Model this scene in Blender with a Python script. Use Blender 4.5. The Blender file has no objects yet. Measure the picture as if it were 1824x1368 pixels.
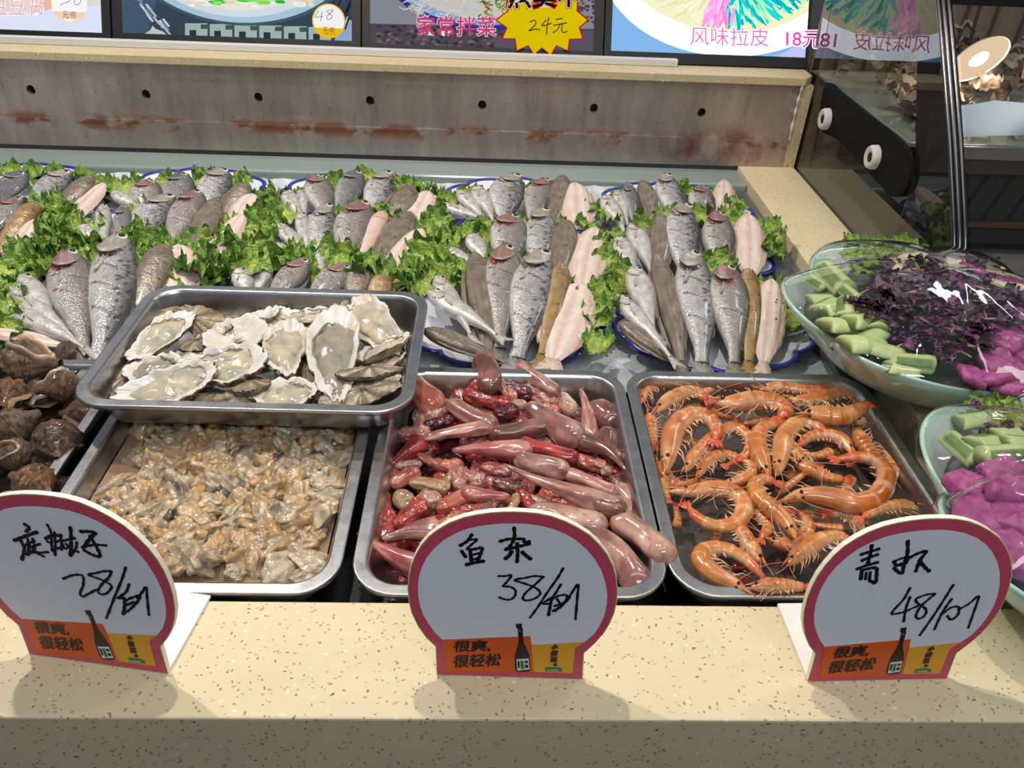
import bpy, math, random
import numpy as np
from mathutils import Vector, Matrix, noise as mnoise
random.seed(7)
SC = bpy.context.scene
COL = SC.collection
PI = math.pi

# ------------------------------------------------------------------ camera
FPX, CX, CY, CAMZ = 1400.0, 912.0, 684.0, 0.6
PITCH, YAW, ROLL = 0.61615, -0.04449, 0.04572
_fw = np.array([-math.sin(YAW) * math.cos(PITCH), math.cos(YAW) * math.cos(PITCH), -math.sin(PITCH)])
_r0 = np.array([math.cos(YAW), math.sin(YAW), 0.0])
_u0 = np.cross(_r0, _fw)
_rt = _r0 * math.cos(ROLL) + _u0 * math.sin(ROLL)
_up = -_r0 * math.sin(ROLL) + _u0 * math.cos(ROLL)
CAMP = np.array([0.0, 0.0, CAMZ])
cam_data = bpy.data.cameras.new('camera')
cam = bpy.data.objects.new('camera', cam_data)
COL.objects.link(cam)
cam_data.sensor_width = 36.0
cam_data.lens = FPX / 1824.0 * 36.0
cam_data.clip_start = 0.02
M = Matrix(((_rt[0], _up[0], -_fw[0], 0), (_rt[1], _up[1], -_fw[1], 0), (_rt[2], _up[2], -_fw[2], CAMZ), (0, 0, 0, 1)))
cam.matrix_world = M
SC.camera = cam

# ------------------------------------------------------------------ light and exposure
vs = SC.view_settings
vs.view_transform = 'Standard'
vs.look = 'None'
vs.gamma = 1.0
vs.use_curve_mapping = False
vs.exposure = 0.0
w = bpy.data.worlds.new('market_hall_light')
SC.world = w
w.use_nodes = True
nt = w.node_tree
nt.nodes.clear()
wo = nt.nodes.new('ShaderNodeOutputWorld')
bg = nt.nodes.new('ShaderNodeBackground')
tc = nt.nodes.new('ShaderNodeTexCoord')
sp = nt.nodes.new('ShaderNodeSeparateXYZ')
rp = nt.nodes.new('ShaderNodeValToRGB')
rp.color_ramp.elements[0].position = 0.35
rp.color_ramp.elements[0].color = (0.030, 0.028, 0.026, 1)
rp.color_ramp.elements[1].position = 1.0
rp.color_ramp.elements[1].color = (0.24, 0.25, 0.275, 1)
e = rp.color_ramp.elements.new(0.6)
e.color = (0.10, 0.105, 0.12, 1)
ma = nt.nodes.new('ShaderNodeMath'); ma.operation = 'MULTIPLY_ADD'; ma.inputs[1].default_value = 0.5; ma.inputs[2].default_value = 0.5
nt.links.new(tc.outputs['Generated'], sp.inputs[0])
nt.links.new(sp.outputs['Z'], ma.inputs[0])
nt.links.new(ma.outputs[0], rp.inputs[0])
nt.links.new(rp.outputs[0], bg.inputs[0])
bg.inputs[1].default_value = 1.0
nt.links.new(bg.outputs[0], wo.inputs[0])


def lamp(name, loc, target, power, color, radius=0.04, angle=120, blend=0.6):
    d = bpy.data.lights.new(name, 'SPOT')
    d.energy = power; d.color = color; d.shadow_soft_size = radius
    d.spot_size = math.radians(angle); d.spot_blend = blend
    o = bpy.data.objects.new(name, d); COL.objects.link(o)
    o.location = loc
    o.rotation_euler = (Vector(target) - Vector(loc)).to_track_quat('-Z', 'Y').to_euler()
    return o


def area(name, loc, target, power, color, sx, sy):
    d = bpy.data.lights.new(name, 'AREA')
    d.shape = 'RECTANGLE'; d.size = sx; d.size_y = sy; d.energy = power; d.color = color
    o = bpy.data.objects.new(name, d); COL.objects.link(o)
    o.location = loc
    o.rotation_euler = (Vector(target) - Vector(loc)).to_track_quat('-Z', 'Y').to_euler()
    return o


lamp('display_spot_lamp', (-0.12, 0.98, 1.55), (-0.12, 0.85, 0), 41, (1.0, 0.90, 0.75), 0.02, 130)
lamp('display_spot_lamp', (-0.85, 1.35, 1.50), (-0.75, 1.15, 0), 58, (1.0, 0.95, 0.88), 0.03, 120)
lamp('display_spot_lamp', (0.75, 0.95, 1.50), (0.5, 0.8, 0), 8, (1.0, 0.86, 0.68), 0.04, 120)
area('added_hall_light', (0.5, -0.9, 2.0), (0.1, 0.6, 0), 17, (0.84, 0.92, 1.0), 1.2, 0.28)  # unseen fill added on the camera side to lift sign faces and shadows
area('counter_fill_light', (0.15, 0.25, 1.95), (0.1, 0.55, 0), 7, (1.0, 0.95, 0.88), 2.2, 0.15)  # soft overhead fill added to lighten the shadows on the ledge
area('added_hall_light', (1.75, 2.1, 1.75), (0.6, 0.8, 0), 5, (0.86, 0.93, 1.0), 0.9, 0.16)  # unseen light placed to give a white glare on the cling film


# ------------------------------------------------------------------ pixel rays (measuring the photograph)
def ray(px, py):
    return _fw * FPX + _rt * (px - CX) - _up * (py - CY)


def atz(px, py, z=0.0):
    d = ray(px, py); t = (z - CAMZ) / d[2]
    return CAMP + d * t


def aty(px, py, Y):
    d = ray(px, py); return CAMP + d * (Y / d[1])


def atx(px, py, X):
    d = ray(px, py); return CAMP + d * (X / d[0])


class Plane:
    def __init__(s, o, u, v):
        s.o = np.array(o, float); s.u = np.array(u, float); s.v = np.array(v, float)
        s.u /= np.linalg.norm(s.u); s.v /= np.linalg.norm(s.v)
        s.n = np.cross(s.u, s.v)

    def uv(s, px, py):
        d = ray(px, py); t = ((s.o - CAMP) @ s.n) / (d @ s.n)
        p = CAMP + d * t - s.o
        return np.array([p @ s.u, p @ s.v])

    def p3(s, uv, off=0.0):
        return s.o + s.u * uv[0] + s.v * uv[1] + s.n * off


# ------------------------------------------------------------------ materials
def srgb(r, g, b):
    f = lambda c: (c / 255 / 12.92) if c / 255 <= 0.04045 else ((c / 255 + 0.055) / 1.055) ** 2.4
    return (f(r), f(g), f(b))


class NT:
    def __init__(s, name):
        s.m = bpy.data.materials.new(name); s.m.use_nodes = True
        s.t = s.m.node_tree; s.t.nodes.clear()
        s.out = s.n('ShaderNodeOutputMaterial')

    def n(s, typ, **kw):
        nd = s.t.nodes.new(typ)
        for k, v in kw.items():
            if k.startswith('i_'):
                nd.inputs[k[2:]].default_value = v
            else:
                setattr(nd, k, v)
        return nd

    def l(s, a, b):
        s.t.links.new(a, b)

    def ramp(s, fac, stops):
        r = s.n('ShaderNodeValToRGB')
        el = r.color_ramp.elements
        el[0].position, el[0].color = stops[0][0], (*stops[0][1], 1)
        el[1].position, el[1].color = stops[-1][0], (*stops[-1][1], 1)
        for p, c in stops[1:-1]:
            q = el.new(p); q.color = (*c, 1)
        s.l(fac, r.inputs[0])
        return r.outputs[0]

    def noise(s, scale, detail=3, rough=0.5, coord='Object', vec=None, dist=0.0):
        nz = s.n('ShaderNodeTexNoise')
        nz.inputs['Scale'].default_value = scale; nz.inputs['Detail'].default_value = detail
        nz.inputs['Roughness'].default_value = rough; nz.inputs['Distortion'].default_value = dist
        if vec is None:
            vec = s.coord(coord)
        s.l(vec, nz.inputs['Vector'])
        return nz.outputs['Fac']

    def coord(s, which='Object'):
        return s.n('ShaderNodeTexCoord').outputs[which]

    def mapping(s, vec, scale=(1, 1, 1), rot=(0, 0, 0)):
        mp = s.n('ShaderNodeMapping'); mp.inputs['Scale'].default_value = scale; mp.inputs['Rotation'].default_value = rot
        s.l(vec, mp.inputs['Vector']); return mp.outputs[0]

    def mix(s, fac, a, b, mode='MIX'):
        m = s.n('ShaderNodeMix', data_type='RGBA', blend_type=mode)
        for sock, v in ((m.inputs[0], fac), (m.inputs[6], a), (m.inputs[7], b)):
            if isinstance(v, (int, float)):
                sock.default_value = v
            elif isinstance(v, tuple):
                sock.default_value = (*v, 1)
            else:
                s.l(v, sock)
        return m.outputs[2]

    def bump(s, h, strength=0.3, dist=0.002):
        b = s.n('ShaderNodeBump'); b.inputs['Strength'].default_value = strength; b.inputs['Distance'].default_value = dist
        s.l(h, b.inputs['Height']); return b.outputs[0]

    def bsdf(s, color, rough=0.5, metal=0.0, normal=None, coat=0.0, coat_rough=0.08, sss=0.0, sss_r=(0.6, 0.25, 0.15), spec=0.5, trans=0.0, emis=None, emis_s=0.0):
        b = s.n('ShaderNodeBsdfPrincipled')
        def put(k, v):
            if isinstance(v, tuple):
                b.inputs[k].default_value = (*v, 1) if len(b.inputs[k].default_value) == 4 else v
            elif isinstance(v, (int, float)):
                b.inputs[k].default_value = v
            else:
                s.l(v, b.inputs[k])
        put('Base Color', color); put('Roughness', rough); put('Metallic', metal)
        put('Specular IOR Level', spec); put('Coat Weight', coat); put('Coat Roughness', coat_rough)
        if sss:
            put('Subsurface Weight', sss); b.inputs['Subsurface Radius'].default_value = sss_r; b.inputs['Subsurface Scale'].default_value = 0.006
        if trans:
            put('Transmission Weight', trans)
        if normal is not None:
            s.l(normal, b.inputs['Normal'])
        if emis is not None:
            put('Emission Color', emis); put('Emission Strength', emis_s)
        s.l(b.outputs[0], s.out.inputs[0])
        return b


def flat(name, color, rough=0.5, metal=0.0, **kw):
    t = NT(name); t.bsdf(color, rough, metal, **kw); return t.m


def glow(name, color, strength=1.0):
    t = NT(name); e = t.n('ShaderNodeEmission'); e.inputs[0].default_value = (*color, 1); e.inputs[1].default_value = strength
    t.l(e.outputs[0], t.out.inputs[0]); return t.m


def organic(name, rough=0.35, coat=0.4, sss=0.0, nscale=60, namt=0.35, bscale=150, bstr=0.25, bdist=0.001, voro=0, spec=0.5, metal=0.0, vstr=0.35, coat_rough=0.08):
    """surface coloured by the object's own point colours, broken up with noise"""
    t = NT(name)
    at = t.n('ShaderNodeAttribute'); at.attribute_name = 'Col'
    nz = t.noise(nscale, 4, 0.6)
    dk = t.ramp(nz, [(0.3, (1 - namt,) * 3), (0.7, (1 + namt * 0.25,) * 3)])
    c = t.mix(1.0, at.outputs['Color'], dk, 'MULTIPLY')
    h = t.noise(bscale, 3, 0.55)
    nrm = t.bump(h, bstr, bdist)
    if voro:
        v = t.n('ShaderNodeTexVoronoi'); v.inputs['Scale'].default_value = voro
        t.l(t.coord(), v.inputs['Vector'])
        b = t.n('ShaderNodeBump'); b.inputs['Strength'].default_value = vstr; b.inputs['Distance'].default_value = 0.0008
        t.l(v.outputs['Distance'], b.inputs['Height']); t.l(nrm, b.inputs['Normal']); nrm = b.outputs[0]
        sc = t.ramp(v.outputs['Distance'], [(0.0, (1.10,) * 3), (0.75, (0.72,) * 3)])
        c = t.mix(1.0, c, sc, 'MULTIPLY')
    t.bsdf(c, rough, metal, nrm, coat, coat_rough, sss, spec=spec)
    return t.m


MAT = {}
# quartz stone with flecks
def stone(name, base, dark):
    t = NT(name)
    co = t.coord()
    big = t.noise(9, 4, 0.6)
    c = t.mix(t.ramp(big, [(0.3, (0,) * 3), (0.7, (1,) * 3)]), base, tuple(x * 0.93 for x in base))
    def flecks(c, scale, thr, col, stretch, rot, keep):
        wv = t.n('ShaderNodeTexNoise'); wv.inputs['Scale'].default_value = 40
        t.l(co, wv.inputs['Vector'])
        ad = t.n('ShaderNodeVectorMath', operation='MULTIPLY_ADD'); ad.inputs[1].default_value = (0.012,) * 3
        t.l(wv.outputs['Color'], ad.inputs[0]); t.l(co, ad.inputs[2])
        mp = t.mapping(ad.outputs[0], stretch, rot)
        v = t.n('ShaderNodeTexVoronoi'); v.inputs['Scale'].default_value = scale
        t.l(mp, v.inputs['Vector'])
        m1 = t.n('ShaderNodeMath', operation='LESS_THAN'); m1.inputs[1].default_value = thr
        t.l(v.outputs['Distance'], m1.inputs[0])
        sx = t.n('ShaderNodeSeparateColor'); t.l(v.outputs['Color'], sx.inputs[0])
        m2 = t.n('ShaderNodeMath', operation='LESS_THAN'); m2.inputs[1].default_value = keep
        t.l(sx.outputs[0], m2.inputs[0])
        m3 = t.n('ShaderNodeMath', operation='MULTIPLY'); t.l(m1.outputs[0], m3.inputs[0]); t.l(m2.outputs[0], m3.inputs[1])
        m4 = t.n('ShaderNodeMath', operation='MULTIPLY'); t.l(m3.outputs[0], m4.inputs[0]); m4.inputs[1].default_value = 0.85
        return t.mix(m4.outputs[0], c, col)
    c = flecks(c, 170, 0.30, srgb(236, 226, 205), (1, 1.3, 1), (0, 0, 0.5), 0.06)
    c = flecks(c, 190, 0.30, srgb(178, 150, 110), (1, 1.8, 1), (0.2, 0.1, 0.7), 0.22)
    c = flecks(c, 165, 0.24, srgb(140, 110, 76), (1.6, 1, 1), (0.1, 0.3, 0.4), 0.18)
    c = flecks(c, 115, 0.17, srgb(84, 62, 44), (1, 2.2, 1.4), (0.1, 0.2, 1.1), 0.10)
    t.bsdf(c, 0.55, 0, None, 0.0, 0.15, spec=0.3)
    return t.m


MAT['stone'] = stone('beige_quartz', srgb(222, 206, 170), None)
MAT['stone_edge'] = stone('beige_quartz_darker', srgb(196, 180, 144), None)  # darker tone of the same stone for rear ledge and end upright


def steel(name, base, rough, brushed=(4, 120, 60), spots=0.0, noise_rough=0.12):
    t = NT(name)
    co = t.coord()
    br = t.noise(6, 3, 0.6, vec=t.mapping(co, brushed))
    c = t.mix(t.ramp(br, [(0.3, (0,) * 3), (0.7, (1,) * 3)]), tuple(x * 0.85 for x in base), base)
    sm = t.noise(35, 4, 0.65)
    rr = t.n('ShaderNodeMath', operation='MULTIPLY_ADD'); rr.inputs[1].default_value = noise_rough * 2; rr.inputs[2].default_value = rough - noise_rough
    t.l(sm, rr.inputs[0])
    if spots:
        dr = t.noise(220, 2, 0.5)
        c = t.mix(t.ramp(dr, [(0.62, (0,) * 3), (0.72, (spots,) * 3)]), c, tuple(x * 0.55 for x in base))
    t.bsdf(c, rr.outputs[0], 1.0, t.bump(br, 0.05, 0.001))
    return t.m


MAT['tray'] = steel('tray_stainless_steel', (0.56, 0.56, 0.565), 0.30, (3, 60, 30), 0.35)
MAT['strip'] = flat('white_plastic_strip', srgb(205, 205, 205), 0.4)

# back splash steel: brown-grey brushed, with rust along a seam and red smear
def splash():
    t = NT('stained_stainless_steel')
    co = t.coord()
    br = t.noise(5, 4, 0.6, vec=t.mapping(co, (6, 1, 1.2)))
    c = t.mix(t.ramp(br, [(0.3, (0,) * 3), (0.7, (1,) * 3)]), (0.42, 0.345, 0.315), (0.62, 0.53, 0.49))
    gr = t.noise(120, 3, 0.6)
    c = t.mix(t.ramp(gr, [(0.6, (0,) * 3), (0.75, (0.5,) * 3)]), c, (0.12, 0.10, 0.09))
    sx = t.n('ShaderNodeSeparateXYZ'); t.l(co, sx.inputs[0])
    # rust band around z = 0.052
    a = t.n('ShaderNodeMath', operation='SUBTRACT'); t.l(sx.outputs[2], a.inputs[0]); a.inputs[1].default_value = 0.053
    b = t.n('ShaderNodeMath', operation='ABSOLUTE'); t.l(a.outputs[0], b.inputs[0])
    band = t.ramp(b.outputs[0], [(0.0, (1,) * 3), (0.012, (0.8,) * 3), (0.030, (0,) * 3)])
    rn = t.noise(11, 4, 0.65, vec=t.mapping(co, (1, 1, 1.6)))
    rm = t.mix(1.0, band, t.ramp(rn, [(0.44, (0,) * 3), (0.56, (1,) * 3)]), 'MULTIPLY')
    rusty = t.mix(t.noise(60), srgb(84, 46, 24), srgb(124, 74, 40))
    c = t.mix(rm, c, rusty)
    # red stain at the right lower end
    d = t.n('ShaderNodeVectorMath', operation='SUBTRACT'); t.l(co, d.inputs[0]); d.inputs[1].default_value = (0.50, 1.71, 0.035)
    d2 = t.n('ShaderNodeVectorMath', operation='MULTIPLY'); t.l(d.outputs[0], d2.inputs[0]); d2.inputs[1].default_value = (1, 0, 3.2)
    ln = t.n('ShaderNodeVectorMath', operation='LENGTH'); t.l(d2.outputs[0], ln.inputs[0])
    rs = t.ramp(ln.outputs['Value'], [(0.02, (1,) * 3), (0.21, (0,) * 3)])
    rm2 = t.mix(1.0, rs, t.ramp(t.noise(14, 5, 0.7), [(0.40, (0,) * 3), (0.60, (0.85,) * 3)]), 'MULTIPLY')
    c = t.mix(rm2, c, srgb(116, 14, 34))
    mm = t.n('ShaderNodeMath', operation='SUBTRACT'); mm.inputs[0].default_value = 0.85
    g = t.n('ShaderNodeRGBToBW'); t.l(rm, g.inputs[0]); t.l(g.outputs[0], mm.inputs[1])
    t.bsdf(c, 0.42, mm.outputs[0], t.bump(br, 0.06, 0.001))
    return t.m


MAT['splash'] = splash()
MAT['dark'] = flat('dark_void', (0.008, 0.008, 0.009), 0.6)
MAT['black'] = flat('black_frame', (0.008, 0.0085, 0.010), 0.5, spec=0.3)
MAT['caulk'] = flat('white_caulk', srgb(200, 196, 190), 0.7)


def ice_mat():
    t = NT('wet_crushed_ice')
    n1 = t.noise(30, 5, 0.7)
    c = t.ramp(n1, [(0.3, srgb(150, 160, 164)), (0.55, srgb(205, 210, 212)), (0.8, srgb(228, 230, 232))])
    nrm = t.bump(t.noise(180, 4, 0.7), 0.6, 0.004)
    t.bsdf(c, 0.22, 0, nrm, 0.3, 0.05, 0.0)
    return t.m


MAT['ice'] = ice_mat()
MAT['trough'] = flat('pale_green_liner', srgb(136, 152, 148), 0.18, coat=0.4)
MAT['gutter'] = flat('wet_grey_liner', srgb(74, 82, 86), 0.2, coat=0.4)
MAT['white'] = flat('white_board', srgb(226, 228, 236), 0.35)
MAT['foot'] = flat('white_acrylic', srgb(240, 238, 236), 0.35)


def ceramic():
    t = NT('white_glazed_ceramic'); t.bsdf(srgb(224, 226, 236), 0.18, 0, None, 0.5, 0.05); return t.m


MAT['plate'] = ceramic()
MAT['blue'] = flat('cobalt_blue_glaze', srgb(46, 48, 150), 0.2, coat=0.4)

MAT['fish'] = organic('wet_fish_skin', 0.28, 0.7, 0, 14, 0.25, 40, 0.25, 0.006, voro=85, spec=0.8, metal=0.15, vstr=0.8)
MAT['fin'] = organic('fish_fin', 0.4, 0.3, 0, 80, 0.3, 200, 0.2)
MAT['fishsmooth'] = organic('smooth_fish_skin', 0.28, 0.6, 0.0, 12, 0.35, 30, 0.25, 0.006, metal=0.15)
MAT['fillet'] = organic('pale_fish_flesh', 0.30, 0.5, 0.0, 14, 0.15, 24, 0.12, 0.006)
MAT['eye'] = organic('fish_eye', 0.1, 0.8, 0, 10, 0.05, 50, 0.0)
MAT['lettuce'] = organic('lettuce_leaf', 0.36, 0.25, 0, 7, 0.45, 16, 0.7, 0.012)
MAT['shellrough'] = organic('oyster_shell', 0.55, 0.3, 0, 90, 0.55, 220, 1.0, 0.004)
MAT['nacre'] = organic('oyster_inner_shell', 0.22, 0.5, 0, 40, 0.12, 90, 0.15, 0.001)
MAT['oyster'] = organic('oyster_flesh', 0.18, 0.8, 0.2, 70, 0.25, 140, 0.35, 0.0015)
MAT['clam'] = organic('clam_flesh', 0.20, 0.9, 0.0, 1.6, 0.22, 3.0, 0.22, 0.04)
MAT['offal'] = organic('wet_offal', 0.18, 0.9, 0.05, 35, 0.42, 110, 0.28, 0.0015)
MAT['jelly'] = organic('red_jelly_offal', 0.14, 1.0, 0.1, 60, 0.5, 150, 0.7, 0.003)
MAT['shrimp'] = organic('cooked_shrimp_shell', 0.26, 0.6, 0.04, 70, 0.28, 200, 0.25, 0.001)
MAT['whelk'] = organic('whelk_shell', 0.42, 0.55, 0, 45, 0.55, 120, 0.7, 0.003)
MAT['whelkin'] = organic('whelk_aperture', 0.3, 0.5, 0, 40, 0.25, 90, 0.3, 0.001)
MAT['veg'] = organic('cut_vegetable', 0.38, 0.3, 0.05, 60, 0.2, 140, 0.3, 0.001)
MAT['sprout'] = organic('purple_sprout', 0.40, 0.3, 0, 60, 0.4, 140, 0.3, 0.001)
MAT['bowl'] = organic('mint_melamine', 0.2, 0.5, 0, 5, 0.03, 10, 0.0)
MAT['snack'] = organic('dried_snack', 0.6, 0.0, 0, 60, 0.4, 140, 0.6, 0.002)


# ------------------------------------------------------------------ mesh building
class MB:
    def __init__(s):
        s.v = []; s.f = []; s.c = []; s.mi = []; s.hascol = False

    def add(s, verts, faces, col=None, mi=0):
        k = len(s.v)
        s.v.extend([tuple(map(float, p)) for p in verts])
        s.f.extend([tuple(i + k for i in f) for f in faces])
        s.mi.extend([mi] * len(faces))
        n = len(verts)
        if col is None:
            s.c.extend([(0.8, 0.8, 0.8)] * n)
        else:
            s.hascol = True
            if len(col) == n and not isinstance(col[0], (int, float)):
                s.c.extend([tuple(c) for c in col])
            else:
                s.c.extend([tuple(col)] * n)
        return k

    def mesh(s, name, mats, smooth=True):
        me = bpy.data.meshes.new(name)
        me.from_pydata(s.v, [], s.f)
        if not isinstance(mats, (list, tuple)):
            mats = [mats]
        for m in mats:
            me.materials.append(m)
        if len(mats) > 1:
            me.polygons.foreach_set('material_index', s.mi)
        if s.hascol:
            a = me.color_attributes.new('Col', 'FLOAT_COLOR', 'POINT')
            arr = np.ones((len(s.v), 4), np.float32); arr[:, :3] = np.clip(np.array(s.c), 0, 1)
            a.data.foreach_set('color', arr.ravel())
        if smooth:
            me.polygons.foreach_set('use_smooth', [True] * len(me.polygons))
        me.update()
        return me

    def obj(s, name, mats, parent=None, smooth=True):
        return link(name, s.mesh(name, mats, smooth), parent)


def link(name, me, parent=None):
    o = bpy.data.objects.new(name, me); COL.objects.link(o)
    if parent is not None:
        o.parent = parent
    return o


def tag(o, label, cat, group=None, kind=None):
    o['label'] = label; o['category'] = cat
    if group: o['group'] = group
    if kind: o['kind'] = kind
    return o


def empty(name, loc=(0, 0, 0)):
    o = bpy.data.objects.new(name, None); COL.objects.link(o); o.location = loc
    o.empty_display_size = 0.02
    return o


def copy_tree(o, parent=None):
    c = o.copy(); COL.objects.link(c); c.parent = parent
    for ch in o.children:
        copy_tree(ch, c)
    return c


def box(mb, x0, x1, y0, y1, z0, z1, col=None, mi=0):
    v = [(x0, y0, z0), (x1, y0, z0), (x1, y1, z0), (x0, y1, z0), (x0, y0, z1), (x1, y0, z1), (x1, y1, z1), (x0, y1, z1)]
    f = [(0, 3, 2, 1), (4, 5, 6, 7), (0, 1, 5, 4), (1, 2, 6, 5), (2, 3, 7, 6), (3, 0, 4, 7)]
    mb.add(v, f, col, mi)


def bevel(o, w, seg=2):
    m = o.modifiers.new('bevel', 'BEVEL'); m.width = w; m.segments = seg; m.limit_method = 'ANGLE'
    return o


def sweep(mb, pts, rad, seg=12, col=None, flat_=1.0, cap=True, up=(0, 0, 1), mi=0, ridge=None):
    """tube along pts; rad per point (or (a,b)); col per point or single"""
    P = np.array(pts, float); n = len(P)
    T = np.gradient(P, axis=0); T /= (np.linalg.norm(T, axis=1)[:, None] + 1e-12)
    upv = np.array(up, float)
    N = np.cross(upv, T[0])
    if np.linalg.norm(N) < 1e-6:
        N = np.cross((1, 0.3, 0), T[0])
    N /= np.linalg.norm(N)
    verts = []; cols = []
    for i in range(n):
        N = N - T[i] * (N @ T[i]); N /= (np.linalg.norm(N) + 1e-12)
        B = np.cross(T[i], N)
        r = rad[i]
        ra, rb = (r, r * flat_) if np.isscalar(r) else r
        for k in range(seg):
            a = 2 * PI * k / seg
            m = 1.0 if ridge is None else ridge(i, a)
            verts.append(P[i] + N * (ra * math.cos(a) * m) + B * (rb * math.sin(a) * m))
            if col is not None:
                cols.append(col(i, a) if callable(col) else (col[i] if not isinstance(col[0], (int, float)) else col))
    faces = []
    for i in range(n - 1):
        for k in range(seg):
            k2 = (k + 1) % seg
            faces.append((i * seg + k, i * seg + k2, (i + 1) * seg + k2, (i + 1) * seg + k))
    if cap:
        faces.append(tuple(range(seg - 1, -1, -1)))
        faces.append(tuple(range((n - 1) * seg, n * seg)))
    mb.add(verts, faces, cols if col is not None else None, mi)


def prism(mb, poly3, nvec, depth, col=None, mi=0):
    """poly3: outline in 3D (ccw seen from nvec); extruded backwards by depth"""
    n = len(poly3); nv = np.array(nvec) * depth
    v = [tuple(p) for p in poly3] + [tuple(np.array(p) - nv) for p in poly3]
    f = [tuple(range(n)), tuple(range(2 * n - 1, n - 1, -1))]
    for i in range(n):
        j = (i + 1) % n
        f.append((i, i + n, j + n, j))
    mb.add(v, f, col, mi)


def nz(x, y, z=0.0, s=1.0):
    return mnoise.noise(Vector((x * s, y * s, z * s)))


def lerp(a, b, t):
    return tuple(a[i] + (b[i] - a[i]) * t for i in range(len(a)))


def interp(xs, ys, x):
    return float(np.interp(x, xs, ys))


def smoothpath(pts, n, closed=False):
    """Catmull-Rom through the points, n samples"""
    P = [np.array(p, float) for p in pts]
    out = []
    if closed:
        Q = [P[-1]] + P + [P[0], P[1]]; segs = len(P)
    else:
        Q = [2 * P[0] - P[1]] + P + [2 * P[-1] - P[-2]]; segs = len(P) - 1
    for k in range(n):
        t = k / (n if closed else n - 1) * segs
        i = min(int(t), segs - 1); u = t - i
        p0, p1, p2, p3 = Q[i], Q[i + 1], Q[i + 2], Q[i + 3]
        out.append(0.5 * ((2 * p1) + (-p0 + p2) * u + (2 * p0 - 5 * p1 + 4 * p2 - p3) * u * u + (-p0 + 3 * p1 - 3 * p2 + p3) * u ** 3))
    return out


ORD = ['first', 'second', 'third', 'fourth', 'fifth', 'sixth', 'seventh', 'eighth', 'ninth', 'tenth', 'eleventh', 'twelfth', 'thirteenth', 'fourteenth', 'fifteenth']


def band_labels(items, bands, fmt):
    """items: list of (x, y, text). Sorted in bands front to back; gives unique position phrases."""
    idx = sorted(range(len(items)), key=lambda i: items[i][1])
    n = len(items); out = [None] * n; k = len(bands)
    cuts = [round(j * n / k) for j in range(k + 1)]
    for b in range(k):
        grp = sorted(idx[cuts[b]:cuts[b + 1]], key=lambda i: items[i][0])
        for r, i in enumerate(grp):
            pos = 'leftmost' if r == 0 else ('rightmost' if r == len(grp) - 1 else ORD[r] + ' from left')
            out[i] = fmt.format(text=items[i][2], pos=pos, band=bands[b])
    return out


# text as mesh fitted into a quad of a plane
_tc = {}
def text_geo(s, bold=0.0):
    key = (s, bold)
    if key in _tc:
        return _tc[key]
    cu = bpy.data.curves.new('writing', 'FONT'); cu.body = s; cu.size = 1.0; cu.offset = bold; cu.resolution_u = 4
    o = bpy.data.objects.new('writing', cu); COL.objects.link(o)
    dg = bpy.context.evaluated_depsgraph_get(); dg.update()
    me = o.evaluated_get(dg).to_mesh()
    V = np.array([v.co[:2] for v in me.vertices]) if len(me.vertices) else np.zeros((0, 2))
    F = [tuple(p.vertices) for p in me.polygons]
    o.evaluated_get(dg).to_mesh_clear()
    bpy.data.objects.remove(o); bpy.data.curves.remove(cu)
    _tc[key] = (V, F)
    return V, F


def text_quad(mb, plane, s, quad_uv, off, bold=0.0, col=None, base_bold=0.0, fat=((0, 0),)):
    """quad_uv: bl, br, tr, tl in plane uv; the un-bold glyph box fills the quad"""
    V, F = text_geo(s, bold)
    V0, _ = text_geo(s, base_bold)
    if len(V) == 0:
        return
    lo = V0.min(0); hi = V0.max(0)
    N = (V - lo) / (hi - lo)
    bl, br, tr, tl = [np.array(q) for q in quad_uv]
    pts = []
    for a, b in N:
        q = bl * (1 - a) * (1 - b) + br * a * (1 - b) + tr * a * b + tl * (1 - a) * b
        pts.append(q)
    for i, sh in enumerate(fat):
        mb.add([plane.p3(q + np.array(sh), off + i * 0.000004) for q in pts], F, col)


def ribbon(mb, plane, pts_px, wpx, off, tr=None, samples=None, col=None, th=0.0):
    """marker stroke on a plane through pixel points; width in px"""
    conv = (lambda p: plane.uv(*p)) if tr is None else (lambda p: plane.uv(*tr(p)))
    P = smoothpath([conv(p) for p in pts_px], samples or max(8, len(pts_px) * 6)) if len(pts_px) > 2 else [conv(p) for p in pts_px]
    P = np.array(P)
    pa = plane.uv(900, 1000); pb = plane.uv(901, 1000)
    p0 = tr(pts_px[0]) if tr else pts_px[0]
    s = np.linalg.norm(plane.uv(p0[0] + 1, p0[1]) - plane.uv(*p0))
    hw = wpx * s / 2
    T = np.gradient(P, axis=0); T /= np.linalg.norm(T, axis=1)[:, None] + 1e-12
    N = np.c_[-T[:, 1], T[:, 0]]
    n = len(P); v = []; f = []
    for i in range(n):
        k = hw * (0.85 + 0.15 * math.sin(i * 1.3))
        v.append(plane.p3(P[i] - N[i] * k, off)); v.append(plane.p3(P[i] + N[i] * k, off))
    for i in range(n - 1):
        f.append((2 * i, 2 * i + 2, 2 * i + 3, 2 * i + 1))
    mb.add(v, f, col)
    for i in (0, n - 1):  # round ends
        c = [plane.p3(P[i] + hw * np.array((math.cos(a), math.sin(a))), off + 0.00002) for a in np.linspace(0, 2 * PI, 12, endpoint=False)]
        mb.add(c, [tuple(range(12))], col)

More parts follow.
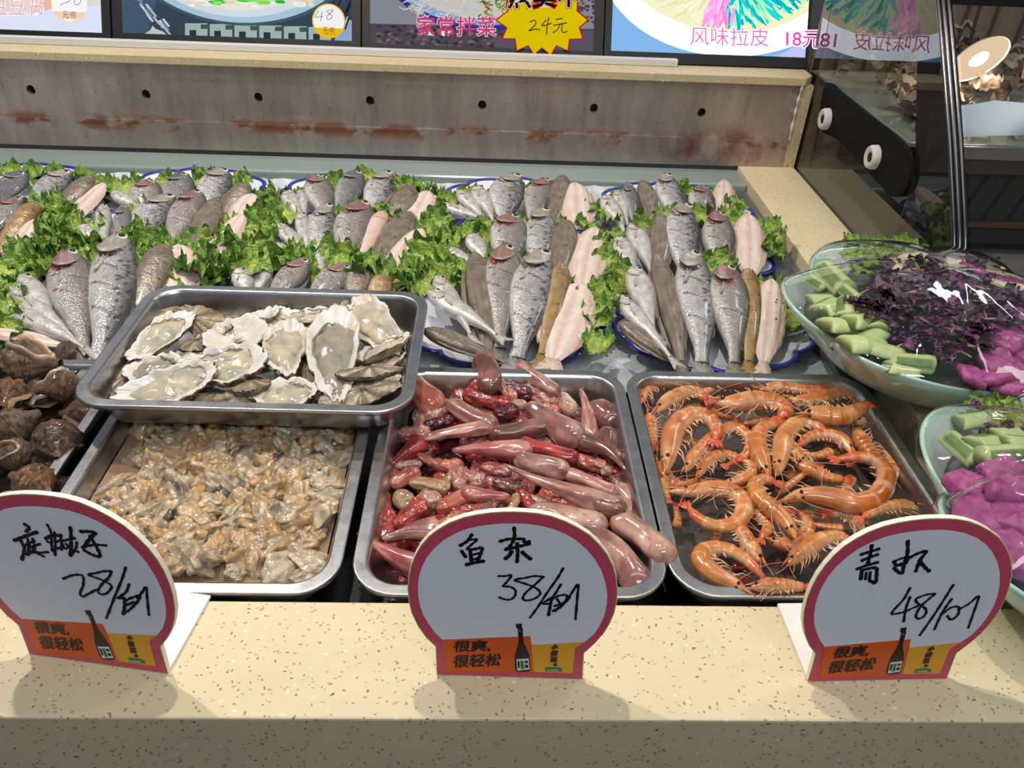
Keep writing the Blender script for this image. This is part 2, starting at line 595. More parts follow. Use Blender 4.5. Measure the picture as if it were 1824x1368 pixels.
# ================================================================== counter, well, back splash
counter = empty('stone_countertop', (0, 0.43, 0))
tag(counter, 'beige speckled quartz counter framing the seafood display', 'counter')
mb = MB(); box(mb, -1.45, 1.45, 0.368, 0.487, -0.30, 0.0)
bevel(mb.obj('front_ledge', MAT['stone'], counter, False), 0.002).location = (0, -0.43, 0)
mb = MB(); box(mb, 0.560, 0.687, 0.4875, 1.76, -0.30, 0.0)
bevel(mb.obj('side_ledge', MAT['stone'], counter, False), 0.002).location = (0, -0.43, 0)
mb = MB(); box(mb, 0.6875, 1.45, 0.4875, 1.02, -0.30, 0.0)
bevel(mb.obj('corner_slab', MAT['stone'], counter, False), 0.002).location = (0, -0.43, 0)
mb = MB()
poly = [(-1.45, 1.70), (0.664, 1.70), (0.684, 1.725), (0.684, 1.80), (-1.45, 1.80)]
prism(mb, [(x, y, 0.194) for x, y in poly], (0, 0, 1), 0.0165)
bevel(mb.obj('rear_ledge', MAT['stone_edge'], counter, False), 0.0015).location = (0, -0.43, 0)
mb = MB(); box(mb, 0.660, 0.686, 1.708, 1.75, 0.0005, 0.177)
mb.obj('end_upright', MAT['stone_edge'], counter, False).location = (0, -0.43, 0)
mb = MB()
path = [aty(1429, 152, 1.705), aty(1421, 180, 1.705), aty(1414, 210, 1.705), aty(1405, 250, 1.705)]
sweep(mb, smoothpath(path, 24), [0.004 + 0.0025 * math.sin(i * 1.1) for i in range(24)], 8, None, 0.5)
cb = mb.obj('caulk_bead', MAT['caulk'], counter); cb.location = (0, -0.43, 0); cb['label'] = 'white caulk bead'

splash_o = empty('splash_panel', (0, 1.71, 0))
tag(splash_o, 'stained stainless steel back panel with a row of drilled holes', 'metal panel')
# steel sheet with real holes
HX = [aty(px, py, 1.71) for px, py in [(55, 160), (260, 168), (460, 173.5), (659, 179.5), (859, 187), (1058, 193), (1250, 200.5)]]
HX = [aty(-150, 152, 1.71)] + HX
mb = MB()
x_prev = -1.45; z0, z1 = 0.0, 0.178; hr = 0.0095; S = 20
for h in HX:
    cx_, cz_ = h[0], h[2]
    xa, xb = cx_ - 0.03, cx_ + 0.03
    mb.add([(x_prev, 1.71, z0), (xa, 1.71, z0), (xa, 1.71, z1), (x_prev, 1.71, z1)], [(0, 1, 2, 3)])
    sq = []
    per = [(xa + (xb - xa) * t, z0) for t in np.linspace(0, 1, 6)[:-1]] + [(xb, z0 + (z1 - z0) * t) for t in np.linspace(0, 1, 6)[:-1]] + [(xb - (xb - xa) * t, z1) for t in np.linspace(0, 1, 6)[:-1]] + [(xa, z1 - (z1 - z0) * t) for t in np.linspace(0, 1, 6)[:-1]]
    per.sort(key=lambda p: math.atan2(p[1] - cz_, p[0] - cx_))
    n = len(per)
    v = [(p[0], 1.71, p[1]) for p in per]
    ang = [math.atan2(p[1] - cz_, p[0] - cx_) for p in per]
    v += [(cx_ + hr * math.cos(a), 1.71, cz_ + hr * math.sin(a)) for a in ang]
    v += [(cx_ + hr * math.cos(a), 1.722, cz_ + hr * math.sin(a)) for a in ang]
    f = []
    for i in range(n):
        j = (i + 1) % n
        f.append((i, j, n + j, n + i)); f.append((n + i, n + j, 2 * n + j, 2 * n + i))
    mb.add(v, f)
    x_prev = xb
mb.add([(x_prev, 1.71, z0), (0.660, 1.71, z0), (0.660, 1.71, z1), (x_prev, 1.71, z1)], [(0, 1, 2, 3)])
sh = mb.obj('steel_sheet', MAT['splash'], splash_o, False); sh.location = (0, -1.71, 0)
mb = MB(); box(mb, -1.45, 0.6595, 1.7065, 1.7095, 0.0, 0.0605)
mb.obj('lower_sheet', MAT['splash'], splash_o, False).location = (0, -1.71, 0)
mb = MB(); box(mb, -1.45, 0.660, 1.728, 1.735, 0.0, 0.177)
mb.obj('backing', MAT['dark'], splash_o, False).location = (0, -1.71, 0)

well = empty('display_well', (0, 1.1, -0.07))
tag(well, 'sunken metal well holding the ice, trays and fish platters', 'display well')
mb = MB()
mb.add([(-1.45, 0.488, -0.075), (0.559, 0.488, -0.075), (0.559, 1.709, -0.075), (-1.45, 1.709, -0.075)], [(0, 1, 2, 3)])
MAT['wellsteel'] = steel('dark_wet_steel', (0.16, 0.165, 0.17), 0.3)
mb.obj('well_floor', MAT['wellsteel'], well, False).location = (0, -1.1, 0.07)
mb = MB()
box(mb, -1.45, 0.559, 1.615, 1.7085, -0.07, -0.008)
bevel(mb.obj('liner', MAT['trough'], well, False), 0.006, 3).location = (0, -1.1, 0.07)

mb = MB(); box(mb, 0.505, 0.559, 0.90, 1.6145, -0.07, -0.020)
bevel(mb.obj('gutter', MAT['gutter'], well, False), 0.006, 3).location = (0, -1.1, 0.07)
# crushed ice bed
mb = MB()
nx, ny = 150, 60
v = []
for j in range(ny + 1):
    for i in range(nx + 1):
        x = -1.45 + 1.955 * i / nx; y = 0.895 + 0.722 * j / ny
        z = -0.040 + 0.006 * nz(x, y, 0, 14) + 0.004 * nz(x, y, 3, 45)
        if y > 1.58: z += (y - 1.58) * 0.45
        v.append((x, y, z))
f = [(j * (nx + 1) + i, j * (nx + 1) + i + 1, (j + 1) * (nx + 1) + i + 1, (j + 1) * (nx + 1) + i) for j in range(ny) for i in range(nx)]
mb.add(v, f)
k = len(mb.v)
ic = mb.obj('ice_bed', MAT['ice'])
tag(ic, 'bed of wet white crushed ice under the fish platters', 'ice', kind='stuff')

mb = MB(); box(mb, -1.45, atz(1207, 120, 0.194)[0], 1.758, 1.775, 0.1945, 0.208)
st = bevel(mb.obj('edge_strip', MAT['strip'], None, False), 0.001)
tag(st, 'long white strip along the foot of the menu boards', 'trim strip')

# ================================================================== menu light boxes
TB = math.radians(28)
BP = Plane((0, 1.776, 0.196), (1, 0, 0), (0, math.sin(TB), math.cos(TB)))
GL = {}
def G(rgb, k=1.0):
    key = (rgb, k)
    if key not in GL:
        GL[key] = glow('backlit_print_%d' % len(GL), srgb(*rgb), k)
    return GL[key]


class Art:
    """flat print made of coloured patches on the light box face"""
    def __init__(s, plane, k, clip):
        s.pl = plane; s.k = k; s.off = 0.0010; s.mb = MB(); s.mats = []; s.ix = {}; s.clip = clip

    def mi(s, rgb, k=None):
        k = s.k if k is None else k
        if s.k > 1.2 and min(rgb) < 225: k = 1.25
        key = (rgb, k)
        if key not in s.ix:
            s.ix[key] = len(s.mats); s.mats.append(G(rgb, k))
        return s.ix[key]

    def clipped(s, uv):
        (u0, u1, v0, v1) = s.clip
        P = [tuple(p) for p in uv]
        for ax, lim, sg in ((0, u0, 1), (0, u1, -1), (1, v0, 1), (1, v1, -1)):
            Q = []
            for i in range(len(P)):
                a, b = P[i], P[(i + 1) % len(P)]
                ia = (a[ax] - lim) * sg >= 0; ib = (b[ax] - lim) * sg >= 0
                if ia: Q.append(a)
                if ia != ib:
                    t = (lim - a[ax]) / (b[ax] - a[ax]); Q.append((a[0] + (b[0] - a[0]) * t, a[1] + (b[1] - a[1]) * t))
            P = Q
            if not P: return P
        return P

    def poly(s, uv, rgb, clip=True, k=None):
        P = s.clipped(uv) if clip else uv
        if len(P) >= 3:
            s.mb.add([s.pl.p3(p, s.off) for p in P], [tuple(range(len(P)))], None, s.mi(rgb, k))
        s.off += 0.00001

    def px(s, pts, rgb, clip=True, k=None):
        s.poly([s.pl.uv(*p) for p in pts], rgb, clip, k)

    def ell(s, cu, cv, a, b, rgb, a0=0, a1=2 * PI, n=64, wob=0.0, seed=0):
        s.poly([(cu + a * (1 + wob * nz(math.cos(t) * 2, math.sin(t) * 2, seed, 2)) * math.cos(t), cv + b * (1 + wob * nz(math.cos(t) * 2, math.sin(t) * 2, seed, 2)) * math.sin(t)) for t in np.linspace(a0, a1, n, endpoint=(a1 - a0) < 6.2)], rgb)

    def strand(s, p, q, wdt, rgb, bend=0.0):
        p = np.array(p); q = np.array(q); d = q - p; L = np.linalg.norm(d); nn = np.array((-d[1], d[0])) / (L + 1e-9)
        top = []; bot = []
        for t in np.linspace(0, 1, 7):
            c = p + d * t + nn * bend * L * math.sin(PI * t); hw = wdt * (0.35 + 0.65 * math.sin(PI * min(max(t, 0.08), 0.92)))
            top.append(c + nn * hw); bot.append(c - nn * hw)
        s.poly(top + bot[::-1], rgb)

    def text(s, st, quad_px, rgb, bold=0.0, k=None, shift=(0, 0)):
        q = [s.pl.uv(p[0] + shift[0], p[1] + shift[1]) for p in quad_px]
        m = MB(); text_quad(m, s.pl, st, q, s.off, bold)
        # keep only faces inside the print
        u0, u1, v0, v1 = s.clip
        s.mb.add(m.v, m.f, None, s.mi(rgb, k)); s.off += 0.00002

    def hand(s, pts, wpx, rgb):
        m = MB(); ribbon(m, s.pl, pts, wpx, s.off); s.mb.add(m.v, m.f, None, s.mi(rgb)); s.off += 0.00001

    def obj(s, name, parent):
        o = s.mb.obj(name, s.mats, None, False)
        o.parent = parent; o.matrix_parent_inverse = Matrix.Translation(-parent.location)
        return o


def keep(o, parent):
    o.parent = parent; o.matrix_parent_inverse = Matrix.Translation(-parent.location); return o


VT = 0.34
def light_box(fl, fr, pl_, pr_, pb, label, bgcol, k):
    """fl/fr frame edges, pl_/pr_ print edges, pb print bottom: all in plane u / v"""
    root = empty('menu_light_box', tuple(BP.p3(((fl + fr) / 2, 0))))
    tag(root, label, 'menu board', 'backlit menu boards')
    mb = MB()
    def bx(u0, u1, v0, v1, o0, o1):
        P = [BP.p3(p, o) for o in (o0, o1) for p in ((u0, v0), (u1, v0), (u1, v1), (u0, v1))]
        mb.add(P, [(0, 3, 2, 1), (4, 5, 6, 7), (0, 1, 5, 4), (1, 2, 6, 5), (2, 3, 7, 6), (3, 0, 4, 7)])
    bx(fl, fr, 0, pb, -0.02, 0.003); bx(fl, pl_, pb, VT, -0.02, 0.003); bx(pr_, fr, pb, VT, -0.02, 0.003)
    bx(fl, fr, VT, VT + 0.02, -0.02, 0.003); bx(pl_, pr_, pb, VT, -0.02, -0.0005)
    keep(mb.obj('frame', MAT['black'], None, False), root)
    a = Art(BP, k, (pl_, pr_, pb, VT))
    a.poly([(pl_, pb), (pr_, pb), (pr_, VT), (pl_, VT)], bgcol)
    return root, a


U = lambda x, y: BP.uv(x, y)
def sticker(a, root, cpx, rpx, ring, band, price_strokes, text='元/例', label=None):
    c = U(*cpx); r = U(cpx[0] + rpx, cpx[1])[0] - c[0]
    s = Art(BP, a.k, (-9, 9, -9, 9)); s.off = a.off + 0.0003
    circ = lambda q, a0=0, a1=2 * PI, n=48: [(c[0] + q * math.cos(t), c[1] + q * math.sin(t)) for t in np.linspace(a0, a1, n, endpoint=a1 - a0 < 6.2)]
    s.poly(circ(r), ring); s.poly(circ(r * 0.93), (252, 252, 255))
    t0 = -PI + 0.5
    s.poly(circ(r * 1.0, -PI + 0.42, -0.42), band)
    s.poly(circ(r * 0.93, -PI + 1.0, -1.0), (250, 250, 250) if band[2] > 120 else band)
    yb = cpx[1] + rpx * 0.66
    s.text(text, [(cpx[0] - rpx * 0.36, yb + 4), (cpx[0] + rpx * 0.36, yb + 6), (cpx[0] + rpx * 0.36, yb - 8), (cpx[0] - rpx * 0.36, yb - 10)], (90, 80, 60))
    for st_ in price_strokes: s.hand(st_, 1.3, (120, 120, 130))
    o = s.obj('price_sticker', root); o['label'] = label or 'round price sticker'
    return o


pxu = lambda x: U(x, 90)[0]
# --- board one (left)
b1, a = light_box(pxu(-170), pxu(199.5), pxu(-150), pxu(184), U(90, 56)[1], 'leftmost backlit menu board with pale lavender print and orange price label', (226, 232, 255), 0.95)
rnd = random.Random(3)
a.px([(-150, -60), (60, -60), (90, 5), (70, 20), (-20, 26), (-150, 24)], (238, 214, 214))
a.px([(70, -40), (100, -40), (96, 14), (80, 20)], (246, 190, 160))
a.px([(150, -40), (190, -40), (190, 8), (155, 12)], (222, 224, 214))
for ch, xx in (('豆', 17), ('腐', 49), ('且', -16)):
    q = [(xx, 26), (xx + 29, 27), (xx + 29, -10), (xx, -11)]
    a.text(ch, q, (255, 252, 255), 0.035); a.text(ch, q, (232, 190, 186), 0.0)
a1 = a.obj('backlit_print', b1)
sticker(a, b1, (124, 8), 32, (255, 250, 245), (255, 214, 178), [[(126, -10), (124, 2), (108, 9)], [(143, -10), (144, 4), (137, 9), (132, 5), (138, -4), (142, -12)]], label='orange banded price sticker')
# --- board two
b2, a = light_box(pxu(203), pxu(642.5), pxu(220), pxu(627), U(420, 66.5)[1], 'backlit menu board showing a bowl of soup on a dark mat', (58, 72, 88), 0.9)
c = U(420, -150)
a.px([(215, -40), (290, -40), (262, 66), (215, 66)], (70, 92, 112))
a.px([(600, 36), (640, 36), (640, 80), (596, 76)], (150, 176, 210))
for i in range(16):  # woven mat strokes at left
    t = i / 15
    x0 = 232 + 60 * t + rnd.uniform(-6, 6); y0 = -14 + 62 * t + rnd.uniform(-7, 7)
    a.px([(x0, y0), (x0 + 4, y0 - 1), (x0 + 15, y0 + 13), (x0 + 11, y0 + 14)], rnd.choice([(210, 216, 224), (180, 192, 204), (120, 134, 150)]))
a.px([(256, 62), (268, 54), (272, 46), (278, 52), (290, 56), (300, 64)], (196, 206, 210))
for i in range(22):  # leaf shadow strokes at right
    x0 = rnd.uniform(575, 625); y0 = rnd.uniform(-5, 30)
    a.px([(x0, y0), (x0 + 2, y0), (x0 - 6, y0 + 24), (x0 - 9, y0 + 24)], rnd.choice([(20, 24, 28), (34, 40, 46), (170, 180, 190)]))
# meander border under the bowl
for x0 in range(330, 590, 44):
    yb = 68 + (x0 - 400) * 0.03
    a.px([(x0, yb - 24), (x0 + 40, yb - 24), (x0 + 40, yb), (x0, yb)], (164, 186, 180))
    a.px([(x0 + 8, yb - 12), (x0 + 20, yb - 12), (x0 + 20, yb), (x0 + 8, yb)], (44, 58, 66))
    a.px([(x0 + 28, yb - 22), (x0 + 44, yb - 22), (x0 + 44, yb - 14), (x0 + 28, yb - 14)], (70, 88, 90))
rr = U(420, 34)
def ellpx(x0, x1, yb, rgb, depth=0.4, **kw):
    l = U(x0, 0); r = U(x1, 0); b = U((x0 + x1) / 2, yb)
    cv = l[1] + 0.05
    a.ell((l[0] + r[0]) / 2, b[1] + depth, (r[0] - l[0]) / 2, depth, rgb, **kw)
ellpx(215, 640, 46, (70, 92, 108), 0.16)
ellpx(220, 634, 41, (176, 204, 224), 0.16)
ellpx(236, 612, 31, (214, 230, 240), 0.15)
ellpx(262, 588, 19, (244, 236, 222), 0.14, wob=0.02)
for i in range(50):
    x0 = rnd.uniform(330, 560); y0 = rnd.uniform(-12, 12)
    u = U(x0, y0); a.ell(u[0], u[1], rnd.uniform(0.006, 0.016), rnd.uniform(0.003, 0.006), rnd.choice([(250, 244, 232), (238, 216, 190), (244, 226, 206), (255, 250, 244)]), n=14)
for i in range(26):
    x0 = rnd.uniform(372, 505); y0 = rnd.uniform(-14, 7)
    u = U(x0, y0); a.ell(u[0], u[1], rnd.uniform(0.008, 0.02), rnd.uniform(0.003, 0.006), rnd.choice([(70, 220, 60), (120, 240, 80), (40, 190, 60), (150, 236, 120)]), n=12, wob=0.2, seed=i)
a.obj('backlit_print', b2)
sticker(a, b2, (586, 38), 29.5, (245, 196, 40), (250, 196, 20), [[(568, 20), (562, 31), (575, 30)], [(574, 22), (572, 38)], [(594, 18), (583, 21), (592, 30), (585, 36), (583, 30), (594, 20)]], label='round price sticker with yellow band')
# --- board three
b3, a = light_box(pxu(645.5), pxu(1073), pxu(659), pxu(1056), U(860, 85)[1], 'backlit menu board with cold dish photo and yellow starburst price', (92, 80, 92), 0.75)
a.px([(650, -40), (1060, -40), (1060, 52), (650, 42)], (150, 150, 164))
for i in range(150):
    x0 = rnd.uniform(662, 900); y0 = 46 + rnd.uniform(0, 38)
    a.px([(x0, y0), (x0 + 7, y0 - 3), (x0 + 11, y0 + 1), (x0 + 4, y0 + 4)], rnd.choice([(110, 98, 106), (78, 68, 78), (126, 114, 118), (64, 56, 66)]))
for i in range(60):
    x0 = rnd.uniform(1022, 1054); y0 = rnd.uniform(-14, 40)
    a.px([(x0, y0), (x0 + 5, y0 - 2), (x0 + 7, y0 + 2), (x0 + 2, y0 + 4)], rnd.choice([(110, 90, 98), (84, 70, 80)]))
a.px([(880, 66), (1060, 56), (1060, 100), (880, 90)], (104, 90, 110))
ellpx(680, 1030, 57, (52, 62, 150), 0.13)
ellpx(680, 1030, 46, (150, 180, 226), 0.13)
ellpx(700, 1000, 34, (222, 222, 214), 0.12, wob=0.02)
for i in range(120):
    x0 = rnd.uniform(730, 870); y0 = rnd.uniform(-14, 28)
    u = U(x0, y0); q = U(x0 + rnd.uniform(-26, 26), y0 + rnd.uniform(-10, 10))
    a.strand(u, q, 0.0016, rnd.choice([(236, 238, 230), (216, 206, 222), (224, 216, 190), (206, 220, 216), (230, 210, 216)]), rnd.uniform(-.3, .3))
for i in range(60):
    x0 = rnd.uniform(858, 905); y0 = rnd.uniform(-14, 34)
    u = U(x0, y0); q = U(x0 + rnd.uniform(-16, 16), y0 + rnd.uniform(-10, 10))
    a.strand(u, q, 0.0017, rnd.choice([(190, 160, 70), (140, 150, 60), (150, 60, 50), (210, 190, 110), (96, 120, 50)]), rnd.uniform(-.3, .3))
q4 = [(743, 64), (883, 66), (883, 31), (743, 30)]
a.text('家常拌菜', q4, (255, 244, 248), 0.04); a.text('家常拌菜', q4, (228, 70, 130), 0.012)
a.obj('backlit_print', b3)
star = [(885, 38), (906, 22), (903, 10), (910, -6), (960, -14), (1010, -14), (1028, -4), (1026, 22), (1045, 38), (1030, 51), (1036, 70), (1013, 71), (1010, 91), (990, 82), (980, 99), (965, 86), (951, 98), (941, 82), (921, 91), (918, 70), (896, 70), (904, 51)]
cxs, cys = 966, 38
s = Art(BP, 0.75, (-9, 9, -9, 9)); s.off = 0.0075
s.px([(cxs + (x - cxs) * 1.045, cys + (y - cys) * 1.05) for x, y in star], (196, 30, 40))
s.px(star, (244, 214, 10))
qh = [(905, 17), (1030, 14), (1030, -24), (905, -24)]
s.text('热卖中', qh, (200, 30, 40), 0.075); s.text('热卖中', qh, (238, 226, 226), 0.05); s.text('热卖中', qh, (24, 20, 22), 0.02)
for st_ in ([(944, 41), (952, 38), (953, 46), (942, 57), (951, 54), (961, 55)], [(972, 38), (965, 48), (981, 44)], [(977, 34), (974, 50), (973, 63)], [(990, 37), (1000, 35)], [(986, 47), (1008, 43)], [(997, 45), (993, 54), (985, 60)], [(1001, 45), (1000, 57), (1004, 60), (1009, 58)]):
    s.hand(st_, 2.2, (70, 66, 20))
so = s.obj('starburst_sticker', b3); so['label'] = 'yellow starburst sticker reading 24元'
# --- board four
b4, a = light_box(pxu(1076), 0.688, pxu(1088), 0.682, U(1270, 97.5)[1], 'backlit menu board of coloured noodles on a white plate, touching the glass case', (120, 166, 214), 2.6)
a.px([(1370, 104), (1520, 40), (1520, 130), (1360, 118)], (168, 172, 214))
for i in range(40):
    x0 = 1380 + i * 4
    a.px([(x0, 112), (x0 + 1.6, 112), (x0 + 60, 60), (x0 + 58, 60)], (188, 192, 226))
ellpx(1066, 1530, 101, (236, 246, 255), 0.19)
ellpx(1098, 1500, 60, (222, 222, 180), 0.17, wob=0.015)
cc = U(1300, -60)
for i in range(640):
    t = rnd.uniform(-PI * 0.98, -0.02 * PI); r1 = rnd.uniform(0.55, 0.99)
    frac = (t + PI) / PI
    if frac < .22: pal = [(60, 190, 160), (110, 214, 170), (206, 226, 190), (36, 160, 140)]
    elif frac < .40: pal = [(226, 222, 186), (236, 232, 206), (214, 208, 164)]
    elif frac < .50: pal = [(236, 150, 214), (226, 120, 196), (244, 180, 226)]
    elif frac < .84: pal = [(0, 176, 186), (30, 200, 196), (150, 236, 180), (190, 240, 190), (0, 150, 170)]
    else: pal = [(216, 210, 150), (226, 222, 176), (206, 198, 140)]
    aa, bb = 0.215, 0.165
    p = (cc[0] + aa * r1 * math.cos(t), cc[1] + 0.014 + bb * r1 * math.sin(t) * 0.9)
    q = (cc[0] + aa * (r1 - 0.32) * math.cos(t + rnd.uniform(-.1, .1)), cc[1] + 0.014 + bb * (r1 - 0.34) * math.sin(t))
    a.strand(p, q, rnd.uniform(0.0022, 0.0055), rnd.choice(pal), rnd.uniform(-.12, .12))
q4 = [(1228, 82), (1367, 85), (1367, 52), (1228, 49)]
a.text('风味拉皮', q4, (255, 240, 250), 0.03); a.text('风味拉皮', q4, (226, 90, 176), 0.0)
q4 = [(1398, 85), (1458, 88), (1460, 57), (1398, 57)]
a.text('18元', q4, (255, 240, 250), 0.05); a.text('18元', q4, (214, 70, 160), 0.012)
a.obj('backlit_print', b4)

# ================================================================== glass case at the right
XG = 0.690
case = empty('glass_display_case', (1.0, 1.4, 0.0))
tag(case, 'curved glass food case with black edge bands right of the fish', 'display case')


def schlick(t, k, nrm=None):
    """angle dependent mirror share, the same from both sides of a thin sheet"""
    ge = t.n('ShaderNodeNewGeometry')
    d = t.n('ShaderNodeVectorMath', operation='DOT_PRODUCT')
    t.l(nrm if nrm is not None else ge.outputs['Normal'], d.inputs[0]); t.l(ge.outputs['Incoming'], d.inputs[1])
    ab = t.n('ShaderNodeMath', operation='ABSOLUTE'); t.l(d.outputs['Value'], ab.inputs[0])
    om = t.n('ShaderNodeMath', operation='SUBTRACT', use_clamp=True); om.inputs[0].default_value = 1.0; t.l(ab.outputs[0], om.inputs[1])
    pw = t.n('ShaderNodeMath', operation='POWER'); t.l(om.outputs[0], pw.inputs[0]); pw.inputs[1].default_value = 5.0
    ma_ = t.n('ShaderNodeMath', operation='MULTIPLY_ADD', use_clamp=True); t.l(pw.outputs[0], ma_.inputs[0]); ma_.inputs[1].default_value = 0.96 * k; ma_.inputs[2].default_value = 0.04 * k
    return ma_


def glass(name, tint, refl, rough=0.0, bumpy=None):
    t = NT(name)
    tr = t.n('ShaderNodeBsdfTransparent'); tr.inputs[0].default_value = (*tint, 1)
    gl = t.n('ShaderNodeBsdfGlossy'); gl.inputs['Roughness'].default_value = rough
    nrm = bumpy(t) if bumpy else None
    mu = schlick(t, refl, nrm)
    mx = t.n('ShaderNodeMixShader'); t.l(mu.outputs[0], mx.inputs[0]); t.l(tr.outputs[0], mx.inputs[1]); t.l(gl.outputs[0], mx.inputs[2])
    if bumpy:
        t.l(nrm, gl.inputs['Normal'])
    t.l(mx.outputs[0], t.out.inputs[0])
    return t.m


MAT['paneglass'] = glass('tinted_side_glass', (0.80, 0.82, 0.80), 1.5)
MAT['frontglass'] = glass('clear_curved_glass', (0.82, 0.85, 0.84), 0.8)


def blackglass():
    t = NT('black_printed_glass')
    df = t.n('ShaderNodeBsdfDiffuse'); df.inputs[0].default_value = (0.008, 0.008, 0.009, 1)
    gl = t.n('ShaderNodeBsdfGlossy'); gl.inputs['Roughness'].default_value = 0.02
    mu = schlick(t, 1.9)
    mx = t.n('ShaderNodeMixShader'); t.l(mu.outputs[0], mx.inputs[0]); t.l(df.outputs[0], mx.inputs[1]); t.l(gl.outputs[0], mx.inputs[2])
    t.l(mx.outputs[0], t.out.inputs[0]); return t.m


MAT['blackglass'] = blackglass()
yz = lambda x, y: atx(x, y, XG)[1:]
front = smoothpath([yz(1659, -70), yz(1667, 0), yz(1676, 100), yz(1684, 200), yz(1690, 300), yz(1695, 430), (1.03, 0.06), (1.02, 0.0)], 40)
band_in = smoothpath([yz(1640, -70), yz(1638, 0), yz(1634, 110), yz(1631, 250), yz(1631, 430), (1.115, 0.05), (1.10, 0.0)], 40)
rear = [yz(1455, 100), yz(1411, 289)]
# side pane
mb = MB()
poly = [(1.752, 0.0), (1.752, 0.26), (1.80, 0.46)] + [(p[0], p[1]) for p in band_in]
P = [(XG, y, z) for y, z in poly]
mb.add(P, [tuple(range(len(P)))])
keep(mb.obj('side_pane', MAT['paneglass'], None, False), case)
mb = MB()
n = len(front)
v = [(XG, p[0], p[1]) for p in front] + [(XG, p[0], p[1]) for p in band_in]
mb.add(v, [(i, i + 1, n + i + 1, n + i) for i in range(n - 1)])
keep(mb.obj('black_edge_band', MAT['blackglass'], None, False), case)
mb = MB()
v = [(XG - 0.0006, y, z) for y, z in ((1.752, 0.001), (1.752, 0.26), (1.80, 0.46), (1.765, 0.46), (1.717, 0.26), (1.712, 0.001))]
mb.add(v, [(0, 1, 2, 3, 4, 5)])
keep(mb.obj('rear_edge_band', MAT['blackglass'], None, False), case)
# trim along the curved front edge
MAT['chrome'] = flat('dark_chrome_trim', (0.10, 0.10, 0.105), 0.22, 1.0)
for dx, dy, r in ((0.002, -0.003, 0.0035), (0.009, -0.005, 0.0045), (0.018, -0.004, 0.0045)):
    mb = MB(); sweep(mb, [(XG + dx, p[0] + dy, p[1]) for p in front], [r] * n, 8, None)
    keep(mb.obj('edge_trim', MAT['chrome'] if dx < 0.02 else MAT['black'], None), case)
# curved front glass
mb = MB()
v = [(XG + 0.03, p[0], p[1]) for p in front] + [(1.75, p[0], p[1]) for p in front]
mb.add(v, [(i, i + 1, n + i + 1, n + i) for i in range(n - 1)])
keep(mb.obj('front_glass', MAT['frontglass'], None), case)
# header bar
i0 = 5
mb = MB(); hb = front[i0]
hp = [q for q in front if q[1] > atx(1667, 14, XG)[2]]
ybar, zbar = hp[-1] if len(hp) else front[3]
box(mb, XG + 0.02, 1.75, ybar - 0.002, ybar + 0.05, zbar + 0.0, zbar + 0.06)
keep(mb.obj('header_bar', MAT['black'], None, False), case)
# glass shelf with bracket
zs = 0.192
mb = MB(); box(mb, XG + 0.006, 1.75, 1.275, 1.76, zs, zs + 0.008)
MAT['shelf'] = flat('green_edge_glass_shelf', srgb(150, 160, 150), 0.1, coat=0.5)
keep(bevel(mb.obj('shelf', MAT['shelf'], None, False), 0.002), case)
mb = MB()
yb = lambda x, y: tuple(atx(x, y, XG - 0.0085)[1:])
br = smoothpath([yb(1470, 150), yb(1500, 168), yb(1545, 205), yb(1590, 240), yb(1612, 262), yb(1620, 285), yb(1618, 320), yb(1608, 343), yb(1592, 350), yb(1575, 338), yb(1530, 288), yb(1490, 248), yb(1460, 226)], 60, True)
prism(mb, [(XG - 0.0085, y, z) for y, z in br], (-1, 0, 0), 0.0075)
keep(mb.obj('bracket', flat('matt_black_bracket', (0.004, 0.004, 0.0045), 0.7, spec=0.15), None, False), case)
for bxp in ((1471, 212), (1556, 280)):
    c = atx(*bxp, XG - 0.012)
    mb = MB()
    prof = [(0.0, 0.010), (0.011, 0.010), (0.016, 0.0135), (0.020, 0.0125), (0.0225, 0.008), (0.023, 0.0)]
    seg = 28; v = []; f = []
    for r, h in prof:
        for k in range(seg):
            t = 2 * PI * k / seg; v.append((XG - 0.0085 - h, c[1] + r * math.cos(t) * 0.92, c[2] + r * math.sin(t) * 0.92))
    for i in range(len(prof) - 1):
        for k in range(seg):
            k2 = (k + 1) % seg; f.append((i * seg + k, i * seg + k2, (i + 1) * seg + k2, (i + 1) * seg + k))
    mb.add(v, f)
    bo = keep(mb.obj('bolt_cap', MAT['caulk'], None), case); bo['label'] = 'white bolt cap'
    mb = MB(); v = [(XG - 0.0191, c[1] + 0.0085 * math.cos(t), c[2] + 0.0085 * math.sin(t)) for t in np.linspace(0, 2 * PI, 24, endpoint=False)]
    mb.add(v, [tuple(range(24))])
    hole = mb.obj('bolt_hole', MAT['dark']); hole.parent = bo
# interior
def reflection_bands():  # brown bands painted on the rear wall for a reflection in the glass
    t = NT('brown_reflection_bands')
    w_ = t.n('ShaderNodeTexWave'); w_.inputs['Scale'].default_value = 5.0; w_.wave_type = 'BANDS'; w_.bands_direction = 'X'
    t.l(t.coord(), w_.inputs['Vector'])
    c = t.ramp(w_.outputs['Fac'], [(0.0, (0.05, 0.035, 0.025)), (0.12, (0.20, 0.14, 0.10)), (1, (0.24, 0.17, 0.12))])
    t.bsdf(c, 0.5); return t.m


MAT['reflection_bands'] = reflection_bands()
MAT['casegrey'] = flat('case_grey_metal', srgb(128, 122, 116), 0.45, 0.1)
MAT['casedark'] = flat('case_dark_metal', srgb(52, 50, 50), 0.5, 0.2)
mb = MB(); box(mb, XG + 0.01, 1.75, 1.79, 1.80, 0.0, 0.50)
keep(mb.obj('lining', MAT['reflection_bands'], None, False), case)
mb = MB(); box(mb, XG + 0.01, 1.75, 1.05, 1.79, -0.28, -0.001)
keep(mb.obj('base_panel', MAT['casegrey'], None, False), case)
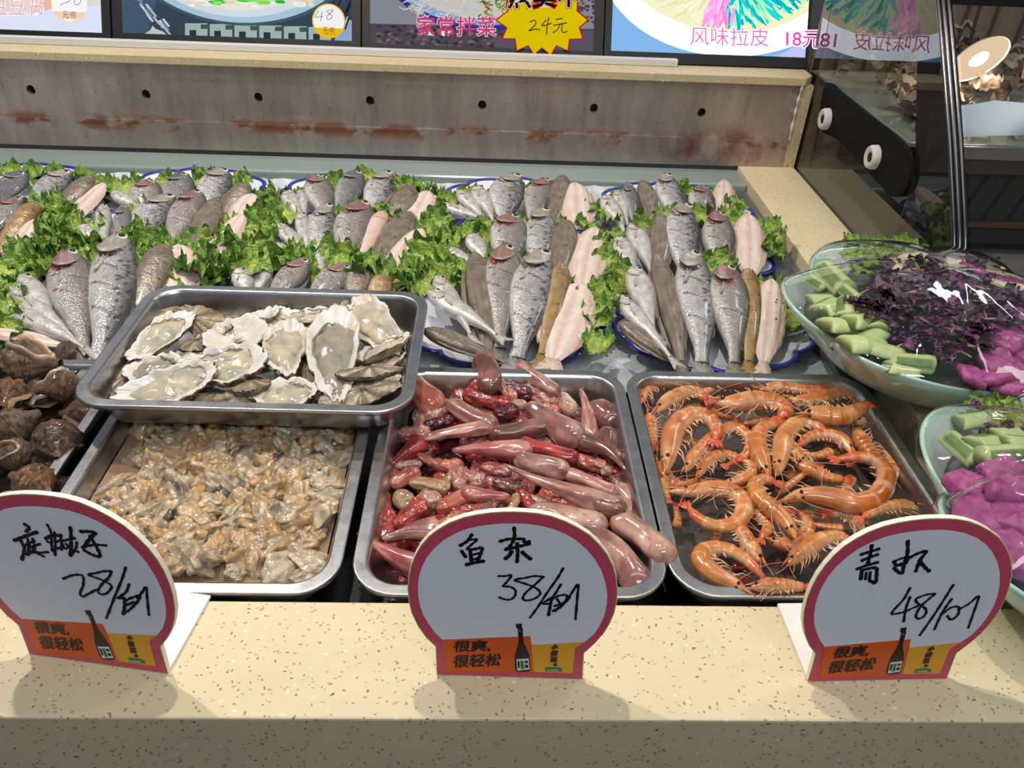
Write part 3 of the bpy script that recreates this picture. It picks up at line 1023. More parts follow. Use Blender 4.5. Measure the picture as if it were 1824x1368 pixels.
# fascia strips and louvres under the shelf front
zz = lambda y: aty(1760, y, 1.27)[2]
mb = MB(); box(mb, XG + 0.04, 1.75, 1.268, 1.2745, zz(284), zs + 0.006)
keep(mb.obj('shelf_rail', MAT['casegrey'], None, False), case)
mb = MB(); box(mb, XG + 0.04, 1.75, 1.272, 1.290, zz(311), zz(285))
keep(mb.obj('fascia', flat('fascia_grey', srgb(66, 62, 64), 0.4, 0.2), None, False), case)
mb = MB(); box(mb, XG + 0.04, 1.75, 1.285, 1.292, zz(440), zz(312))
keep(mb.obj('vent_panel', MAT['casedark'], None, False), case)
for i in range(14):
    x0 = 0.78 + i * 0.045
    mb = MB(); P = [(x0, 1.2835, zz(396)), (x0 + 0.007, 1.2835, zz(396)), (x0 + 0.032, 1.2835, zz(318)), (x0 + 0.025, 1.2835, zz(318))]
    prism(mb, P, (0, -1, 0), 0.002)
    keep(mb.obj('louvre', MAT['black'], None, False), case)
mb = MB(); box(mb, XG + 0.04, 1.75, 1.276, 1.284, zz(408), zz(400))
keep(mb.obj('copper_strip', flat('dull_copper', srgb(110, 84, 70), 0.4, 0.5), None, False), case)
# paper notice
mb = MB()
P = []
for x, y in ((1691, 246), (1760, 242), (1830, 241), (1830, 184), (1772, 179), (1735, 186), (1691, 189)):
    P.append(aty(x, y, 1.262))
prism(mb, P, (0, -1, 0), 0.0012)
tp = NT('thin_pale_blue_paper')
d1 = tp.n('ShaderNodeBsdfDiffuse'); d1.inputs[0].default_value = (*srgb(222, 236, 250), 1)
d2 = tp.n('ShaderNodeBsdfTranslucent'); d2.inputs[0].default_value = (*srgb(226, 240, 255), 1)
mx_ = tp.n('ShaderNodeMixShader'); mx_.inputs[0].default_value = 0.6
tp.l(d1.outputs[0], mx_.inputs[1]); tp.l(d2.outputs[0], mx_.inputs[2]); tp.l(mx_.outputs[0], tp.out.inputs[0])
no = mb.obj('paper_notice', tp.m, None, False)
tag(no, 'blank pale blue paper sheet standing before the snacks in glass case', 'paper')
# stand-in inside the case for a lamp reflected in its glass
hl = empty('reflected_lamp', tuple(aty(1735, 90, 1.45)))
tag(hl, 'glowing warm lamp standing in for a reflection in the case glass', 'lamp')
c0 = np.array(hl.location)
tocam = CAMP - c0; tocam /= np.linalg.norm(tocam)
ax = 0.5 * tocam + 0.866 * (0.49 * _rt - 0.87 * _up); ax /= np.linalg.norm(ax)   # axis tilted to match the reflected disc
mb = MB()
prf = [(0.004, 0.008), (0.006, 0.020), (0.011, 0.036), (0.016, 0.045), (0.022, 0.050)]
sweep(mb, [c0 + ax * d for d, r in prf], [r for d, r in prf], 28, None, cap=False)
# plain shade outside, lit disc inside
keep(mb.obj('lamp_shade', flat('lamp_shade_cream', srgb(230, 205, 170), 0.4), None), hl)
mb = MB(); u_ = np.cross(ax, (0, 0, 1)); u_ /= np.linalg.norm(u_); v_ = np.cross(ax, u_)
mb.add([c0 + ax * 0.020 + 0.049 * (u_ * math.cos(t) + v_ * math.sin(t)) for t in np.linspace(0, 2 * PI, 36, endpoint=False)], [tuple(range(36))])
keep(mb.obj('lamp_diffuser', glow('warm_lit_diffuser', (1.0, 0.72, 0.47), 0.95), None, False), hl)
mb = MB()
sweep(mb, [c0 + ax * d for d in (0.0205, 0.024, 0.027)], [0.017, 0.014, 0.006], 20, None)
keep(mb.obj('bulb', glow('warm_bulb', (1.0, 0.88, 0.68), 2.0), None), hl)
hd = bpy.data.lights.new('case_fill_light', 'POINT'); hd.energy = 1.5; hd.color = (1.0, 0.8, 0.6); hd.shadow_soft_size = 0.03  # point light added to brighten the paper and snacks in the case
ho = bpy.data.objects.new('case_fill_light', hd); COL.objects.link(ho); ho.location = tuple(c0 + ax * 0.06); ho.parent = hl; ho.matrix_parent_inverse = Matrix.Translation(-hl.location)
mb = MB(); sweep(mb, [c0 + ax * 0.004, c0 - ax * 0.02, c0 + np.array((-0.01, 0.03, 0.25))], [0.003] * 3, 6, None)
keep(mb.obj('cord', MAT['black'], None), hl)

# snack heap on the shelf: crumpled pieces
snack_meshes = []
for q in range(6):
    mb = MB(); v = []; cc_ = []
    base = [(0.26, 0.17, 0.11), (0.18, 0.12, 0.09), (0.32, 0.24, 0.18), (0.22, 0.16, 0.13)][q % 4]
    for j in range(9):
        for i in range(9):
            x = (i / 8 - .5); y = (j / 8 - .5)
            r = math.hypot(x, y)
            z = 0.5 * nz(x + q, y, q, 3.0) + 0.25 * nz(x, y + q, q, 7)
            v.append((x * (1 - .4 * r), y * (1 - .4 * r), z)); cc_.append(lerp(base, (0.42, 0.33, 0.25), 0.5 + 0.5 * nz(x, y, q + 5, 4)))
    mb.add(v, [(j * 9 + i, j * 9 + i + 1, j * 9 + i + 10, j * 9 + i + 9) for j in range(8) for i in range(8)], cc_)
    me = mb.mesh('dried_snack', MAT['snack']); snack_meshes.append(me)
rnd = random.Random(11)
for i in range(190):
    x = 0.725 + 0.7 * rnd.random() ** 1.3; y = rnd.uniform(1.30, 1.70); hgt = 0.035 + 0.075 * (y - 1.30) / 0.4
    z = zs + 0.018 + hgt * rnd.random() * (0.7 + 0.3 * min(1, (x - 0.70) * 8))
    o = link('dried_snack', rnd.choice(snack_meshes)); s_ = rnd.uniform(0.035, 0.06)
    o.location = (x, y, z); o.scale = (s_, s_, s_ * 0.7); o.rotation_euler = (rnd.uniform(-.7, .7), rnd.uniform(-.7, .7), rnd.uniform(0, 6.3))
    tag(o, 'crumpled brown dried snack piece heaped behind glass in the case', 'snack', 'snack pieces in the glass case')

# ================================================================== trays
def rrect(w_, l_, r, n=8):
    pts = []
    for cx_, cy_, a0 in ((w_ / 2 - r, l_ / 2 - r, 0), (-w_ / 2 + r, l_ / 2 - r, PI / 2), (-w_ / 2 + r, -l_ / 2 + r, PI), (w_ / 2 - r, -l_ / 2 + r, 1.5 * PI)):
        for k in range(n + 1):
            t = a0 + PI / 2 * k / n; pts.append((cx_ + r * math.cos(t), cy_ + r * math.sin(t)))
    return pts


def tray(name, cx_, cy_, w_, l_, label, z=0.0, depth=0.05, rz=0.0, r0=0.045):
    prof = [(0.0008, -0.006), (0.0, -0.0015), (0.0006, -0.0002), (0.0018, 0.0002), (0.0020, 0.0002), (0.0120, 0.0002), (0.0122, 0.0002), (0.0142, -0.0008), (0.0165, -0.006), (0.0225, -depth * 0.55), (0.0265, -depth + 0.008), (0.0305, -depth + 0.002), (0.038, -depth), (0.07, -depth)]
    mb = MB(); loops = []
    for off, zz_ in prof:
        loops.append([(x, y, zz_) for x, y in rrect(w_ - 2 * off, l_ - 2 * off, max(r0 - off * 0.75, 0.012))])
    m_ = len(loops[0]); v = [p for lp in loops for p in lp]; f = []
    for i in range(len(loops) - 1):
        for k in range(m_):
            k2 = (k + 1) % m_; f.append((i * m_ + k, i * m_ + k2, (i + 1) * m_ + k2, (i + 1) * m_ + k))
    f.append(tuple(range((len(loops) - 1) * m_, len(loops) * m_)))
    mb.add(v, f)
    o = mb.obj(name, MAT['tray']); o.location = (cx_, cy_, z); o.rotation_euler.z = rz
    so = o.modifiers.new('thickness', 'SOLIDIFY'); so.thickness = 0.0009; so.offset = -1
    tag(o, label, 'tray', 'stainless steel trays')
    return o


TRL = 0.388; TCY = 0.689
tray('steel_tray', -0.628, TCY, 0.320, TRL, 'stainless steel tray at left filled with whelks')
tray('steel_tray', -0.2945, TCY, 0.317, TRL, 'stainless steel tray of clam meat under the oyster tray')
tray('steel_tray', 0.0305, TCY, 0.314, TRL, 'stainless steel tray of pink fish offal behind the middle price sign')
tray('steel_tray', 0.3545, TCY + 0.002, 0.330, TRL, 'stainless steel tray holding the orange shrimp')
OYZ = 0.053
oyt = tray('steel_tray', -0.276, 0.855, 0.392, 0.286, 'stainless steel tray of opened oysters perched across other trays', OYZ, 0.048, -0.008)

# ================================================================== price signs
MAT['pink'] = flat('pink_red_print', srgb(206, 78, 102), 0.35)
MAT['gold'] = flat('olive_gold_line', srgb(176, 140, 70), 0.4)
MAT['cream'] = flat('cream_foam_edge', srgb(246, 236, 216), 0.5)
MAT['orange'] = flat('orange_print', srgb(226, 92, 26), 0.35)
MAT['yellow'] = flat('amber_print', srgb(236, 168, 40), 0.35)
MAT['ink'] = flat('black_marker_ink', (0.006, 0.006, 0.008), 0.3)
MAT['bottle'] = flat('dark_brown_print', srgb(44, 22, 22), 0.3)
MAT['green'] = flat('green_print', srgb(40, 130, 70), 0.35)
MAT['pwhite'] = flat('white_print', srgb(228, 232, 232), 0.35)
LEAN = math.radians(6)
def sign_plane(bl, br):
    A = atz(*bl); B = atz(*br); u = (B - A); u /= np.linalg.norm(u)
    back = np.cross((0, 0, 1), u)
    v = np.array((0, 0, 1)) * math.cos(LEAN) + back * math.sin(LEAN)
    return Plane(A, u, v)


SP2 = sign_plane((778, 1203), (1037, 1211))
k2 = lambda x, y: SP2.uv(700 + x / 3.4205, 890 + y / 3.42)
outer = [(270, 1060), (262, 980), (258, 895), (200, 840), (150, 770), (112, 690), (95, 620), (88, 540), (93, 470), (108, 400), (135, 335), (170, 275), (218, 220), (275, 177), (345, 137), (430, 105), (515, 87), (600, 76), (680, 71), (740, 71), (810, 74), (880, 80), (965, 97), (1050, 128), (1125, 165), (1200, 212), (1260, 270), (1310, 335), (1343, 400), (1363, 470), (1370, 540), (1367, 610), (1350, 690), (1322, 755), (1285, 815), (1235, 872), (1165, 935), (1160, 1020), (1152, 1100)]
inner = [(300, 850), (255, 805), (215, 750), (185, 700), (165, 640), (154, 580), (152, 530), (158, 470), (175, 410), (205, 350), (250, 295), (310, 242), (380, 203), (450, 175), (525, 158), (600, 148), (670, 143), (740, 142), (810, 144), (880, 152), (965, 172), (1050, 205), (1120, 248), (1180, 300), (1230, 360), (1270, 430), (1295, 505), (1305, 580), (1302, 640), (1288, 700), (1262, 760), (1225, 815), (1165, 865), (845, 882), (835, 828)]
Ouv = [k2(*p) for p in outer]
Ouv[0] = np.array((0.0, 0.0005)); Ouv[-1] = np.array((np.linalg.norm(atz(1037, 1211) - atz(778, 1203)), 0.0005))
Iuv = [k2(*p) for p in inner]
cen = np.mean(Ouv, axis=0)
def inset(uv, d):
    P = [np.array(p) for p in uv]; n_ = len(P); out = []
    for i in range(n_):
        t = P[(i + 1) % n_] - P[i - 1]; t /= np.linalg.norm(t) + 1e-12
        out.append(P[i] + np.array((t[1], -t[0])) * d)      # outline runs clockwise
    return out


def price_sign(plane, strokes, label, wname=6.0, scale=4.0, org=(0, 0)):
    root = empty('price_sign', tuple(plane.p3((0.063, 0))))
    tag(root, label, 'price sign', 'price signs on the front ledge')
    def put(o, lab=None):
        keep(o, root)
        if lab: o['label'] = lab
        return o
    W = [plane.p3(p, 0) for p in Ouv][::-1]
    mb = MB(); prism(mb, W, plane.n, 0.0045); put(mb.obj('board', MAT['cream'], None, False))
    mb = MB(); mb.add([plane.p3(p, 0.0002) for p in inset(Ouv, 0.0006)][::-1], [tuple(range(len(Ouv)))]); put(mb.obj('gold_outline', MAT['gold'], None, False))
    mb = MB(); mb.add([plane.p3(p, 0.0004) for p in inset(Ouv, 0.0014)][::-1], [tuple(range(len(Ouv)))]); put(mb.obj('border', MAT['pink'], None, False), 'pink red border')
    mb = MB(); mb.add([plane.p3(p, 0.0006) for p in Iuv][::-1], [tuple(range(len(Iuv)))]); put(mb.obj('writing_panel', MAT['white'], None, False), 'white writing panel')
    mb = MB(); q = [(330, 1045), (300, 852), (835, 828), (857, 1048)]
    mb.add([plane.p3(k2(*p), 0.0007) for p in q][::-1], [(0, 1, 2, 3)]); put(mb.obj('slogan_panel', MAT['orange'], None, False), 'orange slogan panel')
    mb = MB(); q = [(857, 1047), (843, 881), (1164, 866), (1125, 890), (1108, 905), (1094, 1052)]
    mb.add([plane.p3(k2(*p), 0.0007) for p in q][::-1], [tuple(range(6))]); put(mb.obj('name_panel', MAT['yellow'], None, False), 'amber name panel')
    # bottle picture
    mb = MB()
    bt = [(748, 752), (785, 750), (786, 775), (791, 778), (793, 845), (800, 872), (820, 915), (833, 950), (837, 1030), (828, 1042), (790, 1046), (755, 1042), (744, 1030), (740, 950), (750, 915), (763, 872), (765, 845), (760, 780), (750, 776)]
    mb.add([plane.p3(k2(*p), 0.0009) for p in bt], [tuple(range(len(bt) - 1, -1, -1))], None, 0)
    mb.add([plane.p3(k2(*p), 0.0010) for p in ((752, 967), (826, 962), (832, 1028), (758, 1036))], [(0, 1, 2, 3)][::-1], None, 1)
    mb.add([plane.p3(k2(*p), 0.0011) for p in ((774, 976), (796, 975), (800, 1024), (778, 1027))], [(0, 1, 2, 3)], None, 2)
    for q in (((800, 976), (822, 975), (823, 990), (802, 991)), ((802, 1000), (824, 999), (826, 1018), (804, 1020)), ((757, 978), (771, 977), (773, 1018), (761, 1020))):
        mb.add([plane.p3(k2(*p), 0.0011) for p in q], [(0, 1, 2, 3)], None, 3)
    mb.add([plane.p3(k2(*p), 0.0010) for p in ((757, 790), (781, 789), (782, 796), (758, 797))], [(0, 1, 2, 3)], None, 4)
    put(mb.obj('bottle_picture', [MAT['bottle'], MAT['pwhite'], MAT['green'], MAT['ink'], MAT['casegrey']], None, False), 'printed dark bottle with green label')
    mb = MB()
    text_quad(mb, plane, '很爽,', [k2(*p) for p in ((368, 926), (588, 918), (600, 848), (378, 856))], 0.0011, 0.0, fat=FAT)
    text_quad(mb, plane, '很轻松', [k2(*p) for p in ((366, 1018), (650, 1006), (664, 930), (376, 942))], 0.0011, 0.0, fat=FAT)
    put(mb.obj('slogan_text', MAT['ink'], None, False))
    mb = MB()
    for ch, q in (('小', ((964, 908), (1002, 906), (1006, 877), (972, 879))), ('檬', ((960, 946), (1000, 944), (1004, 913), (964, 915))), ('瓶', ((960, 984), (998, 982), (1002, 950), (962, 952)))):
        text_quad(mb, plane, ch, [k2(*p) for p in q], 0.0011, 0.0, fat=FAT)
    c_ = k2(988, 999); mb.add([plane.p3(c_ + 0.0018 * np.array((math.cos(t), math.sin(t))), 0.0011) for t in np.linspace(0, 2 * PI, 16, endpoint=False)], [tuple(range(16))])
    put(mb.obj('name_text', MAT['bottle'], None, False))
    mb = MB(); q = [(928, 1040), (928, 1016), (1012, 1016), (1032, 1026), (1031, 1042)]
    mb.add([plane.p3(k2(*p), 0.0010) for p in q][::-1], [tuple(range(5))], None, 0)
    for i, x0 in enumerate((938, 946, 954, 966, 977, 988, 998)):
        hgt = 4 if i < 3 else 8
        mb.add([plane.p3(k2(*p), 0.0012) for p in ((x0, 1032 + hgt / 2), (x0 + 6, 1032 + hgt / 2), (x0 + 6, 1032 - hgt / 2), (x0, 1032 - hgt / 2))], [(0, 1, 2, 3)], None, 1)
    put(mb.obj('green_tag', [MAT['green'], MAT['pwhite']], None, False), 'small green tag')
    # handwriting
    conv = lambda p: (org[0] + p[0] / scale, org[1] + p[1] / scale)
    mb = MB(); off = 0.0009
    for pts, wd in strokes:
        ribbon(mb, plane, pts, wd * 1.12, off, conv); off += 0.00001
    put(mb.obj('handwriting', MAT['ink'], None, False), 'black marker writing')
    # flat foot lying on the ledge behind
    wb = Ouv[-1][0]; back = np.cross((0, 0, 1), plane.u)
    A = plane.o + back * 0.0008; B = A + plane.u * wb
    mb = MB(); P = [A, B, B + back * 0.082, A + back * 0.082]
    prism(mb, [p + np.array((0, 0, 0.0032)) for p in P], (0, 0, 1), 0.003)
    put(mb.obj('foot', MAT['foot'], None, False), 'white acrylic foot')
    return root


FAT = [(a * 0.00042, b * 0.0003) for a in (-1, 0, 1) for b in (-1, 1)]
T, N_ = 6.8, 4.9
st1 = [([(185, 213), (214, 236), (195, 262)], T), ([(110, 326), (165, 305), (268, 268)], T), ([(150, 322), (180, 385), (163, 462)], T), ([(205, 318), (210, 430)], 4.5), ([(180, 362), (252, 330)], 4.5), ([(240, 315), (252, 398), (196, 428)], 5), ([(205, 345), (270, 410), (348, 410)], 5), ([(212, 380), (292, 352)], 4.5), ([(222, 398), (268, 418), (318, 440)], 5),
       ([(345, 215), (370, 268), (376, 345)], 5), ([(335, 312), (372, 296), (440, 290)], T), ([(396, 270), (402, 350), (400, 430)], 5), ([(345, 335), (372, 350), (380, 400)], 5), ([(438, 292), (446, 345), (446, 392)], 5), ([(402, 340), (444, 322)], 4.5), ([(384, 392), (446, 376)], 5), ([(510, 236), (516, 330), (510, 432)], T), ([(462, 328), (500, 318), (542, 310)], 5), ([(480, 352), (530, 395), (566, 408)], 5), ([(516, 430), (548, 385), (556, 340)], 5), ([(455, 350), (470, 385), (500, 370)], 4.5),
       ([(586, 262), (640, 262), (690, 272), (660, 300), (602, 376)], T), ([(595, 376), (680, 357), (765, 361)], 5), ([(652, 298), (690, 360), (722, 425), (708, 441), (660, 425), (612, 398)], T),
       ([(460, 600), (520, 576), (580, 572), (603, 592), (600, 650), (580, 705), (600, 727), (640, 708), (692, 680)], N_), ([(802, 546), (750, 546), (690, 560), (638, 572), (710, 598), (770, 625), (806, 655), (775, 700), (738, 712), (706, 692), (735, 640), (785, 590), (803, 550)], N_),
       ([(906, 520), (880, 600), (825, 735), (768, 880)], 5), ([(930, 640), (908, 695), (850, 738), (892, 735)], 5), ([(896, 740), (898, 790), (888, 852)], 6), ([(898, 760), (950, 735), (1008, 722), (985, 770), (935, 820), (895, 845)], 5), ([(905, 790), (965, 768)], 5), ([(990, 738), (1028, 690), (1052, 660), (1060, 740), (1072, 858)], 5)]
st2 = [([(480, 210), (455, 246), (412, 274)], T), ([(468, 240), (512, 238), (480, 268), (452, 296)], 5), ([(420, 310), (442, 342)], T), ([(470, 302), (478, 366)], T), ([(470, 302), (510, 294), (544, 290), (532, 330), (518, 366)], T), ([(480, 332), (524, 322)], 5), ([(480, 362), (520, 352)], 5), ([(452, 390), (500, 378), (548, 370)], 8),
       ([(655, 248), (700, 236), (760, 234), (798, 236), (800, 256), (828, 250)], T), ([(738, 168), (740, 225), (716, 275), (688, 298)], T), ([(690, 298), (760, 282), (830, 264)], T), ([(757, 262), (760, 320), (756, 372)], 7), ([(722, 312), (708, 336), (688, 352)], 8), ([(790, 316), (812, 336), (836, 354)], 8),
       ([(645, 460), (682, 460), (722, 456), (690, 500), (672, 522), (715, 525), (746, 548), (742, 582), (716, 602), (682, 602), (650, 590)], N_), ([(916, 464), (860, 460), (800, 472), (742, 484), (810, 508), (866, 530), (898, 562), (872, 592), (825, 608), (792, 600), (806, 565), (862, 515), (910, 470)], N_),
       ([(1036, 414), (1000, 475), (940, 560), (885, 645), (836, 712)], 5), ([(1022, 512), (978, 580), (914, 626), (960, 628)], 5), ([(966, 600), (958, 640), (948, 696)], 6), ([(962, 605), (1010, 580), (1060, 578), (1040, 630), (990, 672)], 5), ([(985, 642), (1050, 618), (1075, 590)], 5), ([(1000, 600), (1020, 640), (975, 672)], 5), ([(1065, 600), (1100, 545), (1128, 512), (1122, 600), (1112, 720)], 5)]
st3 = [([(590, 274), (640, 258), (698, 240)], T), ([(596, 312), (645, 292), (690, 276)], T), ([(655, 218), (648, 270), (630, 330)], T), ([(565, 366), (630, 342), (690, 326)], T), ([(592, 376), (586, 430)], T), ([(592, 376), (640, 364), (684, 362), (686, 410), (678, 456), (650, 446)], 7), ([(620, 392), (616, 432)], 5), ([(646, 388), (640, 440)], 5),
       ([(798, 320), (812, 344), (845, 335)], T), ([(800, 318), (850, 298), (892, 288), (870, 335), (815, 346)], 5), ([(886, 190), (884, 265), (862, 340), (850, 394), (820, 382), (800, 362)], T), ([(898, 294), (950, 268), (1004, 254), (965, 310), (938, 380)], T), ([(962, 312), (990, 350), (1022, 380)], 7),
       ([(900, 490), (860, 560), (790, 638), (792, 656), (860, 642), (945, 606)], N_), ([(900, 548), (874, 620), (860, 702)], N_), ([(1058, 526), (1005, 532), (938, 560), (955, 592), (1000, 622), (998, 660), (960, 686), (938, 668), (965, 612), (1020, 560), (1058, 530)], N_),
       ([(1176, 470), (1120, 560), (1045, 675), (964, 790)], 5), ([(1166, 560), (1120, 625), (1085, 690), (1058, 752)], 5), ([(1112, 650), (1165, 614), (1212, 612), (1206, 660), (1165, 692), (1140, 668)], N_), ([(1214, 626), (1280, 588), (1340, 540), (1310, 640), (1274, 742)], 4.5)]
price_sign(sign_plane((53, 1166), (298, 1201)), st1, 'oval pink-edged price sign at left, handwritten 28, before the clam tray', scale=4.0225, org=(0, 880))
price_sign(SP2, st2, 'oval pink-edged price sign in the middle, handwritten 38, before the offal tray', scale=3.4205, org=(700, 890))
price_sign(sign_plane((1438, 1215), (1687, 1210)), st3, 'oval pink-edged price sign at right, handwritten 48, before the shrimp tray', scale=3.6, org=(1370, 910))

# ================================================================== fish platters
PL_X = {0: -0.905, 1: -0.595, 2: -0.285, 3: 0.033, 4: 0.352}
PL_XR = {'f': {}, 'm': {0: -0.93, 1: -0.597, 2: -0.274, 3: 0.045, 4: 0.366}, 'b': {0: -0.93, 1: -0.590, 2: -0.262, 3: 0.060, 4: 0.378}}
PL_Y = {'f': 1.035, 'm': 1.285, 'b': 1.490}
PZ = -0.036


def plate_mesh():
    mb = MB(); rg = MB()
    A, B = 0.152, 0.114; n = 144
    def rad(t, k):
        ph = (t * 12 / (2 * PI)) % 1.0
        sc = 1.0 + 0.055 * k * (abs(math.cos(PI * ph)) ** 0.6 - 0.5) * 2 * 0.8
        return A * math.cos(t) * sc, B * math.sin(t) * sc
    rings = [(0.0, 0.004, 0), (0.35, 0.004, 0), (0.62, 0.004, 0), (0.72, 0.007, .2), (0.82, 0.014, .45), (0.91, 0.020, .8), (0.985, 0.0235, 1), (1.0, 0.0225, 1), (0.985, 0.0205, 1), (0.86, 0.013, .5), (0.70, 0.0025, .2), (0.60, 0.0, 0), (0.0, 0.0, 0)]
    v = []; f = []
    for fr, z, k in rings:
        for i in range(n):
            x, y = rad(2 * PI * i / n, k); v.append((x * fr, y * fr, z))
    for r in range(len(rings) - 1):
        for i in range(n):
            j = (i + 1) % n; f.append((r * n + i, r * n + j, (r + 1) * n + j, (r + 1) * n + i))
    mb.add(v, f)
    pts = [(*rad(2 * PI * i / n, 1), 0.0236) for i in range(n)]
    pts = [(x * 0.985, y * 0.985, z) for x, y, z in pts] 
    sweep(rg, pts + [pts[0]], [0.0042] * (n + 1), 8, None, 0.45, cap=False)
    return mb.mesh('scalloped_platter', MAT['plate']), rg.mesh('blue_rim', MAT['blue'])


PM, RM = plate_mesh()
COLN = {0: 'at left frame edge', 1: 'in the column behind the whelks', 2: 'in the column behind the oysters', 3: 'in the column behind the offal tray', 4: 'in the column beside the stone ledge'}
ROWN = {'f': 'front-row', 'm': 'middle-row', 'b': 'back-row'}
SHORTC = {0: 'platter at left frame edge', 1: 'platter behind whelks', 2: 'platter behind oysters', 3: 'platter behind offal tray', 4: 'platter beside stone ledge'}
PLATES = [('f', 1), ('f', 2), ('f', 3), ('f', 4), ('m', 0), ('m', 1), ('m', 2), ('m', 3), ('m', 4), ('b', 0), ('b', 1), ('b', 2), ('b', 3), ('b', 4)]
plate_rnd = random.Random(5)
for r, c in PLATES:
    o = link('fish_platter', PM)
    o.location = (PL_XR[r].get(c, PL_X[c]), PL_Y[r], PZ); o.rotation_euler = (math.radians(4.5), 0, plate_rnd.uniform(-.12, .12))
    tag(o, '%s white scalloped platter with blue rim, %s' % (ROWN[r], COLN[c]), 'platter', 'white platters of fish')
    rm = link('blue_rim', RM, o); rm['label'] = 'cobalt blue rim'


# ------------------------------------------------------------------ fish
def fishbody(kind, seed):
    """unit-length fish on its side: head towards +Y (snout y=1, tail root y=0), back towards +X, flank up +Z"""
    rnd = random.Random(seed)
    K = {
        'bass':    dict(d=[(0, .012), (.04, .05), (.1, .078), (.2, .108), (.32, .13), (.45, .135), (.6, .115), (.75, .078), (.87, .05), (.95, .042), (1, .045)], b=[(0, .012), (.04, .042), (.1, .07), (.2, .105), (.32, .135), (.45, .14), (.6, .118), (.75, .075), (.87, .045), (.95, .038), (1, .042)], t=.085, dorsal=(0.10, 0.10, 0.11), flank=(0.52, 0.51, 0.51), belly=(0.82, 0.80, 0.79), head=(0.36, 0.30, 0.24), spots=80, cuts=3, red=0.25),
        'croaker': dict(d=[(0, .014), (.04, .06), (.1, .10), (.2, .14), (.32, .165), (.45, .165), (.6, .13), (.75, .085), (.87, .05), (.95, .04), (1, .044)], b=[(0, .014), (.04, .05), (.1, .085), (.2, .125), (.32, .16), (.45, .16), (.6, .13), (.75, .08), (.87, .045), (.95, .038), (1, .042)], t=.095, dorsal=(0.11, 0.095, 0.08), flank=(0.38, 0.34, 0.315), belly=(0.74, 0.69, 0.65), head=(0.22, 0.165, 0.145), spots=0, cuts=2, red=1.0),
        'dark':    dict(d=[(0, .014), (.04, .06), (.1, .10), (.2, .14), (.32, .165), (.45, .165), (.6, .13), (.75, .085), (.87, .05), (.95, .04), (1, .044)], b=[(0, .014), (.04, .05), (.1, .085), (.2, .125), (.32, .16), (.45, .16), (.6, .13), (.75, .08), (.87, .045), (.95, .038), (1, .042)], t=.095, dorsal=(0.085, 0.085, 0.095), flank=(0.22, 0.22, 0.235), belly=(0.62, 0.61, 0.62), head=(0.12, 0.11, 0.115), spots=0, cuts=1, red=0.15),
        'silver':  dict(d=[(0, .012), (.05, .075), (.12, .115), (.22, .14), (.35, .15), (.5, .13), (.65, .09), (.8, .05), (.92, .028), (1, .03)], b=[(0, .012), (.05, .065), (.12, .11), (.22, .15), (.35, .165), (.5, .145), (.65, .095), (.8, .05), (.92, .026), (1, .028)], t=.10, dorsal=(0.40, 0.37, 0.33), flank=(0.62, 0.59, 0.56), belly=(0.80, 0.77, 0.74), head=(0.56, 0.49, 0.39), spots=0, cuts=0, red=0.0),
        'flounder': dict(d=[(0, .02), (.04, .06), (.1, .095), (.2, .13), (.35, .15), (.5, .145), (.65, .12), (.8, .085), (.92, .055), (1, .045)], b=[(0, .02), (.04, .06), (.1, .09), (.2, .125), (.35, .145), (.5, .14), (.65, .115), (.8, .08), (.92, .052), (1, .042)], t=.075, dorsal=(0.20, 0.155, 0.115), flank=(0.25, 0.20, 0.15), belly=(0.33, 0.27, 0.21), head=(0.18, 0.13, 0.10), spots=14, cuts=0, red=0.0),
        'goby':    dict(d=[(0, .03), (.04, .07), (.1, .095), (.2, .11), (.4, .115), (.6, .10), (.8, .07), (.92, .05), (1, .04)], b=[(0, .03), (.04, .065), (.1, .09), (.2, .105), (.4, .11), (.6, .10), (.8, .07), (.92, .05), (1, .04)], t=.085, dorsal=(0.26, 0.15, 0.05), flank=(0.40, 0.25, 0.10), belly=(0.58, 0.44, 0.28), head=(0.28, 0.16, 0.06), spots=10, cuts=0, red=0.0),
        'pale':    dict(d=[(0, .03), (.04, .07), (.1, .095), (.2, .11), (.4, .115), (.6, .10), (.8, .07), (.92, .05), (1, .04)], b=[(0, .03), (.04, .065), (.1, .09), (.2, .105), (.4, .11), (.6, .10), (.8, .07), (.92, .05), (1, .04)], t=.085, dorsal=(0.62, 0.40, 0.30), flank=(0.70, 0.53, 0.45), belly=(0.74, 0.62, 0.56), head=(0.62, 0.36, 0.22), spots=0, cuts=0, red=0.4),
        'belly':   dict(d=[(0, .02), (.05, .075), (.12, .115), (.25, .145), (.4, .15), (.55, .15), (.7, .135), (.82, .115), (.92, .085), (1, .05)], b=[(0, .02), (.05, .07), (.12, .105), (.25, .135), (.4, .145), (.55, .15), (.7, .14), (.82, .11), (.92, .075), (1, .045)], t=.042, dorsal=(0.64, 0.46, 0.38), flank=(0.74, 0.61, 0.53), belly=(0.74, 0.61, 0.53), head=(0.68, 0.47, 0.41), spots=0, cuts=0, red=0.5),
    }[kind]
    NR, NS = 110, 36
    dx, dy = zip(*K['d']); bx_, by_ = zip(*K['b'])
    tx = [0, .04, .12, .25, .4, .55, .75, .9, 1]; ty = [.25, .55, .85, 1, 1, .92, .6, .32, .2]
    spots = [(rnd.uniform(.2, .9), rnd.uniform(.05, .85), rnd.uniform(.005, .011)) for _ in range(K['spots'])]
    cuts = [(0.40 + 0.16 * i + rnd.uniform(-.02, .02), rnd.uniform(.10, .30)) for i in range(K['cuts'])]
    bend = rnd.uniform(-.03, .03)
    v = []; col = []; f = []
    deep = kind in ('bass', 'croaker', 'dark', 'silver')
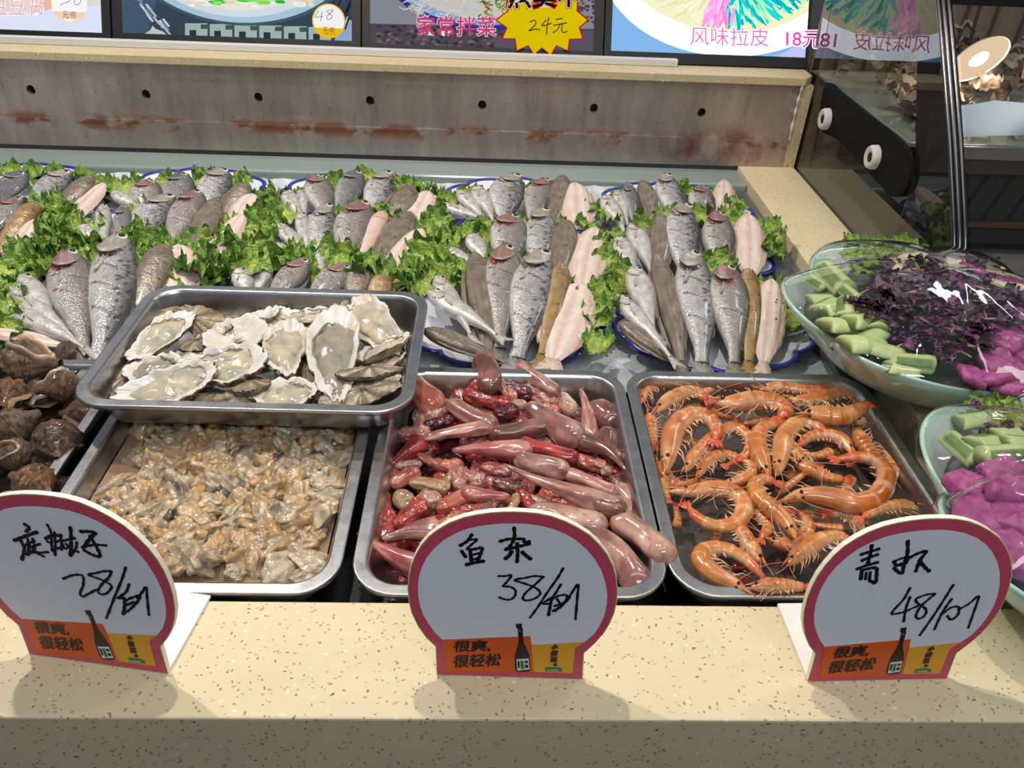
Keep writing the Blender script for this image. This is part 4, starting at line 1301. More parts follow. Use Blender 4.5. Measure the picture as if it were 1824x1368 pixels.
    for i in range(NR):
        u = (i / (NR - 1)) ** 1.1
        D = interp(dx, dy, u); Bq = interp(bx_, by_, u); t = K['t'] * interp(tx, ty, u)
        for k in range(NS):
            a = 2 * PI * k / NS
            ca, sa = math.cos(a), math.sin(a)
            s = math.copysign(abs(ca) ** 0.9, ca); zz_ = math.copysign(abs(sa) ** 0.8, sa)
            half = D if s > 0 else Bq
            x = s * half; z = t * zz_
            if kind == 'belly' and abs(s) > 0.80:      # thin fin fringe with ripples
                z *= 0.35; x *= 1.0 + 0.012 * math.sin(u * 90 + s)
            e = s                                         # -1 belly .. 1 back
            w_ = 0.5 + 0.5 * e
            if kind in ('belly', 'flounder'):
                c = lerp(K['flank'], K['dorsal'], abs(e) ** 2)
                if abs(e) < 0.10 and u > .1: c = lerp(c, tuple(min(1, q * 1.08) for q in c), .6)
                if kind == 'belly':
                    c = lerp(c, (0.62, 0.30, 0.26), 0.35 * max(0, nz(u * 3, e * 2, seed, 2)))
                    if abs(e) > 0.8 and int(u * 60) % 2: c = lerp(c, (0.55, 0.36, 0.30), .4)
                    if .3 < abs(e) < .42: z += 0.004; c = lerp(c, (0.80, 0.69, 0.63), .7)
                    if abs(e) < .06 or .55 < abs(e) < .60: z -= 0.004; c = lerp(c, (0.56, 0.30, 0.27), .55)
            else:
                c = lerp(K['belly'], K['flank'], min(1, max(0, (w_ + 0.02) / 0.38)))
                c = lerp(c, K['dorsal'], max(0, (w_ - 0.50) / 0.42) if w_ < .92 else 1)
            # rows of scales: faint lines along the body
            if kind in ('bass', 'croaker'):
                c = tuple(q * (0.97 + 0.05 * math.sin(e * 26 + 2 * math.sin(u * 9))) for q in c)
            # head, gill cover
            gill = (0.295 if kind != 'silver' else .255) - 0.16 * max(0, e + .25) ** 1.5 - 0.30 * max(0, -.45 - e) ** 1.5
            if deep:
                if u < gill: c = lerp(c, lerp(K['head'], K['belly'], max(0, -e * .8)), 0.72)
                dg = abs(u - gill)
                if -0.008 < u - gill < (0.030 if kind != 'silver' else .010) * max(.0, 0.42 - e) and -0.93 < e < 0.42:
                    c = lerp((0.10, 0.05, 0.045), (0.33, 0.05, 0.05), K['red'] * 0.8); z *= 0.90
                elif gill - 0.035 < u < gill - 0.010 and abs(e) < .95:
                    z *= 1.05; c = lerp(c, (0.62, 0.55, 0.50), 0.35)
                if K['red'] > 0.5 and u < gill + .05 and e < 0.35:
                    c = lerp(c, (0.46, 0.07, 0.08), 0.62 * max(0, nz(u * 8, e * 2, seed, 1.5) + 0.20))
                if abs(u - 0.15 - .05 * e) < 0.005 and -0.8 < e < 0.1: c = lerp(c, (0.10, 0.08, 0.07), .5)
                # mouth
                if u < 0.075 and abs(e + 0.15 + (0.075 - u) * 1.5) < 0.10: c = (0.07, 0.04, 0.04); z *= 0.93
            elif kind in ('goby', 'pale', 'flounder'):
                if u < 0.18: c = lerp(c, K['head'], .6)
                if abs(u - .19) < .008 and abs(e) < .8: c = lerp(c, (0.08, 0.05, 0.04), .6)
            # scored cuts
            if sa > 0:
                for cu, tl in cuts:
                    du = u - (cu + tl * 0.30 * e)
                    if abs(du) < 0.0055 and -0.82 < e < 0.86:
                        z *= 0.90; c = lerp((0.10, 0.055, 0.05), (0.30, 0.10, 0.10), rnd.random() * .6)
                    elif 0 < du < 0.016 and -0.8 < e < .8:
                        z *= 1.015; c = lerp(c, (0.72, 0.60, 0.58), 0.55)
            for su, se, sr in spots:
                if abs(u - su) < sr and abs(e - se) < sr * 6: c = lerp(c, (0.02, 0.02, 0.025), .9)
            blot = nz(u * 5, e * 2.0, seed * 3.1, 2.2) * (0.4 if kind in ('belly', 'pale') else (1.6 if kind in ('flounder', 'goby') else 1.0))
            c = tuple(min(1, max(0, q * (1 + 0.20 * blot))) for q in c)
            y = 1 - u
            v.append((x + bend * math.sin(PI * u), y, z)); col.append(c)
    for i in range(NR - 1):
        for k in range(NS):
            k2_ = (k + 1) % NS; f.append((i * NS + k, i * NS + k2_, (i + 1) * NS + k2_, (i + 1) * NS + k))
    f.append(tuple(range(NS))); f.append(tuple(range((NR - 1) * NS, NR * NS))[::-1])
    mb = MB(); mb.add(v, f, col)
    me = mb.mesh('fish_body', MAT['fish'] if kind in ('bass', 'croaker', 'dark') else (MAT['fillet'] if kind in ('belly', 'pale') else MAT['fishsmooth']))
    parts = []
    # eye
    if kind not in ('belly',):
        eu = {'silver': .115, 'flounder': .07, 'goby': .08, 'pale': .08}.get(kind, .105)
        er = {'silver': .042, 'flounder': .014, 'goby': .018, 'pale': .016}.get(kind, .036)
        ee = {'flounder': .25}.get(kind, .36)
        zt = K['t'] * interp(tx, ty, eu) * 0.90
        mb = MB(); vv = []; cc_ = []; ff = []
        rr_ = [(0.0, .55), (0.35, .52), (0.55, .45), (0.60, .40), (0.85, .25), (1.0, 0.0), (1.0, -.5)]
        for q, h in rr_:
            for k in range(18):
                a = 2 * PI * k / 18
                vv.append((ee * interp(dx, dy, eu) + er * q * math.cos(a), 1 - eu + er * q * math.sin(a), zt + er * h))
                cc_.append((0.015, 0.015, 0.02) if q < .58 else ((0.70, 0.66, 0.55) if q < .9 else (0.24, 0.20, 0.16)))
        for r in range(len(rr_) - 1):
            for k in range(18):
                k2_ = (k + 1) % 18; ff.append((r * 18 + k, (r + 1) * 18 + k, (r + 1) * 18 + k2_, r * 18 + k2_))
        mb.add(vv, ff, cc_); parts.append(('eye', mb.mesh('fish_eye', MAT['eye'])))
    if deep and kind != 'silver':
        mb = MB(); NU, NE = 14, 18; vv = []; cc_ = []
        for side in (1.0, 0.86):
            for i in range(NU):
                for j in range(NE):
                    e = -0.94 + 1.36 * j / (NE - 1)
                    ue = 0.300 - 0.16 * max(0, e + .25) ** 1.5 - 0.30 * max(0, -.45 - e) ** 1.5
                    u = 0.105 + (ue - 0.105) * i / (NU - 1)
                    D = interp(dx, dy, u) if e > 0 else interp(bx_, by_, u)
                    zz_ = K['t'] * interp(tx, ty, u) * max(0.05, 1 - abs(e) ** 2.2) ** 0.4
                    lift = 0.032 * (i / (NU - 1)) ** 1.5 * max(0.1, 1 - max(0, e + .3) * 1.3)
                    vv.append((e * D, 1 - u, (zz_ + lift) if side == 1.0 else (zz_ + lift - 0.010 * (1 if i else 0.3))))
                    c = lerp(K['head'], K['flank'], 0.35 + 0.5 * nz(u * 12, e * 2, seed, 2))
                    if i > NU - 3: c = lerp(c, (0.60, 0.52, 0.46), .55)
                    if K['red'] > .5 and nz(u * 9, e * 3, seed + 9, 1.4) > -0.05: c = lerp(c, (0.42, 0.08, 0.08), .6)
                    cc_.append(c)
        ff = []
        o2 = NU * NE
        for i in range(NU - 1):
            for j in range(NE - 1):
                a_ = i * NE + j
                ff.append((a_, a_ + NE, a_ + NE + 1, a_ + 1)); ff.append((o2 + a_, o2 + a_ + 1, o2 + a_ + NE + 1, o2 + a_ + NE))
        for j in range(NE - 1):
            a_ = (NU - 1) * NE + j; ff.append((a_, a_ + o2, a_ + o2 + 1, a_ + 1))
        mb.add(vv, ff, cc_); parts.append(('gill_cover', mb.mesh('fish_gill_cover', MAT['fishsmooth'])))
    def fin(name, outline, zc, c1, c2, th=0.004):
        mb = MB(); n_ = len(outline); cx0 = np.mean(outline, axis=0)
        P = smoothpath([np.array(p) for p in outline], n_ * 5, True); m_ = len(P)
        vv = [(p[0], p[1], zc + th + 0.006 * math.sin(i * 1.7)) for i, p in enumerate(P)] + [(p[0], p[1], zc - th) for p in P] + [(cx0[0], cx0[1], zc + th * 1.5), (cx0[0], cx0[1], zc - th * 1.5)]
        ff = []
        for i in range(m_):
            j = (i + 1) % m_
            ff += [(i, j, 2 * m_), (m_ + j, m_ + i, 2 * m_ + 1), (i, m_ + i, m_ + j, j)]
        cc_ = [c1 if i % 3 else c2 for i in range(m_)] * 2 + [c1, c1]
        mb.add(vv, ff, cc_); parts.append((name, mb.mesh('fish_' + name, MAT['fin'])))
    tcol = lerp(K['flank'], K['dorsal'], .5)
    fin('tail_fin', [(-.03, .02), (-.075, -.09), (-.10, -.17), (0, -.12), (.10, -.17), (.078, -.09), (.03, .02)], 0, tcol, lerp(tcol, (0, 0, 0), .45), .006)
    if deep:
        fin('pectoral_fin', [(-.02, .70), (-.05, .71), (-.075, .64), (-.085, .57), (-.06, .59), (-.035, .66)], K['t'] * 0.93, lerp(K['flank'], (.42, .36, .28), .6), lerp(K['dorsal'], (.2, .17, .14), .5), .003)
        dm = interp(dx, dy, .45)
        fin('dorsal_fin', [(dm * .93, .72), (dm * 1.16, .62), (dm * 1.20, .5), (dm * 1.05, .38), (dm * .7, .22), (dm * .62, .26), (dm * .85, .45)], -.005, lerp(K['dorsal'], (.3, .27, .24), .3), (0.05, 0.05, 0.055), .006)
    else:
        dm = interp(dx, dy, .4)
        fin('edge_fin', [(dm * .9, .80), (dm * 1.14, .62), (dm * 1.17, .45), (dm * 1.02, .25), (dm * .6, .1), (dm * .55, .14), (dm * .85, .4)], -.004, lerp(K['dorsal'], K['belly'], .3), K['dorsal'], .005)
        bm = interp(bx_, by_, .4)
        fin('edge_fin', [(-bm * .9, .80), (-bm * 1.14, .62), (-bm * 1.17, .45), (-bm * 1.02, .25), (-bm * .6, .1), (-bm * .55, .14), (-bm * .85, .4)], -.004, lerp(K['dorsal'], K['belly'], .3), K['dorsal'], .005)
    return me, parts, K


FV = {}
for kd, nvar in (('bass', 3), ('croaker', 3), ('dark', 2), ('silver', 3), ('flounder', 3), ('goby', 2), ('pale', 1), ('belly', 4)):
    FV[kd] = [fishbody(kd, 10 * i + len(kd) * 7) for i in range(nvar)]
KN = {'bass': ('sea_bass', 'silver spotted sea bass'), 'croaker': ('croaker', 'grey scaled fish with reddened gill'), 'dark': ('dark_bream', 'dark blue-grey bream'), 'silver': ('silver_fish', 'small silvery fish'), 'flounder': ('flounder', 'brown flatfish'), 'goby': ('yellow_fish', 'glossy yellow-brown slender fish'), 'pale': ('pale_fish', 'pale orange slender fish'), 'belly': ('flatfish_belly', 'flatfish with pale pink underside up')}
# kind, head px, tail px, width px, tail stretch, lean
FISH = {
 ('f', 1): [('belly', -30, 590, 140, 614, 36), ('silver', 12, 548, 150, 620, 36), ('silver', 18, 512, 140, 612, 34), ('silver', 38, 490, 100, 590, 42), ('croaker', 118, 447, 152, 628, 78), ('bass', 213, 417, 172, 645, 80), ('flounder', 294, 436, 240, 556, 56), ('belly', 318, 436, 320, 540, 58)],
 ('f', 2): [('silver', 426, 478, 440, 540, 38), ('silver', 476, 464, 452, 535, 32), ('croaker', 548, 461, 470, 552, 52), ('croaker', 622, 470, 540, 552, 56), ('flounder', 642, 470, 626, 552, 46), ('goby', 684, 490, 672, 560, 40)],
 ('f', 3): [('flounder', 754, 588, 890, 640, 44), ('silver', 776, 492, 838, 596, 36), ('silver', 762, 520, 884, 597, 42), ('flounder', 846, 451, 868, 628, 56), ('croaker', 899, 436, 890, 622, 72), ('bass', 965, 446, 922, 640, 80), ('goby', 1000, 470, 966, 632, 40), ('belly', 1032, 505, 985, 640, 78)],
 ('f', 4): [('flounder', 1103, 576, 1205, 646, 46), ('silver', 1126, 477, 1164, 592, 48), ('silver', 1098, 526, 1194, 636, 34), ('flounder', 1168, 452, 1212, 644, 46), ('bass', 1226, 446, 1250, 648, 72), ('croaker', 1288, 472, 1308, 648, 72), ('goby', 1332, 480, 1334, 644, 38), ('belly', 1375, 498, 1360, 645, 50)],
 ('m', 0): [('croaker', 36, 351, -24, 430, 44), ('goby', 64, 362, 0, 452, 36), ('belly', 62, 392, 10, 474, 36)],
 ('m', 1): [('silver', 143, 403, 184, 446, 28), ('silver', 184, 365, 186, 450, 28), ('dark', 219, 365, 216, 446, 30), ('bass', 306, 347, 226, 450, 64), ('croaker', 352, 341, 292, 455, 60), ('flounder', 388, 354, 336, 468, 46), ('belly', 432, 382, 366, 480, 42)],
 ('m', 2): [('silver', 477, 437, 536, 462, 24), ('silver', 493, 400, 551, 464, 32), ('silver', 534, 379, 556, 464, 28), ('bass', 581, 363, 574, 486, 50), ('croaker', 645, 360, 614, 486, 70), ('pale', 684, 378, 640, 476, 32), ('flounder', 732, 379, 664, 484, 52), ('belly', 752, 408, 684, 488, 44)],
 ('m', 3): [('silver', 796, 446, 846, 474, 30), ('silver', 838, 418, 868, 472, 36), ('croaker', 909, 382, 894, 492, 70), ('bass', 966, 372, 950, 496, 58), ('flounder', 1011, 393, 988, 502, 46), ('belly', 1060, 406, 1036, 512, 56)],
 ('m', 4): [('silver', 1124, 400, 1160, 486, 40), ('silver', 1099, 424, 1132, 496, 38), ('flounder', 1178, 382, 1170, 490, 42), ('bass', 1216, 364, 1222, 500, 60), ('croaker', 1275, 379, 1288, 500, 58), ('belly', 1332, 382, 1335, 494, 52)],
 ('b', 0): [('dark', 44, 305, -26, 374, 50), ('bass', 124, 303, 44, 376, 50), ('flounder', 165, 314, 88, 390, 38), ('belly', 186, 327, 108, 404, 38)],
 ('b', 1): [('silver', 199, 343, 252, 378, 26), ('croaker', 265, 320, 256, 388, 52), ('dark', 325, 308, 302, 384, 52), ('bass', 398, 300, 358, 386, 54), ('flounder', 443, 327, 392, 384, 38), ('belly', 452, 346, 414, 398, 42)],
 ('b', 2): [('silver', 510, 342, 538, 392, 32), ('silver', 534, 340, 544, 392, 20), ('croaker', 561, 312, 582, 396, 52), ('dark', 637, 305, 596, 392, 48), ('bass', 690, 305, 656, 396, 52), ('flounder', 734, 331, 686, 402, 44), ('belly', 762, 340, 726, 412, 44)],
 ('b', 3): [('silver', 785, 367, 862, 392, 27), ('silver', 815, 340, 864, 394, 28), ('silver', 846, 334, 878, 394, 34), ('bass', 916, 310, 896, 402, 60), ('croaker', 970, 319, 944, 404, 48), ('flounder', 1004, 314, 982, 404, 40), ('belly', 1024, 326, 1034, 410, 54)],
 ('b', 4): [('silver', 1075, 350, 1112, 414, 36), ('silver', 1097, 341, 1118, 402, 24), ('dark', 1116, 325, 1130, 406, 30), ('flounder', 1145, 322, 1158, 400, 34), ('bass', 1182, 310, 1210, 402, 48), ('croaker', 1250, 331, 1240, 398, 46), ('belly', 1290, 321, 1292, 398, 36)],
}
frnd = random.Random(21)
for (r, c), lst in FISH.items():
    order = sorted(range(len(lst)), key=lambda i: (lst[i][1] + lst[i][3]) / 2)
    rank = {i: q for q, i in enumerate(order)}
    for i, (kd, hx, hy, tx_, ty_, wpx) in enumerate(lst):
        me, parts, K = FV[kd][frnd.randrange(len(FV[kd]))]
        small = kd == 'silver'
        thick = 0.016 if kd == 'belly' else 0.028
        zh = (0.030 if not small else 0.016) + frnd.uniform(-.003, .004); zt = -0.006 if not small else 0.002
        if kd == 'belly': zh -= 0.006
        if (r, c) == ('f', 1) and rank[i] < 4: zh = 0.012 + 0.005 * i
        if (r, c) in (('f', 3), ('f', 4)) and kd == 'silver': zh = 0.022; zt = 0.014
        if (r, c) == ('f', 2): zh = 0.020; zt = -0.012
        A = atz(hx, hy, zh); B = atz(tx_, ty_, zt)
        d = A - B; L = np.linalg.norm(d)
        yax = d / L
        # width at mid
        mid = (A + B) / 2; zc = (mid - CAMP) @ _fw
        wm = 1.08 * wpx * zc / FPX
        prof = max(q for _, q in K['d']) + max(q for _, q in K['b'])
        nv = np.array((0, 0, 1.0)) - yax * yax[2]; nv /= np.linalg.norm(nv)
        xa = np.cross(yax, nv)
        tilt = math.radians(frnd.uniform(4, 12)) * (1 if kd != 'belly' else .3)
        xa2 = xa * math.cos(tilt) - nv * math.sin(tilt) ; nv2 = np.cross(xa2, yax)
        o = link(KN[kd][0], me)
        sx = wm / prof; sz = max(min(sx, L) * 1.0, thick / (2 * K['t']) * 0.75)
        base = B
        Mx = Matrix(((xa2[0] * sx, yax[0] * L, nv2[0] * sz, base[0]), (xa2[1] * sx, yax[1] * L, nv2[1] * sz, base[1]), (xa2[2] * sx, yax[2] * L, nv2[2] * sz, base[2]), (0, 0, 0, 1)))
        loc, rot, sca = Mx.decompose()
        o.location = loc; o.rotation_euler = rot.to_euler(); o.scale = sca
        k_ = rank[i]; n_ = len(lst)
        pos = 'leftmost' if k_ == 0 else ('rightmost' if k_ == n_ - 1 else ORD[k_] + ' from left')
        tag(o, '%s, %s on %s %s' % (KN[kd][1], pos, ROWN[r], SHORTC[c]), 'fish', 'fish on the platters')
        for pn, pm in parts:
            if pn == 'tail_fin' and (r != 'f' or c == 2): continue
            link(pn, pm, o)

# ------------------------------------------------------------------ lettuce
def lettuce_mesh(seed):
    mb = MB(); nu, nv_ = 44, 32
    v = []; c = []
    for j in range(nv_):
        b = j / (nv_ - 1)
        for i in range(nu):
            a = i / (nu - 1) * 2 - 1
            rr_ = abs(a) ** 2 * 0.7 + b * 0.9
            wd = 0.52 * (0.25 + 0.75 * math.sin(min(b, 1) * PI * 0.62 + .25))
            x = a * wd; y = b - 0.10 * a * a
            edge = max(abs(a) ** 2.5, b ** 4)
            z = 0.22 * b * b - 0.08 + 0.20 * a * a * b + edge * (0.13 * math.sin(a * 11 + b * 9 + seed) + 0.07 * math.sin(a * 23 - b * 19 + seed * 2) + 0.03 * math.sin(a * 39 + b * 33 + seed)) + 0.09 * nz(a, b, seed, 2.6) + 0.035 * nz(a, b, seed, 7)
            x += edge * 0.045 * math.sin(b * 19 + seed); y += edge * 0.04 * math.sin(a * 17 + seed)
            v.append((x, y - 0.5, z))
            rib = math.exp(-(a * 7) ** 2) * (1 - b * .8)
            base = lerp((0.56, 0.70, 0.12), (0.09, 0.27, 0.025), min(1, max(0, 0.25 + 0.6 * edge + 0.5 * nz(a, b, seed + 3, 3))))
            c.append(lerp(base, (0.62, 0.72, 0.34), rib * .8))
    mb.add(v, [(j * nu + i, j * nu + i + 1, (j + 1) * nu + i + 1, (j + 1) * nu + i) for j in range(nv_ - 1) for i in range(nu - 1)], c)
    return mb.mesh('lettuce_leaf', MAT['lettuce'])


LM = [lettuce_mesh(i * 1.7) for i in range(6)]
LET = {
 ('b', 0): [(20, 296), (60, 302), (78, 296), (96, 300), (150, 305), (172, 315), (190, 322), (108, 362), (122, 384), (100, 372)],
 ('b', 1): [(205, 332), (222, 326), (236, 332), (290, 322), (340, 326), (374, 312), (424, 318), (448, 334), (470, 342), (484, 352), (252, 360), (466, 366), (410, 330), (480, 372)],
 ('b', 2): [(522, 332), (575, 318), (600, 320), (655, 312), (708, 320), (724, 330), (746, 326), (764, 332), (772, 352), (612, 372), (650, 360), (676, 372), (700, 380), (714, 388), (590, 330), (668, 316)],
 ('b', 3): [(798, 346), (828, 332), (862, 346), (936, 320), (1048, 358), (832, 398), (868, 388), (1064, 366), (845, 330)],
 ('b', 4): [(1105, 335), (1215, 332), (1236, 336), (1270, 338), (1084, 378), (1226, 326), (1312, 352)],
 ('m', 0): [(78, 352), (90, 382), (110, 404), (74, 424), (94, 442), (34, 456), (16, 470), (52, 462), (84, 370), (112, 424), (100, 460), (120, 440)],
 ('m', 1): [(160, 402), (132, 412), (150, 432), (172, 452), (120, 462), (252, 432), (272, 442), (300, 432), (330, 444), (346, 460), (360, 482), (430, 432), (442, 402), (456, 422), (470, 392), (400, 462), (420, 472), (466, 410), (200, 440), (220, 436), (140, 470), (446, 452), (290, 450)],
 ('m', 2): [(494, 382), (470, 422), (480, 452), (560, 458), (590, 458), (610, 464), (560, 472), (520, 462), (750, 432), (770, 442), (762, 462), (780, 422), (740, 482), (720, 492), (702, 492), (772, 402), (500, 462), (640, 470), (755, 490), (456, 470), (745, 410)],
 ('m', 3): [(828, 412), (868, 422), (800, 422), (782, 452), (860, 448), (890, 464), (930, 398), (986, 392), (1072, 442), (1077, 462), (1044, 398), (848, 404), (884, 408)],
 ('m', 4): [(1090, 414), (1150, 402), (1190, 384), (1246, 374), (1300, 378), (1312, 396), (1364, 402), (1372, 422), (1360, 436), (1244, 384), (1378, 440)],
 ('f', 1): [(10, 484), (30, 472), (62, 458), (0, 514), (82, 462), (242, 442), (256, 462), (340, 462), (360, 484), (350, 494), (6, 586), (346, 440), (100, 480), (2, 550)],
 ('f', 3): [(800, 494), (820, 504), (790, 484), (930, 472), (986, 492), (1070, 544), (1062, 558), (1066, 606), (812, 480), (880, 462), (1048, 530)],
 ('f', 4): [(1100, 504), (1076, 514), (1078, 548), (1266, 468), (1360, 508), (1402, 562), (1256, 474), (1280, 470), (1106, 490), (1394, 530)],
}
lrnd = random.Random(33)
for (r, c), pts in LET.items():
    for px, py in pts:
        if r == 'b': py += 7
        o = link('lettuce_leaf', lrnd.choice(LM))
        P = atz(px, py + 5, 0.006 + lrnd.uniform(-.006, .006))
        s_ = lrnd.uniform(0.054, 0.080) * (0.72 if c in (3, 4) else 1.0) * (0.78 if r == 'b' else 1.0)
        o.location = tuple(P); o.scale = (s_, s_, s_)
        o.rotation_euler = (lrnd.uniform(-.35, .4), lrnd.uniform(-.35, .35), lrnd.uniform(-1.5, 1.5) + (PI if lrnd.random() < .25 else 0))
        tag(o, 'frilly green lettuce leaf tucked round the fish on %s %s' % (ROWN[r], SHORTC[c]), 'lettuce leaf', 'lettuce leaves on %s %s' % (ROWN[r], SHORTC[c]))

# ================================================================== oysters
def c_oy(x, y):
    return 100 + x / 2.682, 490 + y / 2.682


def oyster_parts(seed, L, W, kind):
    """lies in xy, hinge at -x, lip at +x; kind: open (flesh), white (bare inner shell), rough (outside up)"""
    rnd = random.Random(seed); n = 56
    ph = [rnd.uniform(0, 6.3) for _ in range(6)]
    def rad(t):
        ca, sa = math.cos(t), math.sin(t)
        w_ = W / 2 * (0.62 + 0.38 * (0.5 + 0.5 * ca)) * (1 + .05 * math.sin(5 * t + ph[0]) + .04 * math.sin(9 * t + ph[1]) + .03 * math.sin(15 * t + ph[2]))
        l_ = L / 2 * (1 + .04 * math.sin(4 * t + ph[3]) + .025 * math.sin(11 * t + ph[4]))
        return l_ * ca, w_ * sa + W * 0.06 * math.sin(2.2 * ca + ph[5])
    mb = MB(); dep = 0.17 * W
    # inner dish
    v = []; c = []; f = []
    fr = [1.0, .96, .88, .75, .55, .3, .05]; hh = [0.10, .11, .05, -.10, -.35, -.5, -.55]
    for q, h in zip(fr, hh):
        for i in range(n):
            t = 2 * PI * i / n; x, y = rad(t)
            ed = (0.028 * math.sin(7 * t + ph[0]) + 0.018 * math.sin(13 * t + ph[1]) + .02 * math.sin(19 * t + ph[3])) * W * (q ** 3)
            if kind == 'rough': h_ = (1 - q) * 0.55 + 0.05
            else: h_ = h
            v.append((x * q, y * q, h_ * dep * 1.6 + ed))
            if kind == 'rough':
                g = 0.5 + 0.5 * nz(x * 60, y * 60, seed, 1.4)
                cc_ = lerp((0.48, 0.36, 0.20), (0.10, 0.07, 0.05), min(1, max(0, g * 1.5 - .25))); cc_ = lerp(cc_, (0.70, 0.64, 0.52), min(1, max(0, 1.6 * nz(x * 90, y * 45, seed + 4, 1.2))))
            else:
                g = nz(x * 40, y * 40, seed, 1.1)
                cc_ = lerp((0.76, 0.71, 0.68), (0.66, 0.58, 0.46), min(1, max(0, g + .25 + (.35 if q < .7 else 0))))
                if q > .97: cc_ = lerp(cc_, (0.36, 0.25, 0.14), .5)
                if nz(x * 55, y * 55, seed + 11, 1) > .30: cc_ = lerp(cc_, (0.56, 0.44, 0.28), .6)
            c.append(cc_)
    m_ = len(fr)
    # outside, flared and flaky
    fo = [1.0, .99, .93, .84, .70, .5, .2]; ho = [0.06, -.12, -.30, -.52, -.75, -.95, -1.05]
    for q, h in zip(fo, ho):
        for i in range(n):
            t = 2 * PI * i / n; x, y = rad(t); k = q * (1 + .05 * math.sin(23 * t + q * 40) + 0.04 * nz(x * 80, y * 80, q * 5, 1))
            v.append((x * k, y * k, h * dep * 1.5))
            g = 0.5 + 0.5 * nz(x * 70, y * 70, q * 7 + seed, 1.3)
            c.append(lerp((0.44, 0.32, 0.18), (0.06, 0.045, 0.035), min(1, max(0, 1.5 * g - .25))))
    R_ = len(fr) + len(fo)
    for r in range(R_ - 1):
        if r == m_ - 1: continue
        for i in range(n):
            j = (i + 1) % n
            f.append((r * n + i, r * n + j, (r + 1) * n + j, (r + 1) * n + i) if r >= m_ else (r * n + i, (r + 1) * n + i, (r + 1) * n + j, r * n + j))
    for i in range(n):
        j = (i + 1) % n; f.append((i, j, m_ * n + j, m_ * n + i))
    f.append(tuple(range((m_ - 1) * n, m_ * n))); f.append(tuple(range((R_ - 1) * n, R_ * n))[::-1])
    mb.add(v, f, c)
    shell = mb.mesh('oyster_shell', MAT['shellrough'] if kind == 'rough' else MAT['nacre'])
    out = [('oyster', shell)]
    if kind in ('open', 'dark'):
        mb = MB(); v = []; c = []; f = []; n2 = 44
        fr2 = [1.0, .97, .88, .72, .5, .25, .04]; h2 = [-.06, .10, .24, .34, .40, .42, .42]
        ox, oy_ = rnd.uniform(-.04, .06) * L, rnd.uniform(-.04, .04) * W
        for q, h in zip(fr2, h2):
            for i in range(n2):
                t = 2 * PI * i / n2; x, y = rad(t); k = q * (0.78 + .06 * math.sin(3 * t + ph[2]) + 0.04 * math.sin(8 * t + ph[4]))
                xx, yy = x * k + ox, y * k + oy_
                z = (-0.35 + h + 0.22 * nz(xx * 45, yy * 45, seed, 1) + 0.10 * nz(xx * 120, yy * 120, seed, 1)) * dep * 1.5
                v.append((xx, yy, z))
                g = nz(xx * 50, yy * 50, seed + 7, 1)
                cc_ = lerp((0.62, 0.53, 0.37), (0.42, 0.39, 0.32), min(1, max(0, .5 + 1.3 * g)))
                if seed % 5 == 0: cc_ = lerp(cc_, (0.58, 0.42, 0.20), .6)
                if kind == 'dark': cc_ = lerp(cc_, (0.20, 0.18, 0.15), .55)
                if nz(xx * 80, yy * 80, seed + 2, 1) > .38: cc_ = lerp(cc_, (0.22, 0.20, 0.17), .55)
                c.append(cc_)
        for r in range(len(fr2) - 1):
            for i in range(n2):
                j = (i + 1) % n2; f.append((r * n2 + i, (r + 1) * n2 + i, (r + 1) * n2 + j, r * n2 + j)[::-1])
        f.append(tuple(range((len(fr2) - 1) * n2, len(fr2) * n2)))
        mb.add(v, f, c); out.append(('flesh', mb.mesh('oyster_flesh', MAT['oyster'])))
        mb = MB(); a0 = rnd.uniform(-1.0, .6); a1 = a0 + rnd.uniform(1.8, 3.2)
        pts = []
        for t in np.linspace(a0, a1, 40):
            x, y = rad(t); k = .74 + .05 * math.sin(3 * t + ph[2]) + .02 * math.sin(9 * t + ph[0])
            pts.append((x * k + ox, y * k + oy_, (-.20 + .06 * math.sin(t * 17)) * dep * 1.5 + .003))
        dk = (0.06, 0.055, 0.05) if kind == 'dark' else rnd.choice([(0.30, 0.22, 0.12), (0.24, 0.20, 0.14), (0.12, 0.10, 0.08), (0.40, 0.30, 0.17)])
        sweep(mb, pts, [(0.0026 if kind == 'dark' else 0.0014) * (1 + .5 * nz(i * .23, seed, 0, 1)) * (0.3 + 0.7 * math.sin(PI * (i + 1) / 41)) for i in range(40)], 8, lambda i, a: lerp(dk, (0.4, 0.36, 0.28), .5 + .5 * nz(i * .4, a, seed, 1)), 0.7)
        out.append(('mantle', mb.mesh('oyster_mantle', MAT['oyster'])))
    return out


